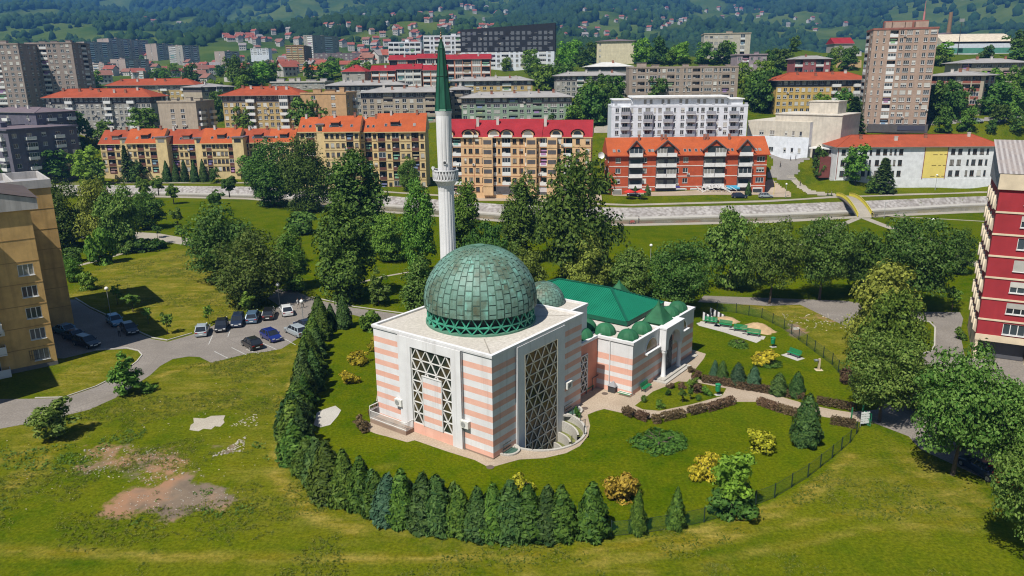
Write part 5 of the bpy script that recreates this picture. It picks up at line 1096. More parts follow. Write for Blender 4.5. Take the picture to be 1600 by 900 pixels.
def pyramid(parent, x, y, z, w2, hh):
    m = MB(); m.box(x-w2, x+w2, y-w2, y+w2, z, z+.25, 0); k = w2*1.12
    m.add([(x-k, y-k, z+.25), (x+k, y-k, z+.25), (x+k, y+k, z+.25), (x-k, y+k, z+.25), (x-.25, y-.25, z+hh*.72), (x+.25, y-.25, z+hh*.72), (x+.25, y+.25, z+hh*.72), (x-.25, y+.25, z+hh*.72), (x, y, z+hh)], ((0, 1, 5, 4), (1, 2, 6, 5), (2, 3, 7, 6), (3, 0, 4, 7), (4, 5, 8), (5, 6, 8), (6, 7, 8), (7, 4, 8)), 0)
    for sx, sy in ((-1, -1), (1, -1), (1, 1), (-1, 1)): m.bar((x+sx*k, y+sy*k, z+.27), (x+sx*.25, y+sy*.25, z+hh*.72+.02), .08, .08)
    m.build('pyramid_cap', [GRDOME], parent)
pyramid(mq, 30.3, -2.3, WH+.02, 1.25, 3.0)
m = MB(); m.box(37.9, 40.6, 6.8, 9.6, 0, 5.9); m.build('rear_porch', [MWHITE], mq); pyramid(mq, 39.3, 8.2, 5.9, 1.1, 2.3)
# arched windows, portal with columns, door and steps on the entrance front
PW = lambda u, z, d: (u, -3.7-d, z)
def arch(mb, uc, zs, r_, d, mi, n=14): mb.add([PW(uc+r_*math.cos(math.pi*k/n), zs+r_*math.sin(math.pi*k/n), d) for k in range(n+1)], (tuple(range(n+1)),), mi)
for uc in (25.9, 34.3):
    m = MB(); n = 14; r_ = 1.42; arch(m, uc, 4.35, r_, -.0+.012, 1)
    for k in range(n):
        a0, a1 = math.pi*k/n, math.pi*(k+1)/n; q = lambda rr_, al, d: PW(uc+rr_*math.cos(al), 4.35+rr_*math.sin(al), d)
        m.quad(q(r_, a0, .02), q(r_+.14, a0, .08), q(r_+.14, a1, .08), q(r_, a1, .02), 0); m.quad(q(r_+.14, a0, .08), q(r_+.14, a0, .0), q(r_+.14, a1, .0), q(r_+.14, a1, .08), 0)
    fr_box(m, PW, uc-1.75, uc+1.75, 4.17, 4.35, .0, .42, 0); m.build('arch_window', [MWHITE, LGLASS2], mq)
m = MB(); n = 14
pass
# arch wall carried by the two columns
uc, r_, zs = 30.25, 1.75, 4.05; outer = [(27.75, 3.7), (27.75, 6.55), (32.75, 6.55), (32.75, 3.7)]
for d0 in (.25, .95):
    for k in range(n):
        a0, a1 = math.pi*k/n, math.pi*(k+1)/n
        p_, q_ = (uc+r_*math.cos(a0), zs+r_*math.sin(a0)), (uc+r_*math.cos(a1), zs+r_*math.sin(a1))
        m.quad(PW(*p_, d0), PW(*q_, d0), PW(uc+2.5*math.cos(a1)/max(abs(math.cos(a1)), .58) if abs(math.cos(a1)) > .58 else q_[0]*1.0+(q_[0]-uc)*.35, 6.55 if abs(math.cos(a1)) < .8 else max(q_[1], 6.55), d0), PW(uc+2.5*math.cos(a0)/max(abs(math.cos(a0)), .58) if abs(math.cos(a0)) > .58 else p_[0]+(p_[0]-uc)*.35, 6.55 if abs(math.cos(a0)) < .8 else 6.55, d0), 0)
for k in range(n):
    a0, a1 = math.pi*k/n, math.pi*(k+1)/n; m.quad(PW(uc+r_*math.cos(a0), zs+r_*math.sin(a0), .25), PW(uc+r_*math.cos(a1), zs+r_*math.sin(a1), .25), PW(uc+r_*math.cos(a1), zs+r_*math.sin(a1), .95), PW(uc+r_*math.cos(a0), zs+r_*math.sin(a0), .95), 0)
fr_box(m, PW, 27.7, 32.8, 6.42, 6.62, .0, 1.05, 0)
for u in (27.75, 32.0): fr_box(m, PW, u, u+.75, 3.75, 6.42, .0, .98, 0)
m.mats = None
pt = m.build('portal', [MWHITE], mq)
for u in (28.12, 32.37):
    m = MB(); m.lathe([(.34, .3), (.36, .42), (.27, .55), (.23, 3.2), (.34, 3.4), (.36, 3.5), (.3, 3.76)], 14, 0, (u, -4.35)); m.build('column', [MWHITE], pt, smooth=True)
m = MB(); fr_box(m, PW, 28.9, 31.6, .35, 3.95, .02, .06, 0); arch(m, 30.25, 4.0, 1.35, .03, 0)
m.build('door', [plain('door_dark', (.07, .06, .055), .35)], pt)
m = MB(); rr = random.Random(4)
for i in range(8): u = 28.95+i*.37; m.bar(PW(u, .4, .09), PW(u, 3.9, .09), .05)
for i in range(16):
    u = 29.1+rr.random()*2.3; z = .5+rr.random()*3.0; m.bar(PW(u, z, .1), PW(u+rr.uniform(-.4, .4), z+rr.uniform(.2, .5), .1), .05)
m.build('door_grille', [plain('grille', (.35, .34, .33), .4)], pt)
m = MB(); m.box(26.6, 33.9, -5.5, -3.72, 0, .16, 0); m.box(27.0, 33.5, -5.05, -3.72, .16, .32, 0); m.box(33.9, 38.1, -4.6, -3.72, 0, .10, 0); m.build('step', [CONC], mq)
# link lattice, downpipes
PK = lambda u, z, d: (u, 1-d, z)
m = MB(); m.quad(PK(16.9, .4, .02), PK(19.0, .4, .02), PK(19.0, 5.0, .02), PK(16.9, 5.0, .02)); lw = m.build('lattice_window', LGLASS2, mq); m = MB(); tri_lattice(m, PK, 16.95, 18.95, .45, 4.95, 1.0, None, r=.045); m.build('lattice', LATT, lw)
for p, q, r_, mm in (((21.1, -.75, 0), (21.1, -.75, 6.2), .06, MWHITE), (PL(3.6, 0, .1), PL(3.6, 10.4, .1), .05, plain('pipe_grey', (.2, .2, .2))), (PR(3.72, -.5, .1), PR(3.72, 10.4, .1), .06, MWHITE)): m = MB(); m.tube(p, q, r_); m.build('downpipe', [mm], mq)
m = MB(); m.box(-.03, 0, 0, 16, -.1, .16); m.box(0, 3.75, -.03, 0, -.1, .16); m.build('plinth', [BRICKD], mq)
# air conditioners hung on the walls
def aircon(parent, p, ang):
    o = empty('air_conditioner', (0, 0, 0)); o.parent = parent; o.location = p; o.rotation_euler = (0, 0, ang)
    m = MB(); m.box(-.5, .5, -.42, -.06, 0, .75, 0); m.box(-.42, -.3, -.06, 0, .1, .6, 0); m.box(.3, .42, -.06, 0, .1, .6, 0); m.build('casing', [plain('aircon_white', (.68, .66, .60))], o)
    m = MB(); m.lathe([(.05, 0), (.27, 0), (.29, .02), (.25, .03), (.05, .025)], 14); f = m.build('fan_grille', [plain('aircon_fan', (.30, .30, .28))], o, (-.12, -.43, .38)); f.rotation_euler = (math.pi/2, 0, 0)
for p, ang in ((PL(12.45, 2.5, 0), -math.pi/2), (PL(3.3, 2.55, 0), -math.pi/2), (PR(13.1, 3.0, 0), 0)): aircon(mq, p, ang)
# raised terrace with white railing at the left wall
m = MB(); m.box(-1.35, 0, 10.5, 15.9, 0, .45); tz = m.build('terrace', [BRICKD], mq)
m = MB()
pts = [PL(10.5, .45, .05), PL(10.5, .45, 1.3), PL(15.85, .45, 1.3), PL(15.85, .45, .1)]
for p, q in zip(pts[:-1], pts[1:]):
    p, q = Vector(p), Vector(q); n = max(2, int((q-p).length/.16))
    for h_ in (.12, .95): m.bar(p+Vector((0, 0, h_)), q+Vector((0, 0, h_)), .06)
    for i in range(n+1): c_ = p.lerp(q, i/n); m.bar(c_, c_+Vector((0, 0, .95)), .045)
for d in (.1, 1.3): m.tube(PL(15.9, .45, d), PL(15.9, 1.9, d), .05)
m.tube(PL(15.9, 1.9, .1), PL(15.9, 1.9, 1.3), .05); m.tube(PL(15.9, 1.5, .1), PL(15.9, 1.5, 1.3), .04); m.build('railing', [LATT], tz)
# sunken light well before the tall window
WR, WB = 4.65, 7.95
wl = MB(); n = 28; zf = -3.4
arc = [(WB-WR*math.cos(math.pi*k/n), -WR*math.sin(math.pi*k/n)) for k in range(n+1)]
for k in range(n): wl.quad((*arc[k], zf), (*arc[k+1], zf), (*arc[k+1], .05), (*arc[k], .05), 0)
wl.add([(x, y, zf) for x, y in arc], (tuple(range(n+1)),), 1)
for i, (rr_, z_, k0) in enumerate(((3.9, -.7, 19), (3.1, -1.7, 20), (2.3, -2.6, 21))):       # curved planted steps at the far end
    R2 = WR if i == 0 else (3.9, 3.1)[i-1]
    for k in range(k0, n):
        a0, a1 = math.pi*k/n, math.pi*(k+1)/n; q = lambda r_, a, z: (WB-r_*math.cos(a), -r_*math.sin(a), z)
        wl.quad(q(rr_, a0, z_), q(rr_, a1, z_), q(R2-.02, a1, z_), q(R2-.02, a0, z_), 2); wl.quad(q(rr_, a0, zf), q(rr_, a1, zf), q(rr_, a1, z_+.2), q(rr_, a0, z_+.2), 0); wl.quad(q(rr_, a0, z_+.2), q(rr_, a1, z_+.2), q(rr_+.2, a1, z_+.2), q(rr_+.2, a0, z_+.2), 0)
wl_o = wl.build('light_well', [CONC, plain('well_floor', (.05, .10, .075)), plain('well_planting', (.16, .17, .05), var=.5, scale=2)], mq)
m = MB()
for k in range(n):
    a0, a1 = math.pi*k/n, math.pi*(k+1)/n; q = lambda r_, a, z: (WB-r_*math.cos(a), -r_*math.sin(a), z)
    m.quad(q(WR-.02, a0, .14), q(WR-.02, a1, .14), q(WR+.25, a1, .14), q(WR+.25, a0, .14)); m.quad(q(WR+.25, a0, -.05), q(WR+.25, a1, -.05), q(WR+.25, a1, .14), q(WR+.25, a0, .14)); m.quad(q(WR-.02, a0, -.3), q(WR-.02, a1, -.3), q(WR-.02, a1, .14), q(WR-.02, a0, .14))
m.build('curb', [CONC], wl_o)
m = MB()
for k in (4, 12, 17, 20, 23, 26): a0 = math.pi*k/n; m.tube((WB-(WR+.1)*math.cos(a0), -(WR+.1)*math.sin(a0), 0), (WB-(WR+.1)*math.cos(a0), -(WR+.1)*math.sin(a0), 1.1), .05)
m.build('railing_post', [DARKST], wl_o)
def minor_well(cb, r_):
    m = MB(); n = 12
    q = lambda rr_, k, z: (cb-rr_*math.cos(math.pi*k/n), -rr_*math.sin(math.pi*k/n), z)
    for k in range(n): m.quad(q(r_, k, .02), q(r_, k+1, .02), q(r_, k+1, .2), q(r_, k, .2), 0); m.quad(q(r_, k, .2), q(r_, k+1, .2), q(r_+.22, k+1, .2), q(r_+.22, k, .2), 0); m.quad(q(r_+.22, k, 0), q(r_+.22, k+1, 0), q(r_+.22, k+1, .2), q(r_+.22, k, .2), 0)
    m.add([q(r_, k, .03) for k in range(n+1)], (tuple(range(n+1)),), 1)
    o = m.build('light_well', [CONC, plain('well_floor', (.05, .10, .075))], mq)
    m = MB(); m.bar((cb-r_, -.25, .2), (cb-r_, -.25, 1.1), .06); m.bar((cb-r_, -.25, 1.1), (cb+r_*.2, -.25, 1.1), .06); m.bar((cb-r_, -.25, .6), (cb+r_*.2, -.25, .6), .06); m.build('railing_post', [DARKST], o)
minor_well(2.3, 1.05); minor_well(13.6, 1.3)
# cut the well out of the meadow and the paving
me = gme; cen = np.zeros(len(me.polygons)*3, np.float32); me.polygons.foreach_get('center', cen); cen = cen.reshape(-1, 3)
wc = MW(WB, 0); axn = MW(WB, -1)-MW(WB, 0); rel = cen[:, :2]-np.array([wc.x, wc.y]); dd = np.hypot(rel[:, 0], rel[:, 1]); side = rel @ np.array([axn.x, axn.y])
kill = np.nonzero((dd < WR+.5) & (side > -3.5))[0]
bm = bmesh.new(); bm.from_mesh(me); bm.faces.ensure_lookup_table(); bmesh.ops.delete(bm, geom=[bm.faces[int(i)] for i in kill], context='FACES'); bm.to_mesh(me); bm.free()
from mathutils.geometry import tessellate_polygon
pv_ = bpy.data.objects['pavement']; co = [(G(a_, b2).x, G(a_, b2).y) for a_, b2 in court]
hole = [MW(WB-(WR+.12)*math.cos(math.pi*k/20), -(WR+.12)*math.sin(math.pi*k/20)) for k in range(21)]+[MW(WB+WR, 3), MW(WB-WR, 3)]
tri = tessellate_polygon([[Vector((*c_, 0)) for c_ in co], [Vector((h.x, h.y, 0)) for h in hole]]); vv = [(*c_, .010) for c_ in co]+[(h.x, h.y, .010) for h in hole]
me2 = bpy.data.meshes.new('pavement'); me2.from_pydata(vv, [], tri); me2.materials.append(PAVE); me2.update()
bm = bmesh.new(); bm.from_mesh(me2)
for f in bm.faces:
    if f.normal.z < 0: f.normal_flip()
bm.to_mesh(me2); bm.free(); pv_.data = me2
# ------------------------------------------------------------------ minaret
mn = empty('minaret', (-7.7, 89.4, 0), R(20), 'slender white minaret with a green pointed spire and a balcony ring', 'minaret')
flute = lambda i, k: 1.0 if i % 3 else .955
m = MB(); m.lathe([(1.25, 0), (1.25, 10), (.98, 11.5), (.92, 22.9), (1.02, 23.6), (1.36, 24.15)], 48, 0, (0, 0), flute); m.build('shaft', [MWHITE], mn)
m = MB(); m.lathe([(.86, 24.3), (.86, 26.6), (.89, 28.4), (.89, 31.6), (1.0, 32.15)], 48, 0, (0, 0), lambda i, k: 1.0 if (i % 4 or k in (3, 4)) else .93); m.build('upper_shaft', [MWHITE], mn)
m = MB(); m.lathe([(1.36, 24.15), (1.5, 24.2), (1.5, 24.38), (.8, 24.38)], 40); m.lathe([(1.44, 25.28), (1.54, 25.3), (1.54, 25.44), (1.4, 25.44), (1.4, 25.28)], 40)
for k in range(26):
    a0, a1 = 2*math.pi*k/26, 2*math.pi*(k+.5)/26; a2 = 2*math.pi*(k+1)/26; P = lambda a, z: (1.48*math.cos(a), 1.48*math.sin(a), z)
    m.bar(P(a0, 24.38), P(a1, 25.28), .09, .10); m.bar(P(a1, 25.28), P(a2, 24.38), .09, .10)
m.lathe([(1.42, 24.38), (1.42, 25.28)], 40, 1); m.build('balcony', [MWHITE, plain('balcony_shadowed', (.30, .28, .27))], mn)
SPG, t, b = base('spire_green', .35, .5, .2); c = mixc(t, ramp(t, noise(t, .9, 5, coords(t, (1, 1, .3))), .35, .65), (.012, .075, .04), (.03, .15, .085)); t.links.new(c, b.inputs['Base Color'])
m = MB(); m.lathe([(1.0, 32.1), (1.04, 32.2), (.96, 32.35), (.63, 36.0), (.36, 39.0), (.06, 40.0)], 8); sp_ = m.build('spire', [SPG], mn)
m = MB()
for k in range(8):
    a = 2*math.pi*k/8; pr = [(.97, 32.35), (.64, 36.0), (.37, 39.0), (.07, 40.0)]
    for p, q in zip(pr[:-1], pr[1:]): m.bar((p[0]*math.cos(a), p[0]*math.sin(a), p[1]), (q[0]*math.cos(a), q[0]*math.sin(a), q[1]), .07)
for r_, z_ in ((.64, 36.0), (.37, 39.0)): m.lathe([(r_+.01, z_-.04), (r_+.05, z_), (r_+.01, z_+.04)], 8)
m.build('spire_seam', [plain('spire_edge', (.01, .05, .03))], sp_)
m = MB(); m.lathe([(.05, 39.9), (.17, 40.1), (.05, 40.28), (.13, 40.42), (.04, 40.55), (.09, 40.66), (.02, 40.8), (.01, 41.2)], 10); m.build('finial', [plain('finial_bronze', (.16, .10, .06), .4, metal=.5)], sp_)
m = MB()
aL = R(-88-20); d_ = Vector((math.cos(aL), math.sin(aL), 0))
m.tube(d_*.84+Vector((0, 0, 26.3)), d_*.95+Vector((0, 0, 26.3)), .24, .24, 14, 0); m.tube(d_*.95+Vector((0, 0, 26.3)), d_*.96+Vector((0, 0, 26.3)), .17, .17, 12, 1)
m.build('porthole', [MWHITE, DARKST], mn)
m = MB(); m.tube((1.3, -.3, 25.4), (1.3, -.3, 26.0), .05); m.tube((1.3, -.3, 25.9), (1.6, -.5, 25.9), .12, .22, 8); m.tube((-1.35, -.1, 25.4), (-1.35, -.1, 25.8), .05); m.tube((-1.35, -.1, 25.7), (-1.6, -.3, 25.7), .12, .2, 8); m.build('loudspeaker', [plain('horn_grey', (.55, .55, .52))], mn)
# ------------------------------------------------------------------ yellow block at the left edge and red block at the right edge
LB0 = Vector((-59.86, 93.19, 0)); lang = R(38)
YB = plain('mustard_render', (.62, .39, .145), .85, var=.28, scale=.5, streak=.45); YBP = plain('pale_concrete_band', (.46, .43, .40), .85, streak=.6)
yb = empty('apartment_block', LB0, lang, 'mustard yellow block with a pale roof band at the left edge', 'apartment block')
fc = Fac(yb, [YB, YBP, REV, DARKR]); fc.open_p = .2
def plate(x0, x1, y0, y1, hh, fl=7):
    fc.face((x0, y0, 0), 0, x1-x0, hh, fl, ''); fc.face((x1, y0, 0), math.pi/2, y1-y0, hh, fl, ''); fc.face((x0, y1, 0), -math.pi/2, y1-y0, hh, fl, ''); fc.mb.quad((x0, y0, hh), (x1, y0, hh), (x1, y1, hh), (x0, y1, hh), 1)
fh = 2.82
fc.face((-3.6, 0, 0), 0, 3.6, fh*5, 5, '.W,', sillh=1.15, wh=1.45); fc.face((-3.6, 0, fh*5), 0, 3.6, 20.6-fh*5, 1, ''); fc.face((-16, 0, 0), 0, 12.4, 20.6, 7, '...B')
fc.face((0, 0, 0), math.pi/2, 14, 20.6, 7, ''); fc.mb.quad((-16, 0, 20.6), (0, 0, 20.6), (0, 14, 20.6), (-16, 14, 20.6), 1)
fc.face((-9, 17.9, 0), 0, 9.6, 21, 7, '......L', glazed=.4, parm=YBP); fc.face((.6, 17.9, 0), 0, 4.1, 21, 7, ''); fc.face((4.7, 17.9, 0), math.pi/2, 13, 21, 7, ''); fc.mb.quad((-9, 17.9, 21), (4.7, 17.9, 21), (4.7, 30.9, 21), (-9, 30.9, 21), 1)
fc.mb.box(-14, -1.2, 13.9, 18.0, 0, 20.8, 0)
plate(-42, -14.2, -12.1, 4, 21.0); fc.mb.box(-.04, .02, -.04, 0, 0, .01, 0); fc.done()
m = MB()
for k in range(1, 7): m.box(-16, .02, -.03, -.002, fh*k+.02, fh*k+.09); m.box(.7, 4.72, 17.87, 17.898, 3*k-.03, 3*k+.04)
m.build('panel_joint', [plain('joint_ochre', (.34, .21, .08))], yb)
m = MB(); m.add([(-16.4, -.35, 20.6), (.9, -.35, 20.6), (.9, 14, 20.6), (-16.4, 14, 20.6), (-16.4, -.35, 26.2), (.9, -.35, 21.9), (.9, 14, 21.9), (-16.4, 14, 26.2)], ((0, 1, 5, 4), (1, 2, 6, 5), (2, 3, 7, 6), (3, 0, 4, 7), (0, 3, 2, 1)), 0)
m.quad((-16.7, -.5, 26.4), (1.1, -.5, 21.95), (1.1, 14.2, 21.95), (-16.7, 14.2, 26.4), 1); m.box(-16.4, -16, -.3, 14, 20.6, 20.62, 0); yr = m.build('roof', [YBP, plain('brown_felt', (.10, .075, .065))], yb)
m = MB(); m.box(-9, 4.72, 17.8, 30.9, 21.0, 21.12, 1)
for x0, x1, y0, y1 in ((-9, 4.86, 17.72, 18.0), (4.58, 4.86, 18.0, 30.7), (-9, 4.86, 30.7, 31.0), (.1, .4, 18.0, 30.7)): m.box(x0, x1, y0, y1, 21.0, 22.2, 0)
m.build('roof', [YBP, plain('roof_wet', (.34, .34, .36), .4)], yb)
m = MB(); m.box(-8, -7.5, 3, 3.5, 23.9, 25.4); m.build('chimney', [PLAST], yr)
m = MB(); m.box(-16, .03, -.05, -.003, 0, .55); m.build('plinth', [plain('plinth_grey', (.16, .15, .14))], yb)
m = MB()
for i in range(9): m.bar((-2.9+i*.24, -.07, 1.2), (-2.9+i*.24, -.07, 2.6), .03)
for z in (1.3, 1.9, 2.5): m.bar((-2.95, -.07, z), (-.95, -.07, z), .03)
m.build('window_grille', [DARKST], yb)
for z in (11.2, 8.2): aircon(yb, (-9.5, 0, z), 0); 
aircon(yb, (-5.8, 0, 8.4), 0); aircon(yb, (-5.6, 0, 5.2), 0)
RB0 = Vector((59.84, 92.05, 0)); rang = math.atan2(math.cos(R(118)), math.sin(R(118)))
RED = plain('crimson_render', (.33, .028, .034), .8, var=.18, scale=.4, streak=.2); CRM = plain('cream_band', (.66, .54, .38), .8)
rb = empty('apartment_block', RB0, rang, 'crimson block with cream floor bands and white windows at the right edge', 'apartment block')
fc = Fac(rb, [RED, CRM, REV, DARKR]); fc.open_p = .3; HB_ = 22.0; fh = (HB_-2.7)/7
fc.face((0, 0, 2.7), 0, 6.2, HB_-2.7, 7, '..W,', sillh=.95, wh=1.45); fc.face((0, 14, 2.7), -math.pi/2, 14, HB_-2.7, 7, ''); fc.face((6.2, 0, 2.7), math.pi/2, 14, HB_-2.7, 7, '')
fc.face((0, 1.2, 0), 0, 5.6, 2.7, 1, '', wall=3); fc.face((0, 14, 0), -math.pi/2, 14, 2.7, 1, '', wall=1); fc.mb.box(0, .35, 0, .35, 0, 2.7, 1); fc.mb.box(5.6, 6.2, 0, .5, 0, 2.7, 1); fc.mb.quad((0, 0, 2.69), (6.2, 0, 2.69), (6.2, 14, 2.69), (0, 14, 2.69), 1)
fc.face((6.2, -1.3, 2.7), 0, 12, HB_-2.7, 7, 'wTwW', parm=WFR, glazed=.5, wall=1); fc.face((6.2, 0, 2.7), -math.pi/2, 1.3, HB_-2.7, 1, '', wall=1); fc.mb.quad((6.2, -1.3, 2.7), (18.2, -1.3, 2.7), (18.2, 6, 2.7), (6.2, 6, 2.7), 1); fc.face((6.2, 1.5, 0), 0, 12, 2.7, 1, '', wall=0); fc.done()
m = MB()
for k in range(7): z = 2.7+fh*k; hgt2 = .85 if k == 0 else .22; m.box(-.08, 6.28, -.09, -.002, z-.15, z-.15+hgt2); 
m.build('floor_band', [CRM], rb)
m = MB(); m.box(6.15, 18.3, -1.42, -1.3, 2.6, 3.0); 
for k in range(7): m.box(6.15, 18.3, -1.40, -1.302, 2.7+fh*k, 2.7+fh*k+.95, 0)
m.build('balcony_front', [WFR], rb)
m = MB()
for k in range(8):
    for j in range(4):
        z = 2.9+fh*k*.97
        if z < 21: m.add([(-.02, 1.0+j*3.2, z+.3), (-.35, 1.3+j*3.2, z+.6), (-.35, 2.2+j*3.2, z+1.7), (-.02, 2.4+j*3.2, z+2.2), (-.02, 1.0+j*3.2, z+1.2)], ((0, 1, 2, 3, 4),), 0); m.box(-.3, -.02, 2.6+j*3.2, 3.3+j*3.2, z+.2, z+1.9, 0)
m.build('wall_ornament', [plain('ornament_cream', (.60, .50, .36))], rb)
CORR, t, b = base('corrugated_grey', .8, .2); wv = nd(t, 'ShaderNodeTexWave', wave_type='BANDS', bands_direction='X'); wv.inputs['Scale'].default_value = .55; t.links.new(coords(t), wv.inputs['Vector'])
c = mixc(t, ramp(t, wv.outputs[0], .2, .8), (.22, .19, .18), (.40, .37, .35)); c = mixc(t, ramp(t, noise(t, .6, 6, coords(t)), .4, .7), c, (.33, .28, .25)); t.links.new(c, b.inputs['Base Color'])
bp = nd(t, 'ShaderNodeBump', i_Strength=.6, i_Distance=.1); t.links.new(wv.outputs[0], bp.inputs['Height']); t.links.new(bp.outputs[0], b.inputs['Normal'])
m = MB(); zb = HB_+3.7; m.box(-.25, 18, -.25, .1, HB_, HB_+1.9, 0); m.quad((-.4, -.3, HB_+1.95), (18, -.3, HB_+1.95), (18, 14.3, zb+1.2), (-.4, 14.3, zb+1.2), 1)
m.add([(-.2, -.2, HB_), (-.2, 14, HB_), (-.2, 14, zb+1.1), (-.2, -.2, HB_+1.9)], ((3, 2, 1, 0),), 2); m.quad((-.2, 14, HB_), (18, 14, HB_), (18, 14, zb+1), (-.2, 14, zb+1), 2)
rr_ = m.build('roof', [CRM, CORR, plain('gable_grey', (.33, .33, .33))], rb)
m = MB(); m.box(9.5, 10.3, 10, 10.8, 26, 29); m.build('chimney', [PLAST], rr_)
m = MB(); m.quad((.4, 1.17, .1), (5.5, 1.17, .1), (5.5, 1.17, 2.5), (.4, 1.17, 2.5)); m.build('garage_door', [plain('garage_grey', (.09, .09, .10), .6)], rb)
# ------------------------------------------------------------------ vegetation
LEAF = {'tuft': leafmat('leaf_tuft', (.075, .115, .004), (.23, .22, .035), .3),

 'dark': leafmat('leaf_dark', (0.026, 0.069, 0.010), (0.115, 0.198, 0.032), .14), 'mid': leafmat('leaf_mid', (0.044, 0.106, 0.011), (0.172, 0.276, 0.039), .16),
 'linden': leafmat('leaf_linden', (0.040, 0.094, 0.010), (0.165, 0.240, 0.050), .16), 'olive': leafmat('leaf_olive', (0.085, 0.109, 0.017), (0.252, 0.282, 0.044), .16),
 'lime': leafmat('leaf_lime', (0.085, 0.171, 0.017), (0.231, 0.383, 0.044), .3), 'conifer': leafmat('leaf_conifer', (0.022, 0.055, 0.014), (0.081, 0.136, 0.030), .08), 'spruce': leafmat('leaf_spruce', (0.017, 0.045, 0.028), (0.064, 0.121, 0.072), .08),
 'thuja': leafmat('leaf_thuja', (0.028, 0.067, 0.010), (0.106, 0.172, 0.023), .1), 'gold': leafmat('leaf_gold', (0.19, 0.19, 0.012), (0.56, 0.47, 0.035), .14), 'rust': leafmat('leaf_rust', (0.20, 0.11, 0.017), (0.50, 0.31, 0.05), .15),
 'hedge': leafmat('leaf_hedge', (0.064, 0.038, 0.021), (0.170, 0.115, 0.060), .1), 'bluegreen': leafmat('leaf_bluegreen', (0.023, 0.067, 0.034), (0.081, 0.144, 0.071), .1), 'juniper': leafmat('leaf_juniper', (0.030, 0.075, 0.010), (0.106, 0.178, 0.025), .08)}
BARK = plain('bark', (.10, .075, .055), .95, var=.4, scale=3)
def leaves(P, N, size, rs, el=1.0, flat=.35):
    """a diamond leaf spray at each point, turned roughly to its normal"""
    n = len(P); N = N+rs.normal(0, flat, (n, 3)); N /= np.linalg.norm(N, axis=1, keepdims=True)+1e-9
    r = rs.normal(0, 1, (n, 3)); T = np.cross(N, r); T /= np.linalg.norm(T, axis=1, keepdims=True)+1e-9; B = np.cross(N, T)
    s = (size*rs.uniform(.6, 1.35, n))[:, None]
    V = np.stack([P-T*s*.5*el, P-B*s*.32+N*s*.08, P+T*s*.55*el, P+B*s*.32+N*s*.08], 1).reshape(-1, 3)
    return V, np.arange(4*n).reshape(n, 4)
def sph(n, rs): v = rs.normal(0, 1, (n, 3)); return v/np.linalg.norm(v, axis=1, keepdims=True)
def crown_round(seed, n, size, nclump=34, h0=.16, wide=.5, top=1.0, egg=0.0, gaps=.75):
    """unit tree: height 1, crown radius .5; clumps of leaves spread over an uneven shell"""
    rs = np.random.RandomState(seed); zc, rz = (h0+top)/2, (top-h0)/2; C, Rr = [], []
    d = sph(nclump, rs); d[:, 2] = d[:, 2]*.9+.08
    for v in d:
        k = rs.uniform(.50, .86); zz = v[2]*k; sh = 1-egg*zz
        C.append((v[0]*k*wide*sh*.96, v[1]*k*wide*sh*.96, zc+zz*rz*1.02)); Rr.append(rs.uniform(.10, .19)*(.85 if zz > .4 else 1))
    C += [(0, 0, zc), (.1, .05, zc-.1*rz), (-.08, .06, zc+.2*rz)]; Rr += [.30, .24, .22]
    C, Rr = np.array(C), np.array(Rr); w = Rr**2/np.sum(Rr**2); k = rs.choice(len(C), n, p=w); u = sph(n, rs); u[:, 2] = np.abs(u[:, 2])*.75+u[:, 2]*.25
    rad = Rr[k]*rs.uniform(gaps, 1.06, n); P = C[k]+u*rad[:, None]*np.array([1, 1, rz/wide*.85])
    lump = .9+.22*np.asarray(fbm(P[:, 0]*6+seed, P[:, 2]*6+P[:, 1]*5, 3, seed % 7)); P[:, :2] *= lump[:, None]; q = np.percentile(np.hypot(P[:, 0], P[:, 1]), 97); P[:, :2] *= wide/q
    lo, hi = np.percentile(P[:, 2], [1, 99.5]); P[:, 2] = h0+(P[:, 2]-lo)/(hi-lo)*(top-h0)
    return P, u
def crown_cone(seed, n, size, h0=.02, power=.75, rough=.12, base=.5, belly=.25):
    rs = np.random.RandomState(seed); z = 1-(1-h0)*rs.uniform(0, 1, n)**.62; z = np.clip(z, h0, 1); z = h0+(1-h0)*(1-np.sqrt(rs.uniform(0, 1, n)))*1.0
    f = (z-h0)/(1-h0); prof = base*np.minimum(1, (f+.05)/belly*.35+.65)*(1-f)**power+.012
    a = rs.uniform(0, 2*np.pi, n); bump = 1+rough*np.sin(a*5+f*14+seed)+rough*1.2*(np.asarray(fbm(a*1.6+seed, f*9, 2, 1))-.5)*2
    r = prof*bump*rs.uniform(.72, 1.04, n); P = np.stack([np.cos(a)*r, np.sin(a)*r, z], 1); N = np.stack([np.cos(a), np.sin(a), np.full(n, .45)], 1); return P, N
def crown_tier(seed, n, size, tiers=9, h0=.05):
    rs = np.random.RandomState(seed); t = rs.randint(0, tiers, n); w_ = np.sqrt(rs.uniform(0, 1, n)); f = t/tiers; nb = 7
    a = (rs.randint(0, nb, n)+t*.43)*2*np.pi/nb+rs.normal(0, .16, n); r = .5*(1-f)**.85*w_*(.8+.3*rs.rand(n))+.01
    z = h0+(1-h0)*(f+.10*(1-w_)+.02*rs.normal(0, 1, n))-.05*w_*(1-f)+.04; return np.stack([np.cos(a)*r, np.sin(a)*r, np.clip(z, .01, 1)], 1), np.stack([np.cos(a)*.3, np.sin(a)*.3, np.ones(n)], 1)
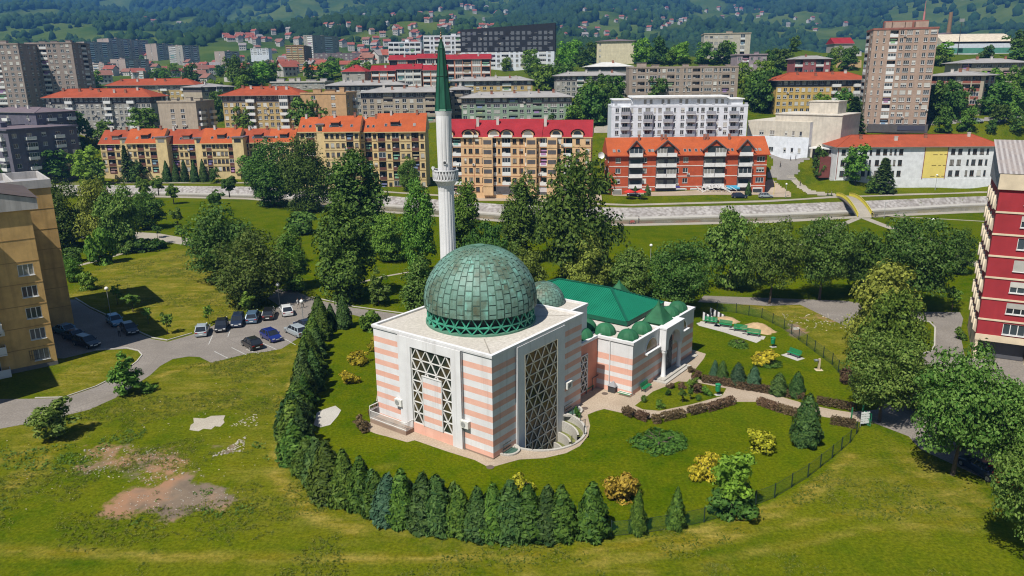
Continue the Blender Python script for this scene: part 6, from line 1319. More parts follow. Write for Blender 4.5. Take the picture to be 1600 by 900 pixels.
def trunk_mesh(h_, r_, crown_z, spread, seed, limbs=6):
    m = MB(); rr = random.Random(seed); tip = Vector((rr.uniform(-.05, .05)*h_, rr.uniform(-.05, .05)*h_, h_*.72)); mid = Vector((tip.x*.3, tip.y*.3, h_*crown_z))
    m.tube((0, 0, -.3), mid, r_*1.25, r_*.85, 7); m.tube(mid, tip, r_*.85, r_*.2, 6)
    for i in range(limbs):
        f = rr.uniform(0, .6); p = mid.lerp(tip, f); a = 2*math.pi*(i+rr.random()*.5)/limbs; L = spread*rr.uniform(.45, .75)*(1-f*.5)
        m.tube(p, p+Vector((math.cos(a)*L, math.sin(a)*L, L*rr.uniform(.5, 1.0))), r_*.45, r_*.1, 5)
    return m
# shape: (function, leaf count, leaf size in metres, nominal height, nominal width)
SHAPES = {
 'round': [(lambda s=s: crown_round(s, 9500, 0, 64, .09), .48, 11, 10) for s in (11, 12, 13)],
 'big': [(lambda s=s: crown_round(s, 16000, 0, 95, .26, gaps=.8), .44, 15, 13) for s in (21, 22)],
 'mass': [(lambda s=s: crown_round(s, 14000, 0, 95, .05, gaps=.8), .46, 15, 12) for s in (23, 24)],
 'tall': [(lambda s=s: crown_round(s, 12000, 0, 78, .03, egg=.12, gaps=.8), .46, 16, 8) for s in (31, 32)],
 'dome': [(lambda s=s: crown_round(s, 11000, 0, 78, .05, egg=.35, gaps=.84), .48, 12, 11) for s in (41, 42)],
 'loose': [(lambda s=s: crown_round(s, 2300, 0, 22, .12, egg=.1, gaps=.5), .50, 8, 5) for s in (51, 52)],
 'sapling': [(lambda s=s: crown_round(s, 520, 0, 10, .38, gaps=.5), .38, 4, 2.2) for s in (61, 62)],
 'far': [(lambda s=s: crown_round(s, 1500, 0, 20, .10, gaps=.8), 1.0, 12, 10) for s in (71, 72, 73)],
 'thuja': [(lambda s=s: crown_cone(s, 3200, 0, power=.72+.1*(s % 2), base=.52, rough=.2), .27, 4.2, 2.4) for s in (81, 82, 83)],
 'cone': [(lambda s=s: crown_cone(s, 3800, 0, power=.58, base=.52, rough=.16), .40, 7, 4.5) for s in (91, 92)],
 'spruce': [(lambda s=s: crown_tier(s, 3600, 0, 11), .62, 12, 6) for s in (95, 96)],
 'shrub': [(lambda s=s: crown_round(s, 1500, 0, 16, .0, gaps=.7), .30, 2, 3) for s in (97, 98)],
 'mat': [(lambda s=s: crown_round(s, 3600, 0, 60, -.25, gaps=.8), .26, .9, 4) for s in (99, 100)],
 'pollard': [(lambda s=s: crown_round(s, 3200, 0, 24, .36, egg=-.1, gaps=.85), .42, 6, 4.5) for s in (101, 102)]}
EL = {'thuja': 1.5, 'cone': 1.3, 'spruce': 1.6}
CROWN, TRUNK = {}, {}
FIT = {'thuja': 1.0, 'cone': 1.0, 'spruce': 1.0}
def crown_mesh(shape, mat, var):
    v = var % len(SHAPES[shape]); k = (shape, mat, v)
    if k not in CROWN:
        fn, leaf, h_, w__ = SHAPES[shape][v]; P, N = fn(); P = np.array(P); P[:, :2] *= FIT.get(shape, 1.0); P = P*np.array([w__, w__, h_]); rs = np.random.RandomState(v+5)
        V, Fc = leaves(P, np.asarray(N), leaf, rs, EL.get(shape, 1.0), .30); CROWN[k] = npmesh('crown', V, Fc, LEAF[mat])
    return CROWN[k], SHAPES[shape][v][2], SHAPES[shape][v][3]
def trunk_for(shape, v):
    k = (shape, v)
    if k not in TRUNK:
        h_, w__ = SHAPES[shape][v][2:]; r_ = {'sapling': .05, 'thuja': .09, 'loose': .11, 'pollard': .14, 'cone': .14}.get(shape, .26)
        TRUNK[k] = trunk_mesh(h_, r_, {'sapling': .45, 'pollard': .4}.get(shape, .22), w__*.5, v+3, 0 if shape in ('thuja', 'cone', 'spruce') else 6).mesh('trunk', BARK)
    return TRUNK[k]
NT = [0]
def tree(shape, mat, base_, h_, wd, label, cat='tree', name='tree', group=None, rz=None, parts=True):
    NT[0] += 1; v = NT[0] % len(SHAPES[shape]); me, H0, W0 = crown_mesh(shape, mat, NT[0]); sc = (wd/W0, wd/W0, h_/H0); rz = rz if rz is not None else (NT[0]*2.399) % 6.283
    if not parts: o = put(name, me, None, base_, rz, sc); return tag(o, label, cat, group)
    e = empty(name, base_, rz, label, cat, group); put('trunk', trunk_for(shape, v), e, (0, 0, 0), 0, sc); put('crown', me, e, (0, 0, 0), 0, sc); return e
def ptree(shape, mat, bx, by, ty, wpx, label, far=0, grow=1.0, **k):
    b_ = hit(bx, by, far) if far else G(bx, by); h_ = ztop(b_.x, b_.y, ty)-b_.z
    return tree(shape, mat, b_, max(.4, h_*grow), wpx*mpp(b_), label, **k)
# park trees between the mosque and the river
for a in (
 ('mass', 'dark', 428, 322, 220, 82, 'big dark tree left of the pair standing by the river on the lawn'), ('mass', 'dark', 482, 330, 218, 80, 'big dark tree right of the pair standing by the river on the lawn'),
 ('tall', 'dark', 562, 395, 238, 92, 'tallest dark tree of the lawn, left of the minaret'), ('tall', 'dark', 540, 470, 312, 92, 'dark tall tree in front of the tallest lawn tree, above the car park corner'),
 ('round', 'mid', 609, 408, 336, 58, 'round green tree alone on the lawn left of the minaret'), ('loose', 'linden', 592, 476, 420, 38, 'young pale leafed tree on the lawn behind the clipped conifers'),
 ('tall', 'mid', 656, 430, 285, 54, 'tall green tree touching the minaret on its left'), ('tall', 'linden', 660, 500, 405, 62, 'green tree behind the left back corner of the mosque'),
 ('tall', 'mid', 730, 430, 288, 62, 'tall green tree just right of the minaret'), ('tall', 'dark', 818, 410, 276, 72, 'dark tall tree left of the broad dark tree behind the dome'), ('mass', 'dark', 905, 440, 244, 135, 'broadest dark tree, behind the main dome'),
 ('dome', 'olive', 914, 452, 366, 74, 'light yellow green tree above the green roof'), ('round', 'olive', 822, 470, 390, 60, 'olive tree peeking out right of the main dome'), ('round', 'dark', 762, 452, 350, 70, 'dark tree behind the top of the dome'),
 ('round', 'linden', 986, 470, 392, 70, 'pale flecked tree right of the light yellow green tree'), ('big', 'linden', 1062, 492, 378, 96, 'wide flecked tree behind the entrance wing domes'), ('round', 'mid', 1040, 462, 400, 60, 'green tree behind the entrance wing, half hidden'),
 ('round', 'linden', 1140, 452, 330, 82, 'flecked tree on the lawn, leftmost of the row along the lane'), ('big', 'linden', 1202, 474, 348, 84, 'flecked tree with a visible trunk, second of the row along the lane'), ('big', 'linden', 1280, 468, 344, 92, 'flecked tree, third of the row along the lane'),
 ('round', 'dark', 1346, 462, 362, 74, 'darker tree, fourth of the row along the lane'), ('big', 'linden', 1424, 486, 344, 118, 'large flecked tree at the right end of the row along the lane'), ('round', 'dark', 1497, 428, 360, 42, 'small dark tree by the crimson block'),
 ('dome', 'olive', 1372, 560, 414, 112, 'yellowish tree with layered boughs beside the garden fence'), ('dome', 'mid', 1392, 596, 458, 104, 'green tree in front of the yellowish layered tree'), ('big', 'linden', 1374, 658, 524, 116, 'flecked tree overhanging the garden gate'),
 ('big', 'linden', 1488, 742, 552, 142, 'biggest flecked tree at right, its shade on the meadow'), ('big', 'linden', 1572, 756, 606, 120, 'flecked tree on the right edge over a red car'), ('big', 'linden', 1602, 870, 684, 130, 'flecked tree in the bottom right corner'), ('round', 'linden', 1440, 640, 576, 76, 'flecked low tree between the gate tree and the biggest one'),
 ('round', 'dark', 1508, 700, 616, 60, 'dark green tree behind the biggest flecked tree'),
 ('mass', 'linden', 352, 440, 322, 104, 'silver flecked tree on the left lawn, upper of three'), ('mass', 'linden', 396, 476, 362, 108, 'silver flecked tree nearest the car park, largest of three'), ('tall', 'mid', 458, 452, 362, 58, 'green tree right of the silver flecked trees'),
 ('mass', 'linden', 104, 388, 284, 76, 'flecked tree beside the top of the yellow block'), ('dome', 'olive', 160, 388, 282, 66, 'yellow green tree left of the round tree by the path'), ('round', 'linden', 190, 392, 290, 62, 'flecked tree in the clump by the path'), ('round', 'mid', 232, 358, 302, 54, 'round green tree with a clear trunk at the end of the clump'), ('mass', 'mid', 60, 380, 300, 70, 'green tree half hidden by the yellow block'),
 ('round', 'dark', 148, 378, 316, 60, 'dark tree in the middle of the clump by the path'), ('sapling', 'mid', 279, 362, 325, 20, 'young tree on the lawn right of the clump'), ('sapling', 'mid', 286, 384, 352, 22, 'young tree on the edge of the pale path'), ('sapling', 'dark', 246, 372, 352, 16, 'smallest young tree beside the pale path'),
 ('shrub', 'dark', 470, 365, 332, 54, 'dense shrub on the lawn below the pair of big dark trees'), ('round', 'olive', 452, 412, 366, 40, 'small olive tree behind the silver flecked trees'), ('shrub', 'mid', 160, 412, 358, 46, 'leafy bush under the clump on the left lawn'),
 ('round', 'mid', 116, 440, 405, 30, 'small tree against the yellow block'), ('shrub', 'mid', 138, 452, 425, 32, 'bush beside the shaded lane by the yellow block'), ('shrub', 'dark', 200, 396, 376, 30, 'dark bush left of the bushes along the narrow path'), ('shrub', 'dark', 226, 393, 373, 34, 'dark bush in the middle of the bushes along the narrow path'), ('shrub', 'dark', 248, 389, 372, 26, 'dark bush at the right end of the narrow path'), ('shrub', 'dark', 112, 410, 388, 40, 'dark bush left of the narrow path start'),
 ('pollard', 'mid', 228, 318, 276, 22, 'small ball shaped tree by the river, leftmost of four'), ('pollard', 'mid', 248, 304, 276, 24, 'small ball shaped tree by the river, second of four'), ('pollard', 'mid', 272, 319, 288, 22, 'small ball shaped tree by the river, third of four'), ('pollard', 'dark', 340, 331, 297, 25, 'small ball shaped tree on the lawn'), ('pollard', 'dark', 359, 308, 276, 27, 'small round tree standing right against the river'),
 ('sapling', 'mid', 184, 476, 446, 16, 'young tree beside the globe lamp'), ('sapling', 'mid', 208, 488, 459, 26, 'young tree with a round head near the shaded lane'), ('sapling', 'mid', 232, 506, 481, 14, 'thin young tree in the shade of the yellow block'), ('sapling', 'mid', 262, 522, 489, 20, 'young tree on the meadow left of the silver car'), ('sapling', 'mid', 327, 506, 478, 16, 'young tree behind the black cars'), ('sapling', 'mid', 388, 496, 458, 24, 'young tree behind the parked blue grey car'),
 ('loose', 'mid', 196, 616, 552, 52, 'crooked small tree on the verge beside the lane'), ('loose', 'linden', 88, 684, 626, 66, 'scrubby bush like tree on the slope at left'), ('shrub', 'mid', 232, 612, 598, 26, 'low bush beside the crooked small tree'),
 ('loose', 'lime', 1144, 797, 704, 66, 'loose bright young tree by the garden fence'), ('shrub', 'dark', 1144, 802, 762, 76, 'dark bushy growth at the foot of the bright young tree'),
 ('sapling', 'mid', 1486, 488, 448, 26, 'young tree on the grass by the crimson block'), ('shrub', 'hedge', 1322, 598, 574, 26, 'dark brown bush under the layered tree'), ('shrub', 'dark', 1500, 530, 512, 20, 'bush against the wall of the crimson block'), ('shrub', 'mid', 578, 516, 486, 34, 'rounded shrub behind the clipped conifers'),
 ('round', 'mid', 640, 300, 246, 34, 'small round tree on the far bank left of the minaret')):
    ptree(*a)
# clipped conifers round the garden
GRPH = 'clipped conifers hedging the mosque garden'
hp = [(500, 520), (494, 548), (488, 575), (482, 600), (474, 626), (466, 652), (461, 676), (458, 700), (463, 722), (478, 740), (497, 756), (518, 772), (540, 784), (562, 794), (586, 802), (610, 808), (634, 815), (660, 821), (688, 827), (716, 832), (744, 836), (772, 838), (800, 839), (828, 838), (850, 838), (878, 838)]
SEC = lambda i: 'on its stretch facing the car park' if i < 7 else 'at its bend by the concrete pad' if i < 12 else 'on its front stretch left of the mosque corner' if i < 19 else 'on its front stretch right of the mosque corner'
rr = random.Random(5)
for i, (x, y) in enumerate(hp):
    p = G(x, y); p.x += rr.uniform(-.25, .25); p.y += rr.uniform(-.25, .25); hh = (5.4 if i < 8 else 4.7)*rr.uniform(.78, 1.16)
    tree('thuja', ('thuja', 'conifer', 'thuja', 'bluegreen')[3 if i == 15 else rr.choice((0, 1, 0))], p, hh, rr.uniform(2.4, 3.4)*(1.2 if i < 13 else 1), 'bluish clipped conifer in the garden hedge' if i == 15 else 'tall clipped conifer of the garden hedge, %s' % SEC(i), 'conifer', 'conifer', GRPH)
    if i < 24:
        q = G((x+hp[i+1][0])/2, (y+hp[i+1][1])/2); q = q+Vector((rr.uniform(.2, .9), rr.uniform(.3, 1.0), 0)); tree('thuja', 'conifer' if i % 2 else 'thuja', q, hh*rr.uniform(.62, .98), rr.uniform(2.5, 3.3), 'shorter filler conifer of the garden hedge, %s' % SEC(i), 'conifer', 'conifer', GRPH)
for a in (('thuja', 'thuja', 925, 835, 752, 58, 'pointed conifer at the right end of the hedge, with a broad foot'), ('thuja', 'thuja', 996, 832, 764, 30, 'pointed conifer standing alone right of the hedge'), ('thuja', 'thuja', 1056, 824, 760, 32, 'pointed conifer between the fence posts, nearest the bright young tree'), ('cone', 'conifer', 1258, 694, 614, 48, 'broad cone shaped conifer beside the garden path'),
          ('cone', 'conifer', 538, 512, 462, 28, 'conifer behind the garden hedge, right of two'), ('thuja', 'conifer', 518, 512, 474, 22, 'conifer behind the garden hedge, left of two'),
          ('cone', 'bluegreen', 1116, 590, 562, 15, 'slim bluish conifer, leftmost of the six by the path'), ('cone', 'conifer', 1128, 596, 563, 20, 'dark conifer, second of the six by the path'), ('cone', 'bluegreen', 1152, 602, 566, 27, 'widest bluish conifer of the six by the path'), ('cone', 'bluegreen', 1177, 606, 571, 24, 'bluish conifer, fourth of the six by the path'), ('cone', 'conifer', 1216, 616, 582, 30, 'dark conifer, fifth of the six by the path'), ('cone', 'conifer', 1244, 620, 580, 26, 'dark conifer, last of the six by the path')):
    ptree(*a, cat='conifer', name='conifer')
for a in (('shrub', 'gold', 560, 568, 550, 34, 'golden shrub behind the mosque, upper of two'), ('shrub', 'gold', 546, 598, 579, 32, 'golden shrub near the hedge, lower of two'), ('shrub', 'gold', 584, 548, 528, 18, 'golden shrub half hidden by the mosque corner'), ('shrub', 'gold', 815, 770, 744, 46, 'golden shrub behind the hedge tips'),
          ('shrub', 'rust', 970, 777, 742, 58, 'rust coloured shrub near the end of the hedge'), ('shrub', 'gold', 1104, 746, 712, 54, 'golden brown shrub beside the bright young tree'), ('shrub', 'gold', 1190, 702, 673, 50, 'golden brown shrub left of the cone shaped conifer'), ('shrub', 'gold', 1194, 568, 546, 44, 'golden shrub on the lawn by the green bench'),
          ('mat', 'juniper', 1030, 693, 684, 86, 'low spreading juniper on the lawn before the mosque'), ('mat', 'juniper', 1154, 540, 533, 32, 'low juniper mat on the lawn behind the entrance wing'), ('mat', 'juniper', 1199, 569, 562, 40, 'low juniper at the foot of the golden shrub'),
          ('shrub', 'hedge', 566, 672, 650, 28, 'brown clipped bush by the terrace, in front'), ('shrub', 'hedge', 585, 652, 632, 20, 'brown clipped bush by the terrace, behind'), ('shrub', 'mid', 592, 645, 626, 26, 'green bush behind the terrace railing'),
          ('sapling', 'dark', 1066, 629, 609, 14, 'small dark conifer in the triangular bed'), ('sapling', 'dark', 1079, 625, 607, 10, 'slim small conifer in the triangular bed'), ('shrub', 'mid', 1031, 638, 625, 15, 'small green bush in the triangular bed'), ('shrub', 'dark', 1044, 618, 608, 10, 'tiny bush at the edge of the triangular bed'), ('shrub', 'dark', 1091, 625, 617, 10, 'tiny round bush in the triangular bed'), ('shrub', 'mid', 1104, 617, 604, 18, 'green bush at the corner of the triangular bed'),
          ('shrub', 'hedge', 1048, 606, 599, 14, 'clipped brown bush on the court edge, leftmost of three'), ('shrub', 'hedge', 1065, 607, 598, 15, 'clipped brown bush on the court edge, middle of three'), ('shrub', 'hedge', 1089, 612, 599, 22, 'clipped brown bush on the court edge, widest of three'), ('loose', 'mid', 1083, 610, 590, 20, 'small ragged bush by the court'),
          ('shrub', 'hedge', 1080, 581, 573, 14, 'brown bush at the head of the path, left'), ('shrub', 'hedge', 1089, 592, 578, 18, 'brown bush at the head of the path, right'), ('shrub', 'dark', 1006, 628, 618, 10, 'small bush near the court corner'), ('shrub', 'dark', 902, 652, 636, 12, 'dark pot plants against the mosque wall')):
    ptree(*a, cat='shrub', name='shrub')
# low brown hedges along the garden path: each clipped run is one hedge
def hedge(a, b_, wd, hh, label):
    p, q = G(*a), G(*b_); d = q-p; L = d.length; rs = np.random.RandomState(int(a[0])); n = int(260*L+300)
    x = rs.uniform(0, L, n); s = rs.randint(0, 3, n); y = np.where(s == 0, -wd/2, np.where(s == 1, wd/2, rs.uniform(-wd/2, wd/2, n))); z = np.where(s == 2, hh, rs.uniform(.05, hh, n))
    P = np.stack([x, y, z], 1)+rs.normal(0, .045, (n, 3)); N = np.stack([np.zeros(n), np.where(s == 0, -1, np.where(s == 1, 1, 0)), np.where(s == 2, 1., .3)], 1)
    V, Fc = leaves(P, N, .2, rs, 1, .6); o = put('hedge', npmesh('hedge', V, Fc, LEAF['hedge']), None, p, math.atan2(d.y, d.x)); return tag(o, label, 'hedge', 'clipped brown hedges along the garden path')
for i, (a, b_, lab) in enumerate((((976, 645), (990, 653), 'first short hedge run by the court'), ((995, 652), (1012, 658), 'second short hedge run by the court'), ((1019, 660), (1031, 660), 'square clipped hedge block at the path bend'), ((1035, 657), (1068, 650), 'hedge run right of the square hedge block'), ((1076, 648), (1100, 642), 'middle hedge run on the lower side of the path'), ((1103, 643), (1146, 630), 'longest hedge run on the lower side of the path'),
    ((1184, 631), (1216, 642), 'hedge run between the long run and the cone shaped conifer'), ((1216, 642), (1250, 652), 'hedge run ending at the cone shaped conifer'), ((1298, 661), (1336, 668), 'hedge run beside the garden gate'), ((1097, 596), (1135, 602), 'hedge run at the head of the upper side'), ((1136, 602), (1164, 608), 'second hedge run before the six conifers'), ((1165, 608), (1203, 614), 'third hedge run before the six conifers'), ((1204, 614), (1256, 624), 'last hedge run before the six conifers'), ((1276, 630), (1334, 641), 'hedge run on the upper side near the gate'))):
    hedge(a, b_, .75, .75, 'brown clipped '+lab)
# trees among the town blocks
TG = 'trees among the town blocks'
for a in (('far', 'dark', 126, 232, 172, 50, 'dark tree in front of the slate blocks'), ('far', 'mid', 165, 225, 188, 36, 'green tree left of the orange roofed river row'), ('far', 'mid', 190, 206, 172, 40, 'tree in front of the long grey orange roofed block, left'), ('far', 'mid', 228, 206, 168, 48, 'tree in front of the long grey orange roofed block, right'), ('far', 'lime', 138, 290, 230, 56, 'bright green tree on the far bank at left'), ('far', 'mid', 152, 291, 250, 36, 'round tree beside the bright green far bank tree'), ('far', 'dark', 85, 285, 234, 60, 'dark tree on the far bank left of the bright green one'), ('far', 'dark', 40, 276, 226, 50, 'dark tree beneath the slate block'), ('far', 'dark', 15, 290, 252, 60, 'dark tree on the far bank at the left edge'),
    ('spruce', 'conifer', 201, 284, 228, 22, 'dark conifer before the leftmost river units'), ('far', 'dark', 216, 284, 252, 34, 'low dark tree before the second river unit'), ('far', 'mid', 392, 283, 244, 40, 'round tree before the right end of the river row'), ('far', 'dark', 340, 190, 142, 26, 'slim tree beside the ochre block'), ('far', 'mid', 384, 206, 166, 42, 'tree before the ochre block, left'), ('far', 'dark', 420, 206, 168, 34, 'tree before the ochre block, middle'), ('far', 'dark', 483, 226, 152, 56, 'biggest tree before the ochre block'),
    ('far', 'dark', 928, 196, 132, 46, 'dark tree left of the white block, larger'), ('far', 'dark', 960, 190, 140, 34, 'dark tree touching the white block'), ('far', 'mid', 898, 196, 164, 40, 'tree at the right end of the pale green block'), ('far', 'dark', 862, 196, 168, 30, 'tree in front of the pale green block'), ('far', 'mid', 800, 196, 172, 30, 'small tree in front of the pale green block, left'),
    ('far', 'mid', 850, 146, 100, 44, 'tree on the slope above the pale green block, left'), ('far', 'dark', 885, 142, 96, 40, 'tree on the slope above the pale green block, right'), ('far', 'lime', 892, 100, 62, 38, 'bright tree beside the cream block, left'), ('far', 'mid', 925, 98, 66, 34, 'bright tree beside the cream block, right'), ('far', 'lime', 1000, 100, 60, 36, 'bright tree on the ridge right of the cream block'), ('far', 'dark', 1028, 100, 57, 32, 'dark tree on the ridge'), ('far', 'lime', 1062, 99, 66, 32, 'bright tree left of the grey school block'), ('far', 'mid', 1100, 100, 66, 40, 'tree before the grey school block, left'), ('far', 'lime', 1140, 98, 64, 22, 'tree before the grey school block, right'),
    ('far', 'dark', 1184, 176, 110, 46, 'dark tree right of the taupe block'), ('far', 'dark', 1252, 174, 126, 34, 'dark tree before the yellow block, left'), ('far', 'dark', 1303, 178, 122, 46, 'dark tree before the yellow block, right'), ('spruce', 'conifer', 1331, 212, 152, 42, 'dark spruce at the foot of the tall tower'), ('far', 'mid', 1308, 202, 166, 30, 'green tree beside the dark spruce'),
    ('far', 'dark', 1462, 192, 128, 48, 'dark tree right of the tall tower'), ('far', 'dark', 1488, 190, 126, 40, 'second dark tree right of the tall tower'), ('far', 'mid', 1474, 208, 166, 30, 'round tree by the street behind the tower'), ('far', 'mid', 1511, 206, 168, 30, 'round tree along the street, second'), ('far', 'dark', 1563, 190, 163, 34, 'dark tree before the brick panel block'), ('far', 'dark', 1548, 208, 186, 18, 'small dark tree by the street'), ('far', 'dark', 1590, 206, 180, 30, 'dark tree behind the crimson block'),
    ('far', 'dark', 1220, 108, 76, 40, 'tree on the slope beside the dark red house'), ('far', 'dark', 1240, 80, 56, 20, 'dark tree on the ridge by the crimson roofed house'), ('far', 'dark', 1290, 112, 84, 26, 'tree right of the dark red house'), ('far', 'dark', 1594, 92, 44, 50, 'dark tree at the right end of the ridge'), ('far', 'mid', 1588, 98, 74, 40, 'lower tree at the right end of the ridge'),
    ('loose', 'mid', 1336, 288, 226, 40, 'birch like tree before the long white block'), ('spruce', 'conifer', 1378, 300, 248, 42, 'spruce before the long white block'), ('far', 'dark', 1360, 302, 276, 22, 'small conifer left of the spruce'), ('thuja', 'conifer', 1412, 284, 261, 14, 'small thuja before the long white block'), ('thuja', 'conifer', 1489, 277, 246, 16, 'slim conifer near the right end of the long white block'), ('far', 'dark', 1280, 276, 230, 26, 'dark tree at the red stair tower'), ('thuja', 'conifer', 1168, 314, 284, 10, 'slim thuja before the brick red block'), ('thuja', 'conifer', 992, 314, 290, 10, 'slim conifer beside the red parasols, left'), ('thuja', 'conifer', 1011, 314, 288, 11, 'slim conifer beside the red parasols, right'), ('far', 'mid', 1003, 345, 321, 20, 'small tree in the river bed'),
    ('thuja', 'conifer', 262, 284, 250, 14, 'small thuja before the river row, leftmost of five'), ('thuja', 'conifer', 276, 284, 253, 13, 'small thuja before the river row, second from the left of five'), ('thuja', 'conifer', 290, 284, 249, 13, 'small thuja before the river row, middle one of five'), ('thuja', 'conifer', 305, 284, 250, 14, 'small thuja before the river row, second from the right of five'), ('thuja', 'conifer', 319, 284, 248, 14, 'small thuja before the river row, rightmost of five'), ('far', 'dark', 337, 286, 262, 18, 'low bush before the river row beside blue cars'), ('far', 'mid', 1295, 322, 304, 10, 'bush at the far end of the footbridge'),
    ('far', 'dark', 300, 140, 100, 30, 'tree beside the lone pale tower'), ('far', 'dark', 366, 132, 86, 26, 'tall dark tree right of the lone pale tower'), ('far', 'mid', 420, 128, 98, 40, 'tree on the valley floor below the brown tower'), ('far', 'mid', 510, 124, 96, 44, 'tree right of the brown tower'), ('far', 'mid', 545, 132, 112, 34, 'tree before the brown red roofed house'), ('far', 'dark', 385, 134, 108, 36, 'tree left of the valley trees'), ('far', 'mid', 250, 124, 106, 40, 'tree at the foot of the far towers')):
    ptree(*a, far=225, parts=a[0] in ('spruce', 'loose'), group=TG)
rr = random.Random(9); used = 0
SHORT = {'slab_a': 'left edge slab block', 'slab_b': 'second slab block', 'long_far': 'long low orange roofed block', 'long_left': 'long grey orange roofed block', 'beige_block': 'plain beige block', 'grey_mid': 'grey block left of the ochre one', 'dark_low': 'flat roofed slate block', 'dark_high': 'sawtooth slate block', 'ochre': 'ochre block', 'ochre_end': 'orange end block', 'grey_back': 'grey block behind the orange end block', 'beige_mid': 'beige block left of the minaret', 'beige_mid2': 'narrow beige block by the minaret', 'grey_upper': 'ochre and grey sheet roofed block', 'green': 'pale green block', 'grey_right': 'long grey sheet roofed block', 'light_roof': 'pale roofed low building', 'taupe': 'taupe block', 'white': 'white balcony block', 'terr1': 'upper crimson terraces', 'terr2': 'last crimson terrace house', 'terr3': 'lower crimson terraces', 'wht1': 'white loggia block', 'wht2': 'white stepped block', 'bw': 'black cladded block', 'brown_t': 'brown tower', 'grey_t': 'slim grey tower', 'violet': 'violet grey block', 'cream': 'cream block', 'school': 'grey school block', 'lilac': 'lilac house', 'tower': 'tall brown tower', 'yellow': 'yellow orange roofed block', 'pinkh': 'dark red house', 'barn': 'small crimson roofed house', 'rows': 'brick panel block', 'rows2': 'brown block at far right', 'hall': 'sports hall', 'hallw': 'public hall', 'hous': 'long white yellow panelled block', 'h1': 'orange roofed valley house', 'h2': 'orange roofed house by the brown tower', 'h6': 'long flat dark roofed building'}
def near_label(x, y, mt):
    k = min(SHORT, key=lambda q: max(TOWN[q][0]-x, 0, x-TOWN[q][1])+1.5*max(TOWN[q][3]-y, 0, y-TOWN[q][2])+.05*abs(x-(TOWN[q][0]+TOWN[q][1])/2)); t_ = TOWN[k]
    w = 'left of' if x < t_[0] else 'right of' if x > t_[1] else 'on the slope above' if y < t_[3] else 'in front of'
    b_ = '%s leafy tree %s the %s' % ({'dark': 'dark green', 'mid': 'green', 'lime': 'bright green'}[mt], w, SHORT[k]); return b_
BOX = [(x[0]-6, x[1]+6, x[3]-4, x[2]+3) for x in TOWN.values()]
for i in range(900):
    if used >= 130: break
    x = rr.uniform(-20, 1620); y = rr.uniform(92, 205)
    if any(a < x < b_ and c < y < d for a, b_, c, d in BOX): continue
    if y > 185 and 150 < x < 1200: continue
    p = hit(x, y, 285)
    if p.y > 1300: continue
    s_ = rr.uniform(6, 13); mt = rr.choice(('dark', 'mid', 'dark', 'mid', 'lime')); tree('far', mt, p, s_, s_*rr.uniform(.8, 1.1), near_label(x, y, mt), 'tree', 'tree', TG, parts=False); used += 1
rr = random.Random(21)
CL = ((290, 116, 190, 16, 46, 'on the valley floor below the far towers'), (545, 112, 150, 14, 30, 'on the valley floor right of the brown tower'), (425, 66, 80, 22, 34, 'on the slope above the brown tower'), (600, 72, 80, 26, 44, 'on the slope above the violet block'), (690, 42, 110, 30, 50, 'on the hillside above the minaret tip'), (560, 42, 90, 20, 30, 'high on the slope left of the minaret'), (905, 52, 60, 9, 26, 'on the hillside right of the black cladded block'), (1010, 32, 140, 22, 34, 'on the hillside above the grey school'), (1170, 22, 60, 14, 18, 'on the hillside right of centre'), (1280, 38, 60, 12, 14, 'on the blue hillside left of the tall tower'), (250, 40, 80, 10, 10, 'scattered on the green hill at left'), (440, 98, 110, 12, 26, 'on the valley floor left of the brown tower'), (600, 96, 90, 10, 22, 'on the slope behind the terraces'), (760, 22, 50, 14, 14, 'high on the hillside above the cladded block'), (380, 65, 30, 12, 14, 'on the slope above the lone pale tower'))
HOUSES = []
for cx, cy_, sx, sy, k, lab in CL:
    for i in range(k):
        p = hit(cx+rr.gauss(0, sx*.5), max(3, cy_+rr.gauss(0, sy*.5)), 480)
        if p.y < 4500: HOUSES.append((p, lab))
rr.shuffle(HOUSES); HOUSES = HOUSES[:290]; HP = [(p.x, p.y) for p, _ in HOUSES]
# ------------------------------------------------------------------ wooded hills: countless trees as one object
ico = bmesh.new(); bmesh.ops.create_icosphere(ico, subdivisions=2, radius=1); iv = np.array([v.co[:] for v in ico.verts]); ifc = np.array([[v.index for v in f.verts] for f in ico.faces]); ico.free()
ico = bmesh.new(); bmesh.ops.create_icosphere(ico, subdivisions=1, radius=1); iv1 = np.array([v.co[:] for v in ico.verts]); if1 = np.array([[v.index for v in f.verts] for f in ico.faces]); ico.free()
rs = np.random.RandomState(2); n = 110000
yy = 560*np.exp(rs.uniform(0, 1, n)*math.log(4600/560)); xx = yy*rs.uniform(-.86, .86, n); fm = forest_mask(xx, yy); keep = (rs.rand(n) < (.05*(yy > 1150)+.95*fm)); xx, yy = xx[keep][:42000], yy[keep][:42000]
ck = np.ones(len(xx), bool)
for hx, hy in HP: ck &= ~((np.abs(xx-hx) < 17) & (yy < hy+12) & (yy > hy-42-.012*hy))
xx, yy = xx[ck], yy[ck]; zz = ground_z(xx, yy); n = len(xx); s_ = rs.uniform(.7, 1.5, n)*(2.6+yy*.0027)
near = yy < 1500
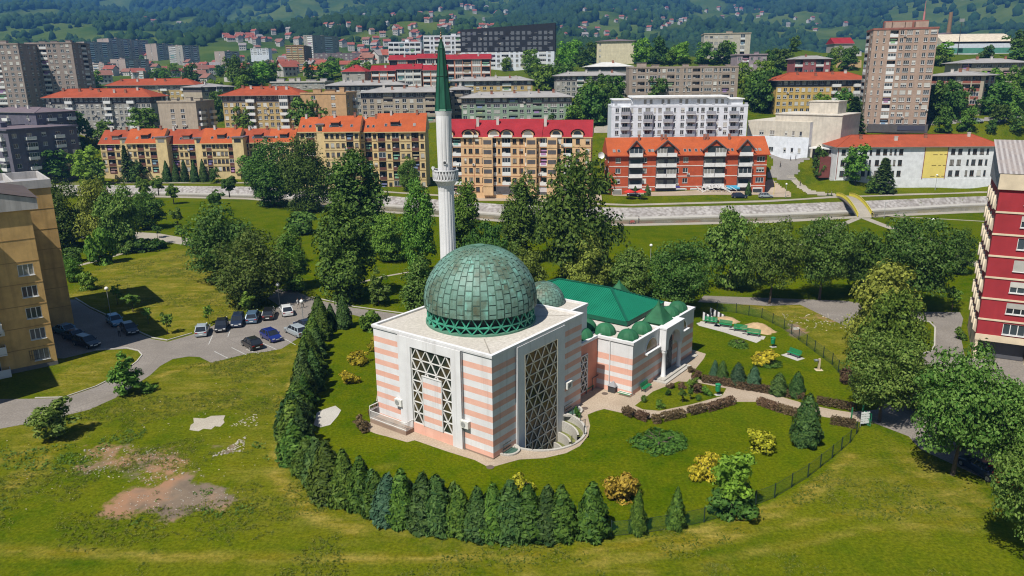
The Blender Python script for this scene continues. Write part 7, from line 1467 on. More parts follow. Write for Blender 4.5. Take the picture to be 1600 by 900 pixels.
def blobs(sel, iv, ifc):
    k = sel.sum(); a = rs.uniform(0, 6.28, k); ca, sa = np.cos(a), np.sin(a); w = (1+.28*rs.normal(0, 1, (k, len(iv))))
    vx = iv[None, :, 0]*w; vy = iv[None, :, 1]*w; vz = iv[None, :, 2]*w*rs.uniform(.9, 1.5, k)[:, None]
    X = xx[sel][:, None]+s_[sel][:, None]*(vx*ca[:, None]-vy*sa[:, None]); Y = yy[sel][:, None]+s_[sel][:, None]*(vx*sa[:, None]+vy*ca[:, None]); Z = zz[sel][:, None]+s_[sel][:, None]*(vz+.55)
    V = np.stack([X, Y, Z], -1).reshape(-1, 3); return V, (ifc[None]+np.arange(k)[:, None, None]*len(iv)).reshape(-1, 3)
V0, F0 = blobs(near, iv, ifc); V1, F1 = blobs(~near, iv1, if1)
WOODM, t, b = base('far_wood', .9, .1); ge = nd(t, 'ShaderNodeNewGeometry')
c = mixc(t, ge.outputs['Random Per Island'], (.015, .045, .011), (.044, .086, .018)); c = mixc(t, ramp(t, noise(t, .004, 4, coords(t)), .35, .65), shade((.02, .045, .014), 1), c); t.links.new(c, b.inputs['Base Color'])
fo = put('far_wood', npmesh('far_wood', np.concatenate([V0, V1]), np.concatenate([F0, F1+len(V0)]), WOODM)); tag(fo, 'broadleaf forest covering the hills behind the town', kind='stuff')
# ------------------------------------------------------------------ village houses on the hillsides
RV = [plain('village_roof_red', (.30, .085, .06), .9), plain('village_roof_brown', (.26, .12, .09), .9), plain('village_roof_grey', (.28, .25, .24), .9)]; VW = plain('village_wall', (.50, .47, .43), .9, objvar=.15)
HM = []
for rm in RV:
    for w_, d_, h_, r_ in ((9, 8, 6, 3), (11, 8, 4.5, 3.2), (8, 8, 7.5, 2.6)):
        m = MB(); m.box(-w_/2, w_/2, -d_/2, d_/2, -4, h_, 0); o_ = .7
        m.add([(-w_/2-o_, -d_/2-o_, h_-.3), (w_/2+o_, -d_/2-o_, h_-.3), (w_/2+o_, d_/2+o_, h_-.3), (-w_/2-o_, d_/2+o_, h_-.3), (-w_/2-o_, 0, h_+r_), (w_/2+o_, 0, h_+r_)], ((0, 1, 5, 4), (2, 3, 4, 5)), 1)
        m.add([(-w_/2, -d_/2, h_), (-w_/2, d_/2, h_), (-w_/2, 0, h_+r_-.3)], ((0, 2, 1),), 0); m.add([(w_/2, -d_/2, h_), (w_/2, d_/2, h_), (w_/2, 0, h_+r_-.3)], ((0, 1, 2),), 0)
        for x in (-w_*.28, 0, w_*.28):
            for z in ((1.2,) if h_ < 5 else (1.0, 3.8)): m.box(x-.55, x+.55, -d_/2-.03, -d_/2+.01, z, z+1.4, 2)
        m.box(w_*.2, w_*.2+.6, .4, 1.0, h_+r_*.5, h_+r_+.9, 0); HM.append(m.mesh('village_house', [VW, rm, GLASS]))
for p, lab in HOUSES:
    j = rr.choice((0, 1, 2, 0, 1, 2, 3, 4, 5, 6)); o = put('village_house', HM[j], None, p, rr.uniform(-.9, .9), [rr.uniform(.75, 1.1)*(1+max(0, p.y-1200)*.00015)]*3)
    tag(o, 'small pale %s %s roofed house %s' % (('long', 'long', 'tall')[j % 3] if j % 3 else 'compact', ('red', 'brown', 'grey')[j//3], lab), 'house', 'village houses on the hills')
# ------------------------------------------------------------------ vehicles
CARGL, t, b = base('car_glass', .06, .6); b.inputs['Base Color'].default_value = (.02, .024, .03, 1)
TYRE = plain('tyre', (.02, .02, .02), .9); RIM = plain('rim', (.38, .38, .38), .35, metal=.7); LAMPW = plain('headlamp', (.7, .7, .68), .15); LAMPR = plain('tail_lamp', (.35, .02, .015), .3); PLATE = plain('number_plate', (.7, .7, .66)); TRIMB = plain('car_trim', (.03, .03, .03), .6)
def carpaint(name, col):
    if name in MATS: return MATS[name]
    m, t, b = base(name, .28, .5, .15); b.inputs['Base Color'].default_value = (*col, 1); b.inputs['Coat Weight'].default_value = .6; b.inputs['Coat Roughness'].default_value = .06; MATS[name] = m; return m
PROFS = {   # (x, belt height, half width) bonnet to tail; then the glasshouse (x at belt front, x roof front, x roof rear, x belt rear, roof z)
 'hatch': ([(-2.0, .55, .70), (-1.92, .68, .80), (-1.2, .86, .85), (-.9, .92, .86), (1.2, .96, .86), (1.85, .94, .82), (2.0, .80, .76)], (-1.05, -.35, 1.25, 1.92, 1.47)),
 'wagon': ([(-2.25, .55, .72), (-2.15, .70, .82), (-1.4, .88, .87), (-1.05, .94, .88), (1.5, .97, .88), (2.1, .95, .84), (2.25, .80, .78)], (-1.2, -.45, 1.7, 2.15, 1.49)),
 'sedan': ([(-2.2, .55, .72), (-2.1, .68, .82), (-1.3, .86, .86), (-1.0, .92, .87), (1.2, .95, .87), (2.05, .92, .82), (2.2, .78, .76)], (-1.1, -.35, .8, 1.55, 1.42))}
CARM = {}
def car(kind, paint, px, py, face, label, name='parked_car', group='cars in the car park', far=0, dark=None):
    """face: photo pixel the nose points at"""
    p = hit(px, py, far) if far else G(px, py, .012); q = hit(*face, far) if far else G(*face, .012); ang = math.atan2(p.y-q.y, p.x-q.x)
    if far: p.z += .08
    root = empty(name, p, ang, label, 'car', group)
    if (kind, paint.name) not in CARM:
        st, gh = PROFS[kind]; m = MB(); V = []
        for x, zt, w_ in st:
            V += [(x, -w_*.96, .24), (x, -w_, .5), (x, -w_*.985, zt-.1), (x, -w_*.90, zt), (x, w_*.90, zt), (x, w_*.985, zt-.1), (x, w_, .5), (x, w_*.96, .24)]
        F_ = [(i*8+k, i*8+(k+1) % 8, (i+1)*8+(k+1) % 8, (i+1)*8+k) for i in range(len(st)-1) for k in range(8)]+[tuple(range(7, -1, -1)), tuple(range((len(st)-1)*8, len(st)*8))]
        m.add(V, F_, 0); xa, xb, xc, xd, zr = gh; wb, wr = st[3][2]*.90, st[3][2]*.74; zb = st[3][1]-.02
        m.add([(xb-.06, -wr-.02, zr-.03), (xc+.06, -wr-.02, zr-.03), (xc+.06, wr+.02, zr-.03), (xb-.06, wr+.02, zr-.03), (xb+.1, -wr*.85, zr+.025), (xc-.1, -wr*.85, zr+.025), (xc-.1, wr*.85, zr+.025), (xb+.1, wr*.85, zr+.025)], ((0, 1, 5, 4), (1, 2, 6, 5), (2, 3, 7, 6), (3, 0, 4, 7), (4, 5, 6, 7)), 0)
        for s_ in (-1, 1):
            for (x0, x1) in ((xa, xb), (xd, xc)): m.bar((x0, s_*wb, zb), (x1, s_*(wr+.01), zr-.02), .09, .07)
            for f in (.36, .70): x0 = xa+(xd-xa)*f; x1 = xb+(xc-xb)*(f*1.15-.08); m.bar((x0, s_*(wb+.005), zb), (x1, s_*(wr+.015), zr-.02), .07, .06)
            m.box(xa+.35, xa+.52, s_*.98-.09, s_*.98+.09, zb+.02, zb+.16)
        g = MB(); g.add([(xa, -wb, zb), (xd, -wb, zb), (xd, wb, zb), (xa, wb, zb), (xb, -wr, zr-.025), (xc, -wr, zr-.025), (xc, wr, zr-.025), (xb, wr, zr-.025)], ((0, 1, 5, 4), (1, 2, 6, 5), (2, 3, 7, 6), (3, 0, 4, 7)), 0)
        wh = MB(); wh.tube((0, -.1, 0), (0, .1, 0), .315, n=18); wt = wh.mesh('wheel', TYRE)
        ri = MB(); ri.tube((0, -.115, 0), (0, .115, 0), .20, n=12); rm = ri.mesh('rim', RIM)
        hl = MB(); hl.box(-.06, .06, -.17, .17, -.07, .07); x0, x1 = st[0][0], st[-1][0]
        CARM[kind, paint.name] = (m.mesh('body', [paint]), g.mesh('window', [CARGL]), wt, rm, hl.mesh('headlight', LAMPW), hl.mesh('tail_light', LAMPR), x0, x1)
    bd, gl, wt, rm, hl, tl, x0, x1 = CARM[kind, paint.name]; put('body', bd, root); put('window', gl, root)
    for x in (x0+.72, x1-.68):
        for y in (-.76, .76): w_ = put('wheel', wt, root, (x, y, .315)); put('rim', rm, w_)
    for y in (-.56, .56): put('headlight', hl, root, (x0+.06, y, .60)); put('tail_light', tl, root, (x1-.04, y*1.06, .74))
    for x, e in ((x0-.012, 1), (x1+.012, 1)): m = MB(); m.box(x-.01, x+.01, -.26, .26, .42, .53); m.build('number_plate', [PLATE], root)
    return root
SILV = carpaint('paint_silver', (.36, .40, .42)); BLK = carpaint('paint_black', (.012, .012, .014)); NAVY = carpaint('paint_navy', (.018, .028, .06)); BLGR = carpaint('paint_blue_grey', (.09, .15, .22)); WHT = carpaint('paint_white', (.72, .72, .70)); BLUE = carpaint('paint_blue', (.010, .022, .16)); GREYP = carpaint('paint_grey', (.22, .24, .26)); LBL = carpaint('paint_light_blue', (.10, .24, .36)); REDP = carpaint('paint_red', (.42, .015, .02))
car('hatch', SILV, 317, 521, (324, 504), 'silver hatchback at the left end of the upper parking row'); car('hatch', BLK, 347, 514, (340, 532), 'black car facing the camera, second in the upper parking row'); car('wagon', NAVY, 372, 506, (366, 522), 'dark navy car, third in the upper parking row'); car('wagon', BLGR, 396, 500, (403, 484), 'blue grey estate car, fourth in the upper parking row'); car('wagon', BLK, 421, 495, (428, 478), 'black estate car, fifth in the upper parking row'); car('hatch', WHT, 448, 490, (440, 474), 'white hatchback at the right end of the upper parking row')
car('hatch', BLK, 394, 542, (376, 531), 'black hatchback in the lower parking row, nearest the empty bays'); car('hatch', BLUE, 424, 530, (446, 541), 'bright blue hatchback in the lower parking row'); car('wagon', SILV, 463, 522, (440, 511), 'silver estate car beside the clipped conifers'); car('sedan', NAVY, 477, 513, (456, 504), 'dark saloon half hidden by the clipped conifers')
car('hatch', LBL, 180, 506, (196, 519), 'blue car parked by the kerb in the block shade'); car('hatch', BLK, 203, 519, (220, 532), 'black car at the end of the shaded kerb'); car('sedan', LBL, 104, 521, (128, 527), 'light blue car beside the yellow block'); car('sedan', NAVY, 118, 530, (142, 537), 'dark car in front of the light blue car'); car('wagon', BLK, 136, 540, (160, 547), 'black estate car nearest the grass by the yellow block')
car('hatch', REDP, 1560, 752, (1540, 738), 'red car under the flecked tree on the right edge', group='cars on the right hand lane'); car('sedan', NAVY, 1532, 738, (1512, 726), 'dark car in tree shade on the lane', group='cars on the right hand lane')
GT = 'cars in the town'
for k, pnt, x, y, fx, fy, lab in (('wagon', NAVY, 1155, 310, 1175, 310, 'dark car before the brick red block'), ('hatch', SILV, 1196, 312, 1216, 309, 'pale car beside the brick red block'), ('hatch', BLK, 990, 307, 1010, 308, 'black car beneath the red parasols'), ('wagon', SILV, 1525, 192, 1545, 190, 'silver car on the street behind the tower'), ('wagon', WHT, 1437, 192, 1457, 190, 'white car at the foot of the tower'), ('sedan', NAVY, 1562, 192, 1582, 190, 'dark car on the street right of the silver one'),
    ('hatch', BLUE, 318, 276, 330, 276, 'blue car before the river row'), ('hatch', LBL, 331, 277, 343, 277, 'light blue car before the river row'), ('hatch', WHT, 352, 277, 364, 277, 'white car before the river row'), ('hatch', REDP, 300, 276, 312, 276, 'red car before the river row'), ('sedan', BLK, 757, 303, 775, 303, 'black car before the apricot block')):
    car(k, pnt, x, y, (fx, fy), lab, far=222, group=GT)
# ------------------------------------------------------------------ people: one skinned surface each, with hair as a child
SKIN = plain('skin', (.50, .30, .21)); HAIR = plain('hair_dark', (.03, .02, .015))
def person_mesh(top, legs, stride):
    V = [(0, 0, .95), (0, 0, 1.12), (0, 0, 1.38), (0, 0, 1.50), (0, -.02, 1.60), (0, -.02, 1.70)]; E_ = [(0, 1), (1, 2), (2, 3), (3, 4), (4, 5)]; Rd = [.13, .125, .15, .055, .095, .075]
    for s_ in (-1, 1):
        i = len(V); f = s_*stride
        V += [(s_*.09, 0, .88), (s_*.10, -f*.12-.02, .50), (s_*.10, -f*.22, .09), (s_*.10, -f*.22-.15, .04)]; Rd += [.095, .065, .045, .04]; E_ += [(0, i), (i, i+1), (i+1, i+2), (i+2, i+3)]
        i = len(V); V += [(s_*.19, 0, 1.40), (s_*.25, f*.08, 1.14), (s_*.25, f*.16-.06, .90), (s_*.25, f*.18-.09, .80)]; Rd += [.062, .045, .034, .03]; E_ += [(2, i), (i, i+1), (i+1, i+2), (i+2, i+3)]
    me = bpy.data.meshes.new('person'); me.from_pydata(V, E_, []); o = bpy.data.objects.new('person_build', me); COL.objects.link(o)
    sk = o.modifiers.new('skin', 'SKIN'); sk.use_smooth_shade = True; o.modifiers.new('sub', 'SUBSURF').levels = 1
    for k, r_ in enumerate(Rd): me.skin_vertices[0].data[k].radius = (r_, r_*.85)
    me.skin_vertices[0].data[0].use_root = True
    dg = bpy.context.evaluated_depsgraph_get(); out = bpy.data.meshes.new_from_object(o.evaluated_get(dg)); bpy.data.objects.remove(o)
    out.materials.clear(); [out.materials.append(m) for m in (SKIN, top, legs, TRIMB)]
    for f in out.polygons:
        z = f.center.z; x = abs(f.center.x); f.material_index = 0 if z > 1.47 or (x > .2 and z < .86) else (1 if z > .93 or x > .19 else (2 if z > .09 else 3))
    return out
def person(px, py, top, legs, stride, rz, label, far=0, hair=HAIR):
    p = hit(px, py, far) if far else G(px, py, .012); o = put('person', person_mesh(top, legs, stride), None, p+Vector((0, 0, .06 if far else 0)), rz); tag(o, label, 'person', 'people out walking')
    m = MB(); m.lathe([(.105, 1.62), (.108, 1.70), (.085, 1.77), (.03, 1.80), (.001, 1.803)], 12, 0, (0, .0)); m.build('hair', [hair], o); return o
CL_ = lambda n, c: plain('cloth_'+n, c, .9)
person(466, 482, CL_('white', (.62, .60, .58)), CL_('sand', (.40, .34, .26)), .9, 1.2, 'person in white walking on the path behind the conifers'); person(473, 481, CL_('plum', (.12, .04, .05)), CL_('black', (.02, .02, .02)), .7, 1.2, 'person in dark red walking beside the person in white'); person(187, 526, CL_('grey', (.20, .20, .20)), CL_('black', (.02, .02, .02)), .4, .4, 'person in grey standing by the blue car in the shade')
person(1362, 341, CL_('black', (.02, .02, .02)), CL_('navy', (.03, .03, .06)), .6, 2.0, 'person in black at the near end of the footbridge with a bicycle')
for x, y, c, lab in ((1293, 307, 'black', 'person in black at the far end of the footbridge, left of two'), (1299, 307, 'grey', 'person in grey at the far end of the footbridge, right of two'), (1250, 291, 'black', 'person in black on the path up from the footbridge'), (1219, 262, 'black', 'person in black alone on the street'), (1235, 252, 'navy', 'person near the bend of the street, left of two'), (1243, 251, 'black', 'person near the bend of the street, right of two')):
    person(x, y, CL_(c, {'black': (.02, .02, .02), 'grey': (.2, .2, .2), 'navy': (.03, .03, .06)}[c]), CL_('black', (.02, .02, .02)), .6, 1.0, lab, far=222)
def bicycle(p, rz, label, frame, cat='bicycle', name='bicycle', k=1.0):
    o = empty(name, p, rz, label, cat)
    for x in (-.52, .52):
        m = MB()
        for i in range(18): a0, a1 = 2*math.pi*i/18, 2*math.pi*(i+1)/18; m.bar((x+.33*math.cos(a0), 0, .34+.33*math.sin(a0)), (x+.33*math.cos(a1), 0, .34+.33*math.sin(a1)), .04*k)
        m.build('wheel', [TYRE], o)
    m = MB()
    for a, b_ in (((-.52, 0, .34), (-.15, 0, .85)), ((-.15, 0, .85), (.38, 0, .82)), ((-.08, 0, .36), (.38, 0, .80)), ((-.52, 0, .34), (-.08, 0, .36)), ((.52, 0, .34), (.38, 0, .95)), ((-.08, 0, .36), (-.17, 0, .95))): m.bar(a, b_, .05*k)
    if k > 2: m.box(-.55, .1, -.14, .14, .55, .85); m.box(-.1, .5, -.13, .13, .45, .8)
    m.build('frame', [frame], o); m = MB(); m.box(-.30, -.02, -.08, .08, .95, 1.01); m.build('saddle', [TRIMB], o); m = MB(); m.bar((.38, -.28, 1.0), (.38, .28, 1.0), .04); m.build('handlebar', [TRIMB], o); return o
bicycle(G(1368, 341, .03), .4, 'bicycle held at the near end of the footbridge', TRIMB); bicycle(G(988, 350, .03), .1, 'red motorbike standing on the near river path', plain('bike_red', (.45, .12, .10)), 'motorbike', 'motorbike', 2.6)
person(998, 349, CL_('black', (.02, .02, .02)), CL_('navy', (.03, .03, .06)), .4, 1.6, 'person in dark clothes beside the red motorbike')
# ------------------------------------------------------------------ street furniture
POLE = plain('pole_grey', (.30, .30, .28), .5); GLOBE, t, b = base('globe_white', .3, .5); b.inputs['Base Color'].default_value = (.78, .76, .70, 1)
def lamp(bx, by, ty, label, far=0, globe=True, col=None):
    p = hit(bx, by, far) if far else G(bx, by); h_ = ztop(p.x, p.y, ty)-p.z; o = empty('street_lamp', p, 0, label, 'street lamp', 'globe street lamps'); m = MB(); m.tube((0, 0, -.1), (0, 0, h_-.5), .07, .05, 8); m.tube((0, 0, 0), (0, 0, .5), .11, .10, 8); m.build('pole', [col or POLE], o)
    if globe: m = MB(); m.lathe([(.30*math.cos(a) if abs(a) < 1.5 else .01, h_-.3+.30*math.sin(a)) for a in np.linspace(-1.5, 1.5, 10)], 14); m.build('globe', [GLOBE], o, smooth=True)
    else: m = MB(); m.box(-.1, .5, -.1, .1, h_-.55, h_-.4); m.build('lamp_head', [POLE], o)
for a in ((173, 493, 448, 'globe lamp beside the shaded kerb'), (1016, 416, 381, 'globe lamp on the lawn behind the entrance wing'), (1453, 378, 341, 'globe lamp on the lawn right of the footbridge'), (1381, 341, 314, 'dark lamp post at the near end of the footbridge'), (437, 478, 442, 'small lamp by the car park exit'), (474, 505, 468, 'lamp between the lot and the conifers')): lamp(*a, globe=a[0] not in (1381,))
lamp(1227, 310, 286, 'globe lamp on the far bank left of the footbridge', 222); lamp(1461, 297, 272, 'lamp on the grass before the long white block', 222); lamp(1209, 304, 281, 'yellow lamp post on the far bank', 222, False, YEL)
BGREEN = plain('bench_green', (.012, .22, .085), .5, .4); LEGC = plain('bench_leg', (.12, .12, .12))
def bench(px, py, rz, label, pad=None, dark=False):
    p = G(px, py, .02); o = empty('bench', p, rz, label, 'bench', 'green park benches'); m = MB()
    for i in range(4): m.box(-.95, .95, -.25+i*.13, -.15+i*.13, .43, .47)
    m.build('seat', [BGREEN], o); m = MB()
    for i in range(4): m.bar((-.95, .29+i*.03, .56+i*.12), (.95, .29+i*.03, .56+i*.12), .04, .10)
    m.build('backrest', [BGREEN], o)
    for x in (-.75, .75): m = MB(); m.box(x-.05, x+.05, -.25, -.17, 0, .43); m.box(x-.05, x+.05, .2, .28, 0, .43); m.bar((x, .26, .4), (x, .40, .98), .05); m.build('leg', [LEGC], o)
    if pad: m = MB(); m.box(-pad, pad, -.9, .6, -.02, .012); s_ = m.build('bench_pad', [CONC], None, p, rz); tag(s_, 'pale concrete pad under a green bench', kind='structure')
br_ = R(53-180)+R(70)
for x, y, rz, lab, pad in ((1110, 506, R(-28), 'green bench, leftmost of four by the sand heaps', 1.6), (1133, 511, R(-28), 'green bench, second of four by the sand heaps', 1.6), (1156, 518, R(-28), 'green bench, third of four by the sand heaps', 1.6), (1177, 525, R(-28), 'green bench, rightmost of four by the sand heaps', 1.6), (1240, 557, R(-58), 'green bench alone on the lawn', 1.3), (1010, 609, R(53), 'green bench against the entrance wing', 0), (919, 611, R(53), 'shaded green bench beside the link wall', 0)): bench(x, y, rz, lab, pad)
for x, y, lab in ((1207, 542, 'green litter bin on the lawn by the benches'), (1121, 617, 'green litter bin in the triangular bed')):
    p = G(x, y, .02); o = empty('litter_bin', p, .3, lab, 'litter bin', 'green litter bins'); m = MB(); m.lathe([(.20, .45), (.26, .5), (.30, 1.15), (.26, 1.2), (.22, 1.12), (.18, .6)], 12); m.build('bin', [BGREEN], o); m = MB(); m.tube((.33, 0, 0), (.33, 0, 1.3), .04); m.bar((.33, 0, 1.25), (0, 0, 1.25), .04); m.build('post', [DARKST], o); m = MB(); m.lathe([(.35, 1.32), (.2, 1.42), (.01, 1.44)], 12); m.build('lid', [BGREEN], o); m = MB(); m.box(-.3, .5, -.3, .3, -.02, .03); m.build('foot', [CONC], o)
p = G(1279, 578, .0); o = empty('drinking_fountain', p, 0, 'stone drinking fountain post with a steel bowl on the lawn', 'fountain'); m = MB(); m.box(-.12, .12, -.12, .12, 0, 1.5); m.box(-.45, .45, -.4, .4, -.02, .04); m.build('post', [plain('fountain_stone', (.52, .42, .27))], o); m = MB(); m.lathe([(.05, 1.05), (.25, 1.15), (.32, 1.35), (.28, 1.36), (.05, 1.2)], 12, 0, (-.42, 0)); m.bar((-.2, 0, 1.2), (.1, 0, 1.3), .06); m.build('bowl', [plain('steel', (.5, .5, .5), .3, metal=.8)], o)
# garden fence: posts and wire panels
WIRE, t, b = base('green_wire_mesh', .6, .3); b.inputs['Base Color'].default_value = (.02, .09, .05, 1)
tr = nd(t, 'ShaderNodeBsdfTransparent'); mx = nd(t, 'ShaderNodeMixShader'); mx.inputs[0].default_value = .26; t.links.new(tr.outputs[0], mx.inputs[1]); t.links.new(b.outputs[0], mx.inputs[2]); t.links.new(mx.outputs[0], t.nodes['Material Output'].inputs[0])
POSTG = plain('fence_post', (.018, .035, .028), .6)
def fence(pts, label, hgt, gap=2.6):
    q = [G(*p) for p in pts]; o = empty('garden_fence', q[0], 0, label, 'fence'); L = [q[0]]
    for a, b_ in zip(q[:-1], q[1:]):
        n = max(1, round((b_-a).length/gap)); L += [a.lerp(b_, (i+1)/n) for i in range(n)]
    for c_ in L: m = MB(); d = c_-q[0]; m.box(d.x-.04, d.x+.04, d.y-.04, d.y+.04, -.1, hgt+.1); m.build('post', [POSTG], o)
    m = MB()
    for a, b_ in zip(L[:-1], L[1:]):
        a, b_ = a-q[0], b_-q[0]; m.quad((a.x, a.y, .06), (b_.x, b_.y, .06), (b_.x, b_.y, hgt), (a.x, a.y, hgt))
    m.build('wire_panel', [WIRE], o); m = MB()
    for a, b_ in zip(L[:-1], L[1:]):
        a, b_ = a-q[0], b_-q[0]
        for z in (hgt, .06): m.bar((a.x, a.y, z), (b_.x, b_.y, z), .02)
    m.build('wire', [POSTG], o)
fence([(1345, 662), (1338, 678), (1328, 692), (1300, 716), (1262, 746), (1210, 778), (1150, 801), (1100, 816), (1060, 825), (1000, 834), (955, 838)], 'green wire fence curving along the near edge of the garden', 1.35); fence([(1338, 640), (1330, 606), (1300, 570), (1260, 540), (1225, 514), (1190, 497), (1150, 489), (1120, 486)], 'green wire fence along the far side of the garden', 1.5)
p = G(1346, 661, .01); o = empty('garden_gate', p, .2, 'green gate post with an open gate at the garden path', 'gate'); m = MB(); m.box(-.06, .06, -.06, .06, 0, 2.2); m.box(-1.3, -1.2, .0, .1, 0, 1.9); m.build('post', [BGREEN], o); m = MB()
for z in (.15, .8, 1.5): m.bar((0, 0, z), (.25, -1.1, z), .05)
for k in range(7): m.bar((.25*k/6, -1.1*k/6, .15), (.25*k/6, -1.1*k/6, 1.5), .035)
m.build('gate_leaf', [BGREEN], o)
p = G(1350, 666, .01); o = empty('notice_board', p, R(12), 'white slatted notice board beside the garden gate', 'sign'); m = MB()
for k in range(5): m.box(-.5, .5, -.05, .0, .35+k*.27, .35+k*.27+.2)
for x in (-.16, .18): m.box(x-.03, x+.03, -.045, .03, .3, 1.7)
m.build('board', [plain('board_white', (.74, .74, .74))], o); m = MB(); [m.box(x-.03, x+.03, -.02, .04, 0, 1.7) for x in (-.45, .45)]; m.build('post', [POLE], o)
# sand heaps, striped rear walls, odds and ends of the court
SAND = plain('sand_heap', (.42, .29, .16), .95, var=.3, scale=2)
for x, y, w_, h_, lab in ((1184, 516, 3.4, 1.1, 'heap of sand behind the green benches'), (1136, 501, 2.6, .6, 'low heap of sand behind the first benches')):
    m = MB(); m.lathe([(w_/2, -.05), (w_*.42, h_*.2), (w_*.3, h_*.6), (w_*.14, h_*.93), (.01, h_)], 20, 0, (0, 0), lambda i, k: 1+.16*math.sin(i*1.9+k)); o = m.build('sand_heap', [SAND], None, G(x, y), 0, True); o.scale = (1.5, 1, 1); o.rotation_euler.z = R(-30); tag(o, lab, 'sand heap')
BLKW = plain('stripe_black', (.03, .03, .035))
for x, y, lab in ((1106, 500, 'black and white striped sloping stair wall behind the wing, nearer'), (1117, 493, 'black and white striped sloping stair wall behind the wing, farther')):
    m = MB()
    for k in range(8): m.add([(k*.3, -.15, 0), (k*.3+.3, -.15, 0), (k*.3+.3, .15, 0), (k*.3, .15, 0), (k*.3, -.15, 1.25-k*.13), (k*.3+.3, -.15, 1.12-k*.13), (k*.3+.3, .15, 1.12-k*.13), (k*.3, .15, 1.25-k*.13)], ((0, 1, 5, 4), (1, 2, 6, 5), (2, 3, 7, 6), (3, 0, 4, 7), (4, 5, 6, 7)), k % 2)
    o = m.build('stair_wall', [MWHITE, BLKW], None, G(x-8, y), R(-25)); tag(o, lab, 'wall')
p = G(958, 611, .012); o = empty('charcoal_bin', p, R(53), 'small dark bin with a peaked grey lid against the wing', 'bin'); m = MB(); m.box(-.55, .55, -.5, .4, 0, .8); m.build('box', [DARKST], o); m = MB(); m.add([(-.65, -.6, .8), (.65, -.6, .8), (.65, .5, .8), (-.65, .5, .8), (0, -.05, 1.35)], ((0, 1, 4), (1, 2, 4), (2, 3, 4), (3, 0, 4))); m.build('lid', [plain('lid_grey', (.25, .25, .26), .4)], o)
p = G(976, 618, .012); o = empty('shoe_rack', p, R(-37), 'low green and white slatted rack at the wing corner', 'rack'); m = MB(); [m.box(-.8, .8, -.35+i*.18, -.25+i*.18, .3, .35, i % 2) for i in range(4)]; m.build('slats', [BGREEN, LATT], o); m = MB(); [m.bar((x, .35, 0), (x, .35, 1.1), .05) for x in (-.8, .8)]; m.bar((-.8, .35, 1.1), (.8, .35, 1.1), .05); m.build('frame', [POLE], o)
p = G(926, 606, .012); o = empty('porch_frame', p, R(53), 'dark steel frame in the shade by the link wall', 'frame'); m = MB(); [m.bar((x, y, 0), (x, y, 1.6), .08) for x in (-.8, .8) for y in (-.4, .4)]; [m.bar((-.8, y, 1.6), (.8, y, 1.6), .08) for y in (-.4, .4)]; m.build('frame', [DARKST], o)
for i, (x, y) in enumerate(((914, 638), (908, 642), (945, 615), (766, 730))):
    m = MB(); m.lathe([(.38, .004), (.38, .02), (.001, .02)], 16); o = m.build('manhole_cover', [plain('iron', (.12, .09, .07))], None, G(x, y, .012)); tag(o, 'round iron cover in the paving, %s' % ('nearer the light well', 'at the light well curb', 'beside the dark bin', 'at the front corner of the mosque')[i], 'manhole cover')
sheet('concrete_pad', [(490, 664), (500, 668), (516, 664), (528, 650), (533, 641), (524, 634), (505, 640), (495, 645)], .014, CONC, 'pale concrete pad inside the garden hedge')
sheet('concrete_pad', [(296, 672), (298, 664), (303, 661), (302, 653), (320, 654), (330, 650), (352, 649), (349, 656), (351, 660), (344, 667), (336, 666), (330, 671), (318, 670), (310, 674)], .014, gravel('old_slab', (.36, .31, .24), (.52, .47, .38), 2), 'broken pale concrete slab in the rough grass')
sheet('concrete_pad', [(1088, 505), (1098, 503), (1144, 516), (1190, 531), (1182, 536), (1130, 519), (1092, 509)], .013, CONC, 'pale path in front of the four green benches')
sheet('concrete_pad', [(1239, 512), (1248, 511), (1249, 515), (1240, 516)], .02, CONC, 'small concrete cover in the bare patch')
for x, y, lab in ((983, 312, 'red parasol beside the brick red block, left'), (1001, 314, 'red parasol beside the brick red block, right')):
    p = hit(x, y, 220); o = empty('parasol', p, 0, lab, 'parasol', 'red parasols'); m = MB(); m.lathe([(1.7, 2.2), (.05, 3.0), (.01, 3.02)], 8); m.build('canopy', [plain('parasol_red', (.55, .03, .02))], o); m = MB(); m.tube((0, 0, 0), (0, 0, 3.0), .05); m.build('pole', [POLE], o)
p = hit(606, 282, 230); o = empty('kiosk', p, .1, 'small pale green kiosk with a sloping roof on the far bank', 'kiosk'); m = MB(); m.box(-1.2, 1.2, -1, 1, -.5, 2.3); m.build('wall', [plain('kiosk_green', (.32, .48, .42))], o); m = MB(); m.add([(-1.6, -1.4, 2.9), (1.6, -1.4, 2.9), (1.6, 1.3, 2.3), (-1.6, 1.3, 2.3), (-1.6, -1.4, 3.0), (1.6, -1.4, 3.0), (1.6, 1.3, 2.4), (-1.6, 1.3, 2.4)], ((0, 1, 5, 4), (1, 2, 6, 5), (2, 3, 7, 6), (3, 0, 4, 7), (4, 5, 6, 7), (3, 2, 1, 0))); m.build('roof', [RT_GREY], o)
p = hit(938, 262, 232); o = empty('satellite_dish', p, .3, 'white satellite dish on a pole between the apricot and brick red blocks', 'satellite dish'); hh = ztop(p.x, p.y, 243)-p.z; m = MB(); m.tube((0, 0, -.5), (0, 0, hh), .08); m.build('pole', [POLE], o); m = MB(); m.lathe([(.01, 0), (.6, .08), (1.1, .35), (1.12, .37), (.6, .12), (.01, .04)], 18); d_ = m.build('dish', [plain('dish_white', (.75, .75, .72))], o, (0, -.2, hh)); d_.rotation_euler = (R(75), 0, 0)
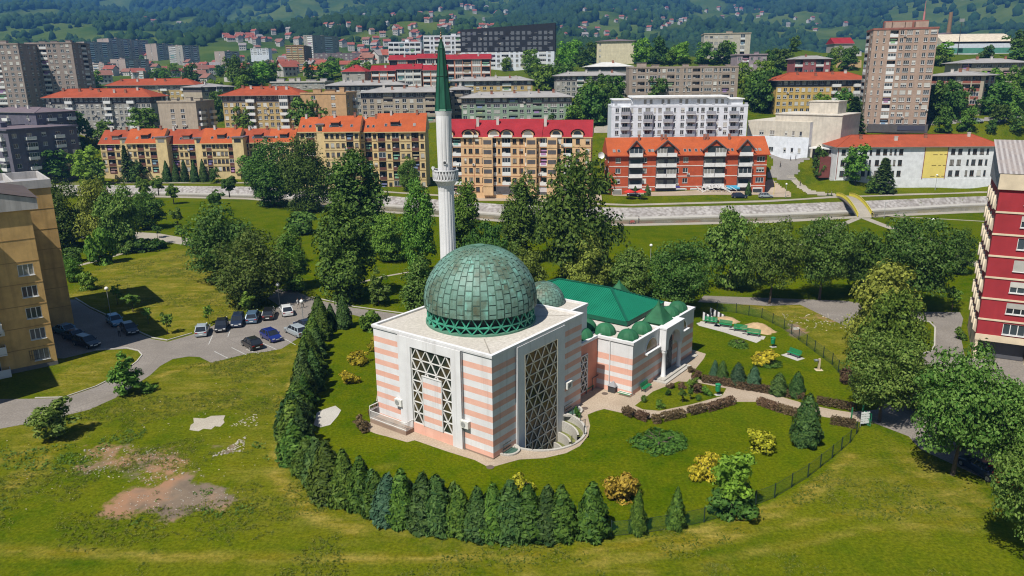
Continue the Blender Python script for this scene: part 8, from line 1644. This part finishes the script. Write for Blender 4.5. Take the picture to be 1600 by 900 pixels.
# rubble and weeds in the bare ground: nobody could count it
rs = np.random.RandomState(8); Vs, Fs = [], []; n0 = 0
def scatter(poly, n, s0, s1):
    global n0
    q = np.array(gp(poly)); lo, hi = q.min(0), q.max(0); P = rs.uniform(lo, hi, (n*3, 2)); k = inpoly(P[:, 0], P[:, 1], [tuple(c_) for c_ in q]); P = P[k][:n]
    for x, y in P:
        s_ = rs.uniform(s0, s1)*rs.uniform(.5, 1); v = iv1*s_*rs.uniform(.5, 1.2, (len(iv1), 1))*np.array([1.2, 1, .6])+np.array([x, y, s_*.15]); Vs.append(v); Fs.append(if1+n0); n0 += len(iv1)
scatter([(178, 795), (205, 760), (385, 766), (340, 800)], 120, .04, .11); scatter([(110, 740), (130, 700), (270, 695), (320, 735), (240, 760)], 260, .04, .14); scatter([(330, 715), (385, 680), (380, 705)], 90, .06, .18); scatter([(352, 668), (400, 645), (405, 665)], 60, .05, .15); scatter([(0, 800), (0, 690), (180, 640), (450, 560), (420, 720), (200, 800)], 160, .04, .12); scatter([(1220, 490), (1320, 490), (1330, 520), (1230, 512)], 110, .06, .2)
o = put('rubble', npmesh('rubble', np.concatenate(Vs), np.concatenate(Fs), plain('rubble_pale', (.40, .36, .29), .9, var=.5, scale=.7))); tag(o, 'pale stones strewn over the rough grass', kind='stuff')
Pw = rs.uniform(0, 1, (5200, 2)); poly = np.array(gp([(0, 800), (0, 690), (100, 690), (180, 650), (300, 640), (400, 660), (420, 720), (360, 740), (400, 800), (250, 830)])); lo, hi = poly.min(0), poly.max(0); Pw = lo+Pw*(hi-lo); k = inpoly(Pw[:, 0], Pw[:, 1], [tuple(c_) for c_ in poly]) & (np.asarray(fbm(Pw[:, 0]*.22, Pw[:, 1]*.22, 3, 3)) > .53); Pw = Pw[k]
P3 = np.repeat(np.concatenate([Pw, np.full((len(Pw), 1), .05)], 1), 5, 0)+rs.normal(0, .16, (len(Pw)*5, 3))*np.array([1, 1, .45]); V, Fc = leaves(P3, np.tile([0, 0, 1.], (len(P3), 1)), .20, rs, 1, .6)
o = put('weeds', npmesh('weeds', V, Fc, LEAF['juniper'])); tag(o, 'dark weeds growing through the rough grass', kind='stuff')
# longer grass left standing in the unmown meadow
def tufts(poly, n, thr, o):
    q = np.array(gp(poly)); P = rs.uniform(q.min(0), q.max(0), (n, 2)); k = inpoly(P[:, 0], P[:, 1], [tuple(c_) for c_ in q]) & (np.asarray(fbm(P[:, 0]*.16, P[:, 1]*.16, 4, o)) > thr) & ~inpoly(P[:, 0], P[:, 1], GARDEN) & ~inpoly(P[:, 0], P[:, 1], gp(lot)); return P[k]
Pt = np.concatenate([tufts([(-60, 800), (-60, 690), (60, 660), (180, 625), (300, 570), (480, 530), (440, 720), (520, 790), (560, 960), (-200, 960)], 26000, .47, 2), tufts([(480, 780), (640, 830), (900, 850), (1200, 800), (1350, 690), (1480, 720), (1580, 860), (1580, 980), (480, 980)], 12000, .56, 6), tufts([(110, 470), (150, 420), (300, 388), (400, 450), (430, 480), (300, 515), (240, 528)], 15000, .50, 4)])
P3 = np.repeat(np.concatenate([Pt, np.full((len(Pt), 1), .05)], 1), 3, 0)+rs.normal(0, .15, (len(Pt)*3, 3))*np.array([1, 1, .25]); V, Fc = leaves(P3, np.tile([-.3, -.35, .9], (len(P3), 1)), .15, rs, 1.3, .4)
o = put('tall_grass', npmesh('tall_grass', V, Fc, LEAF['tuft'])); tag(o, 'tufts of longer grass over the unmown meadow', kind='stuff')
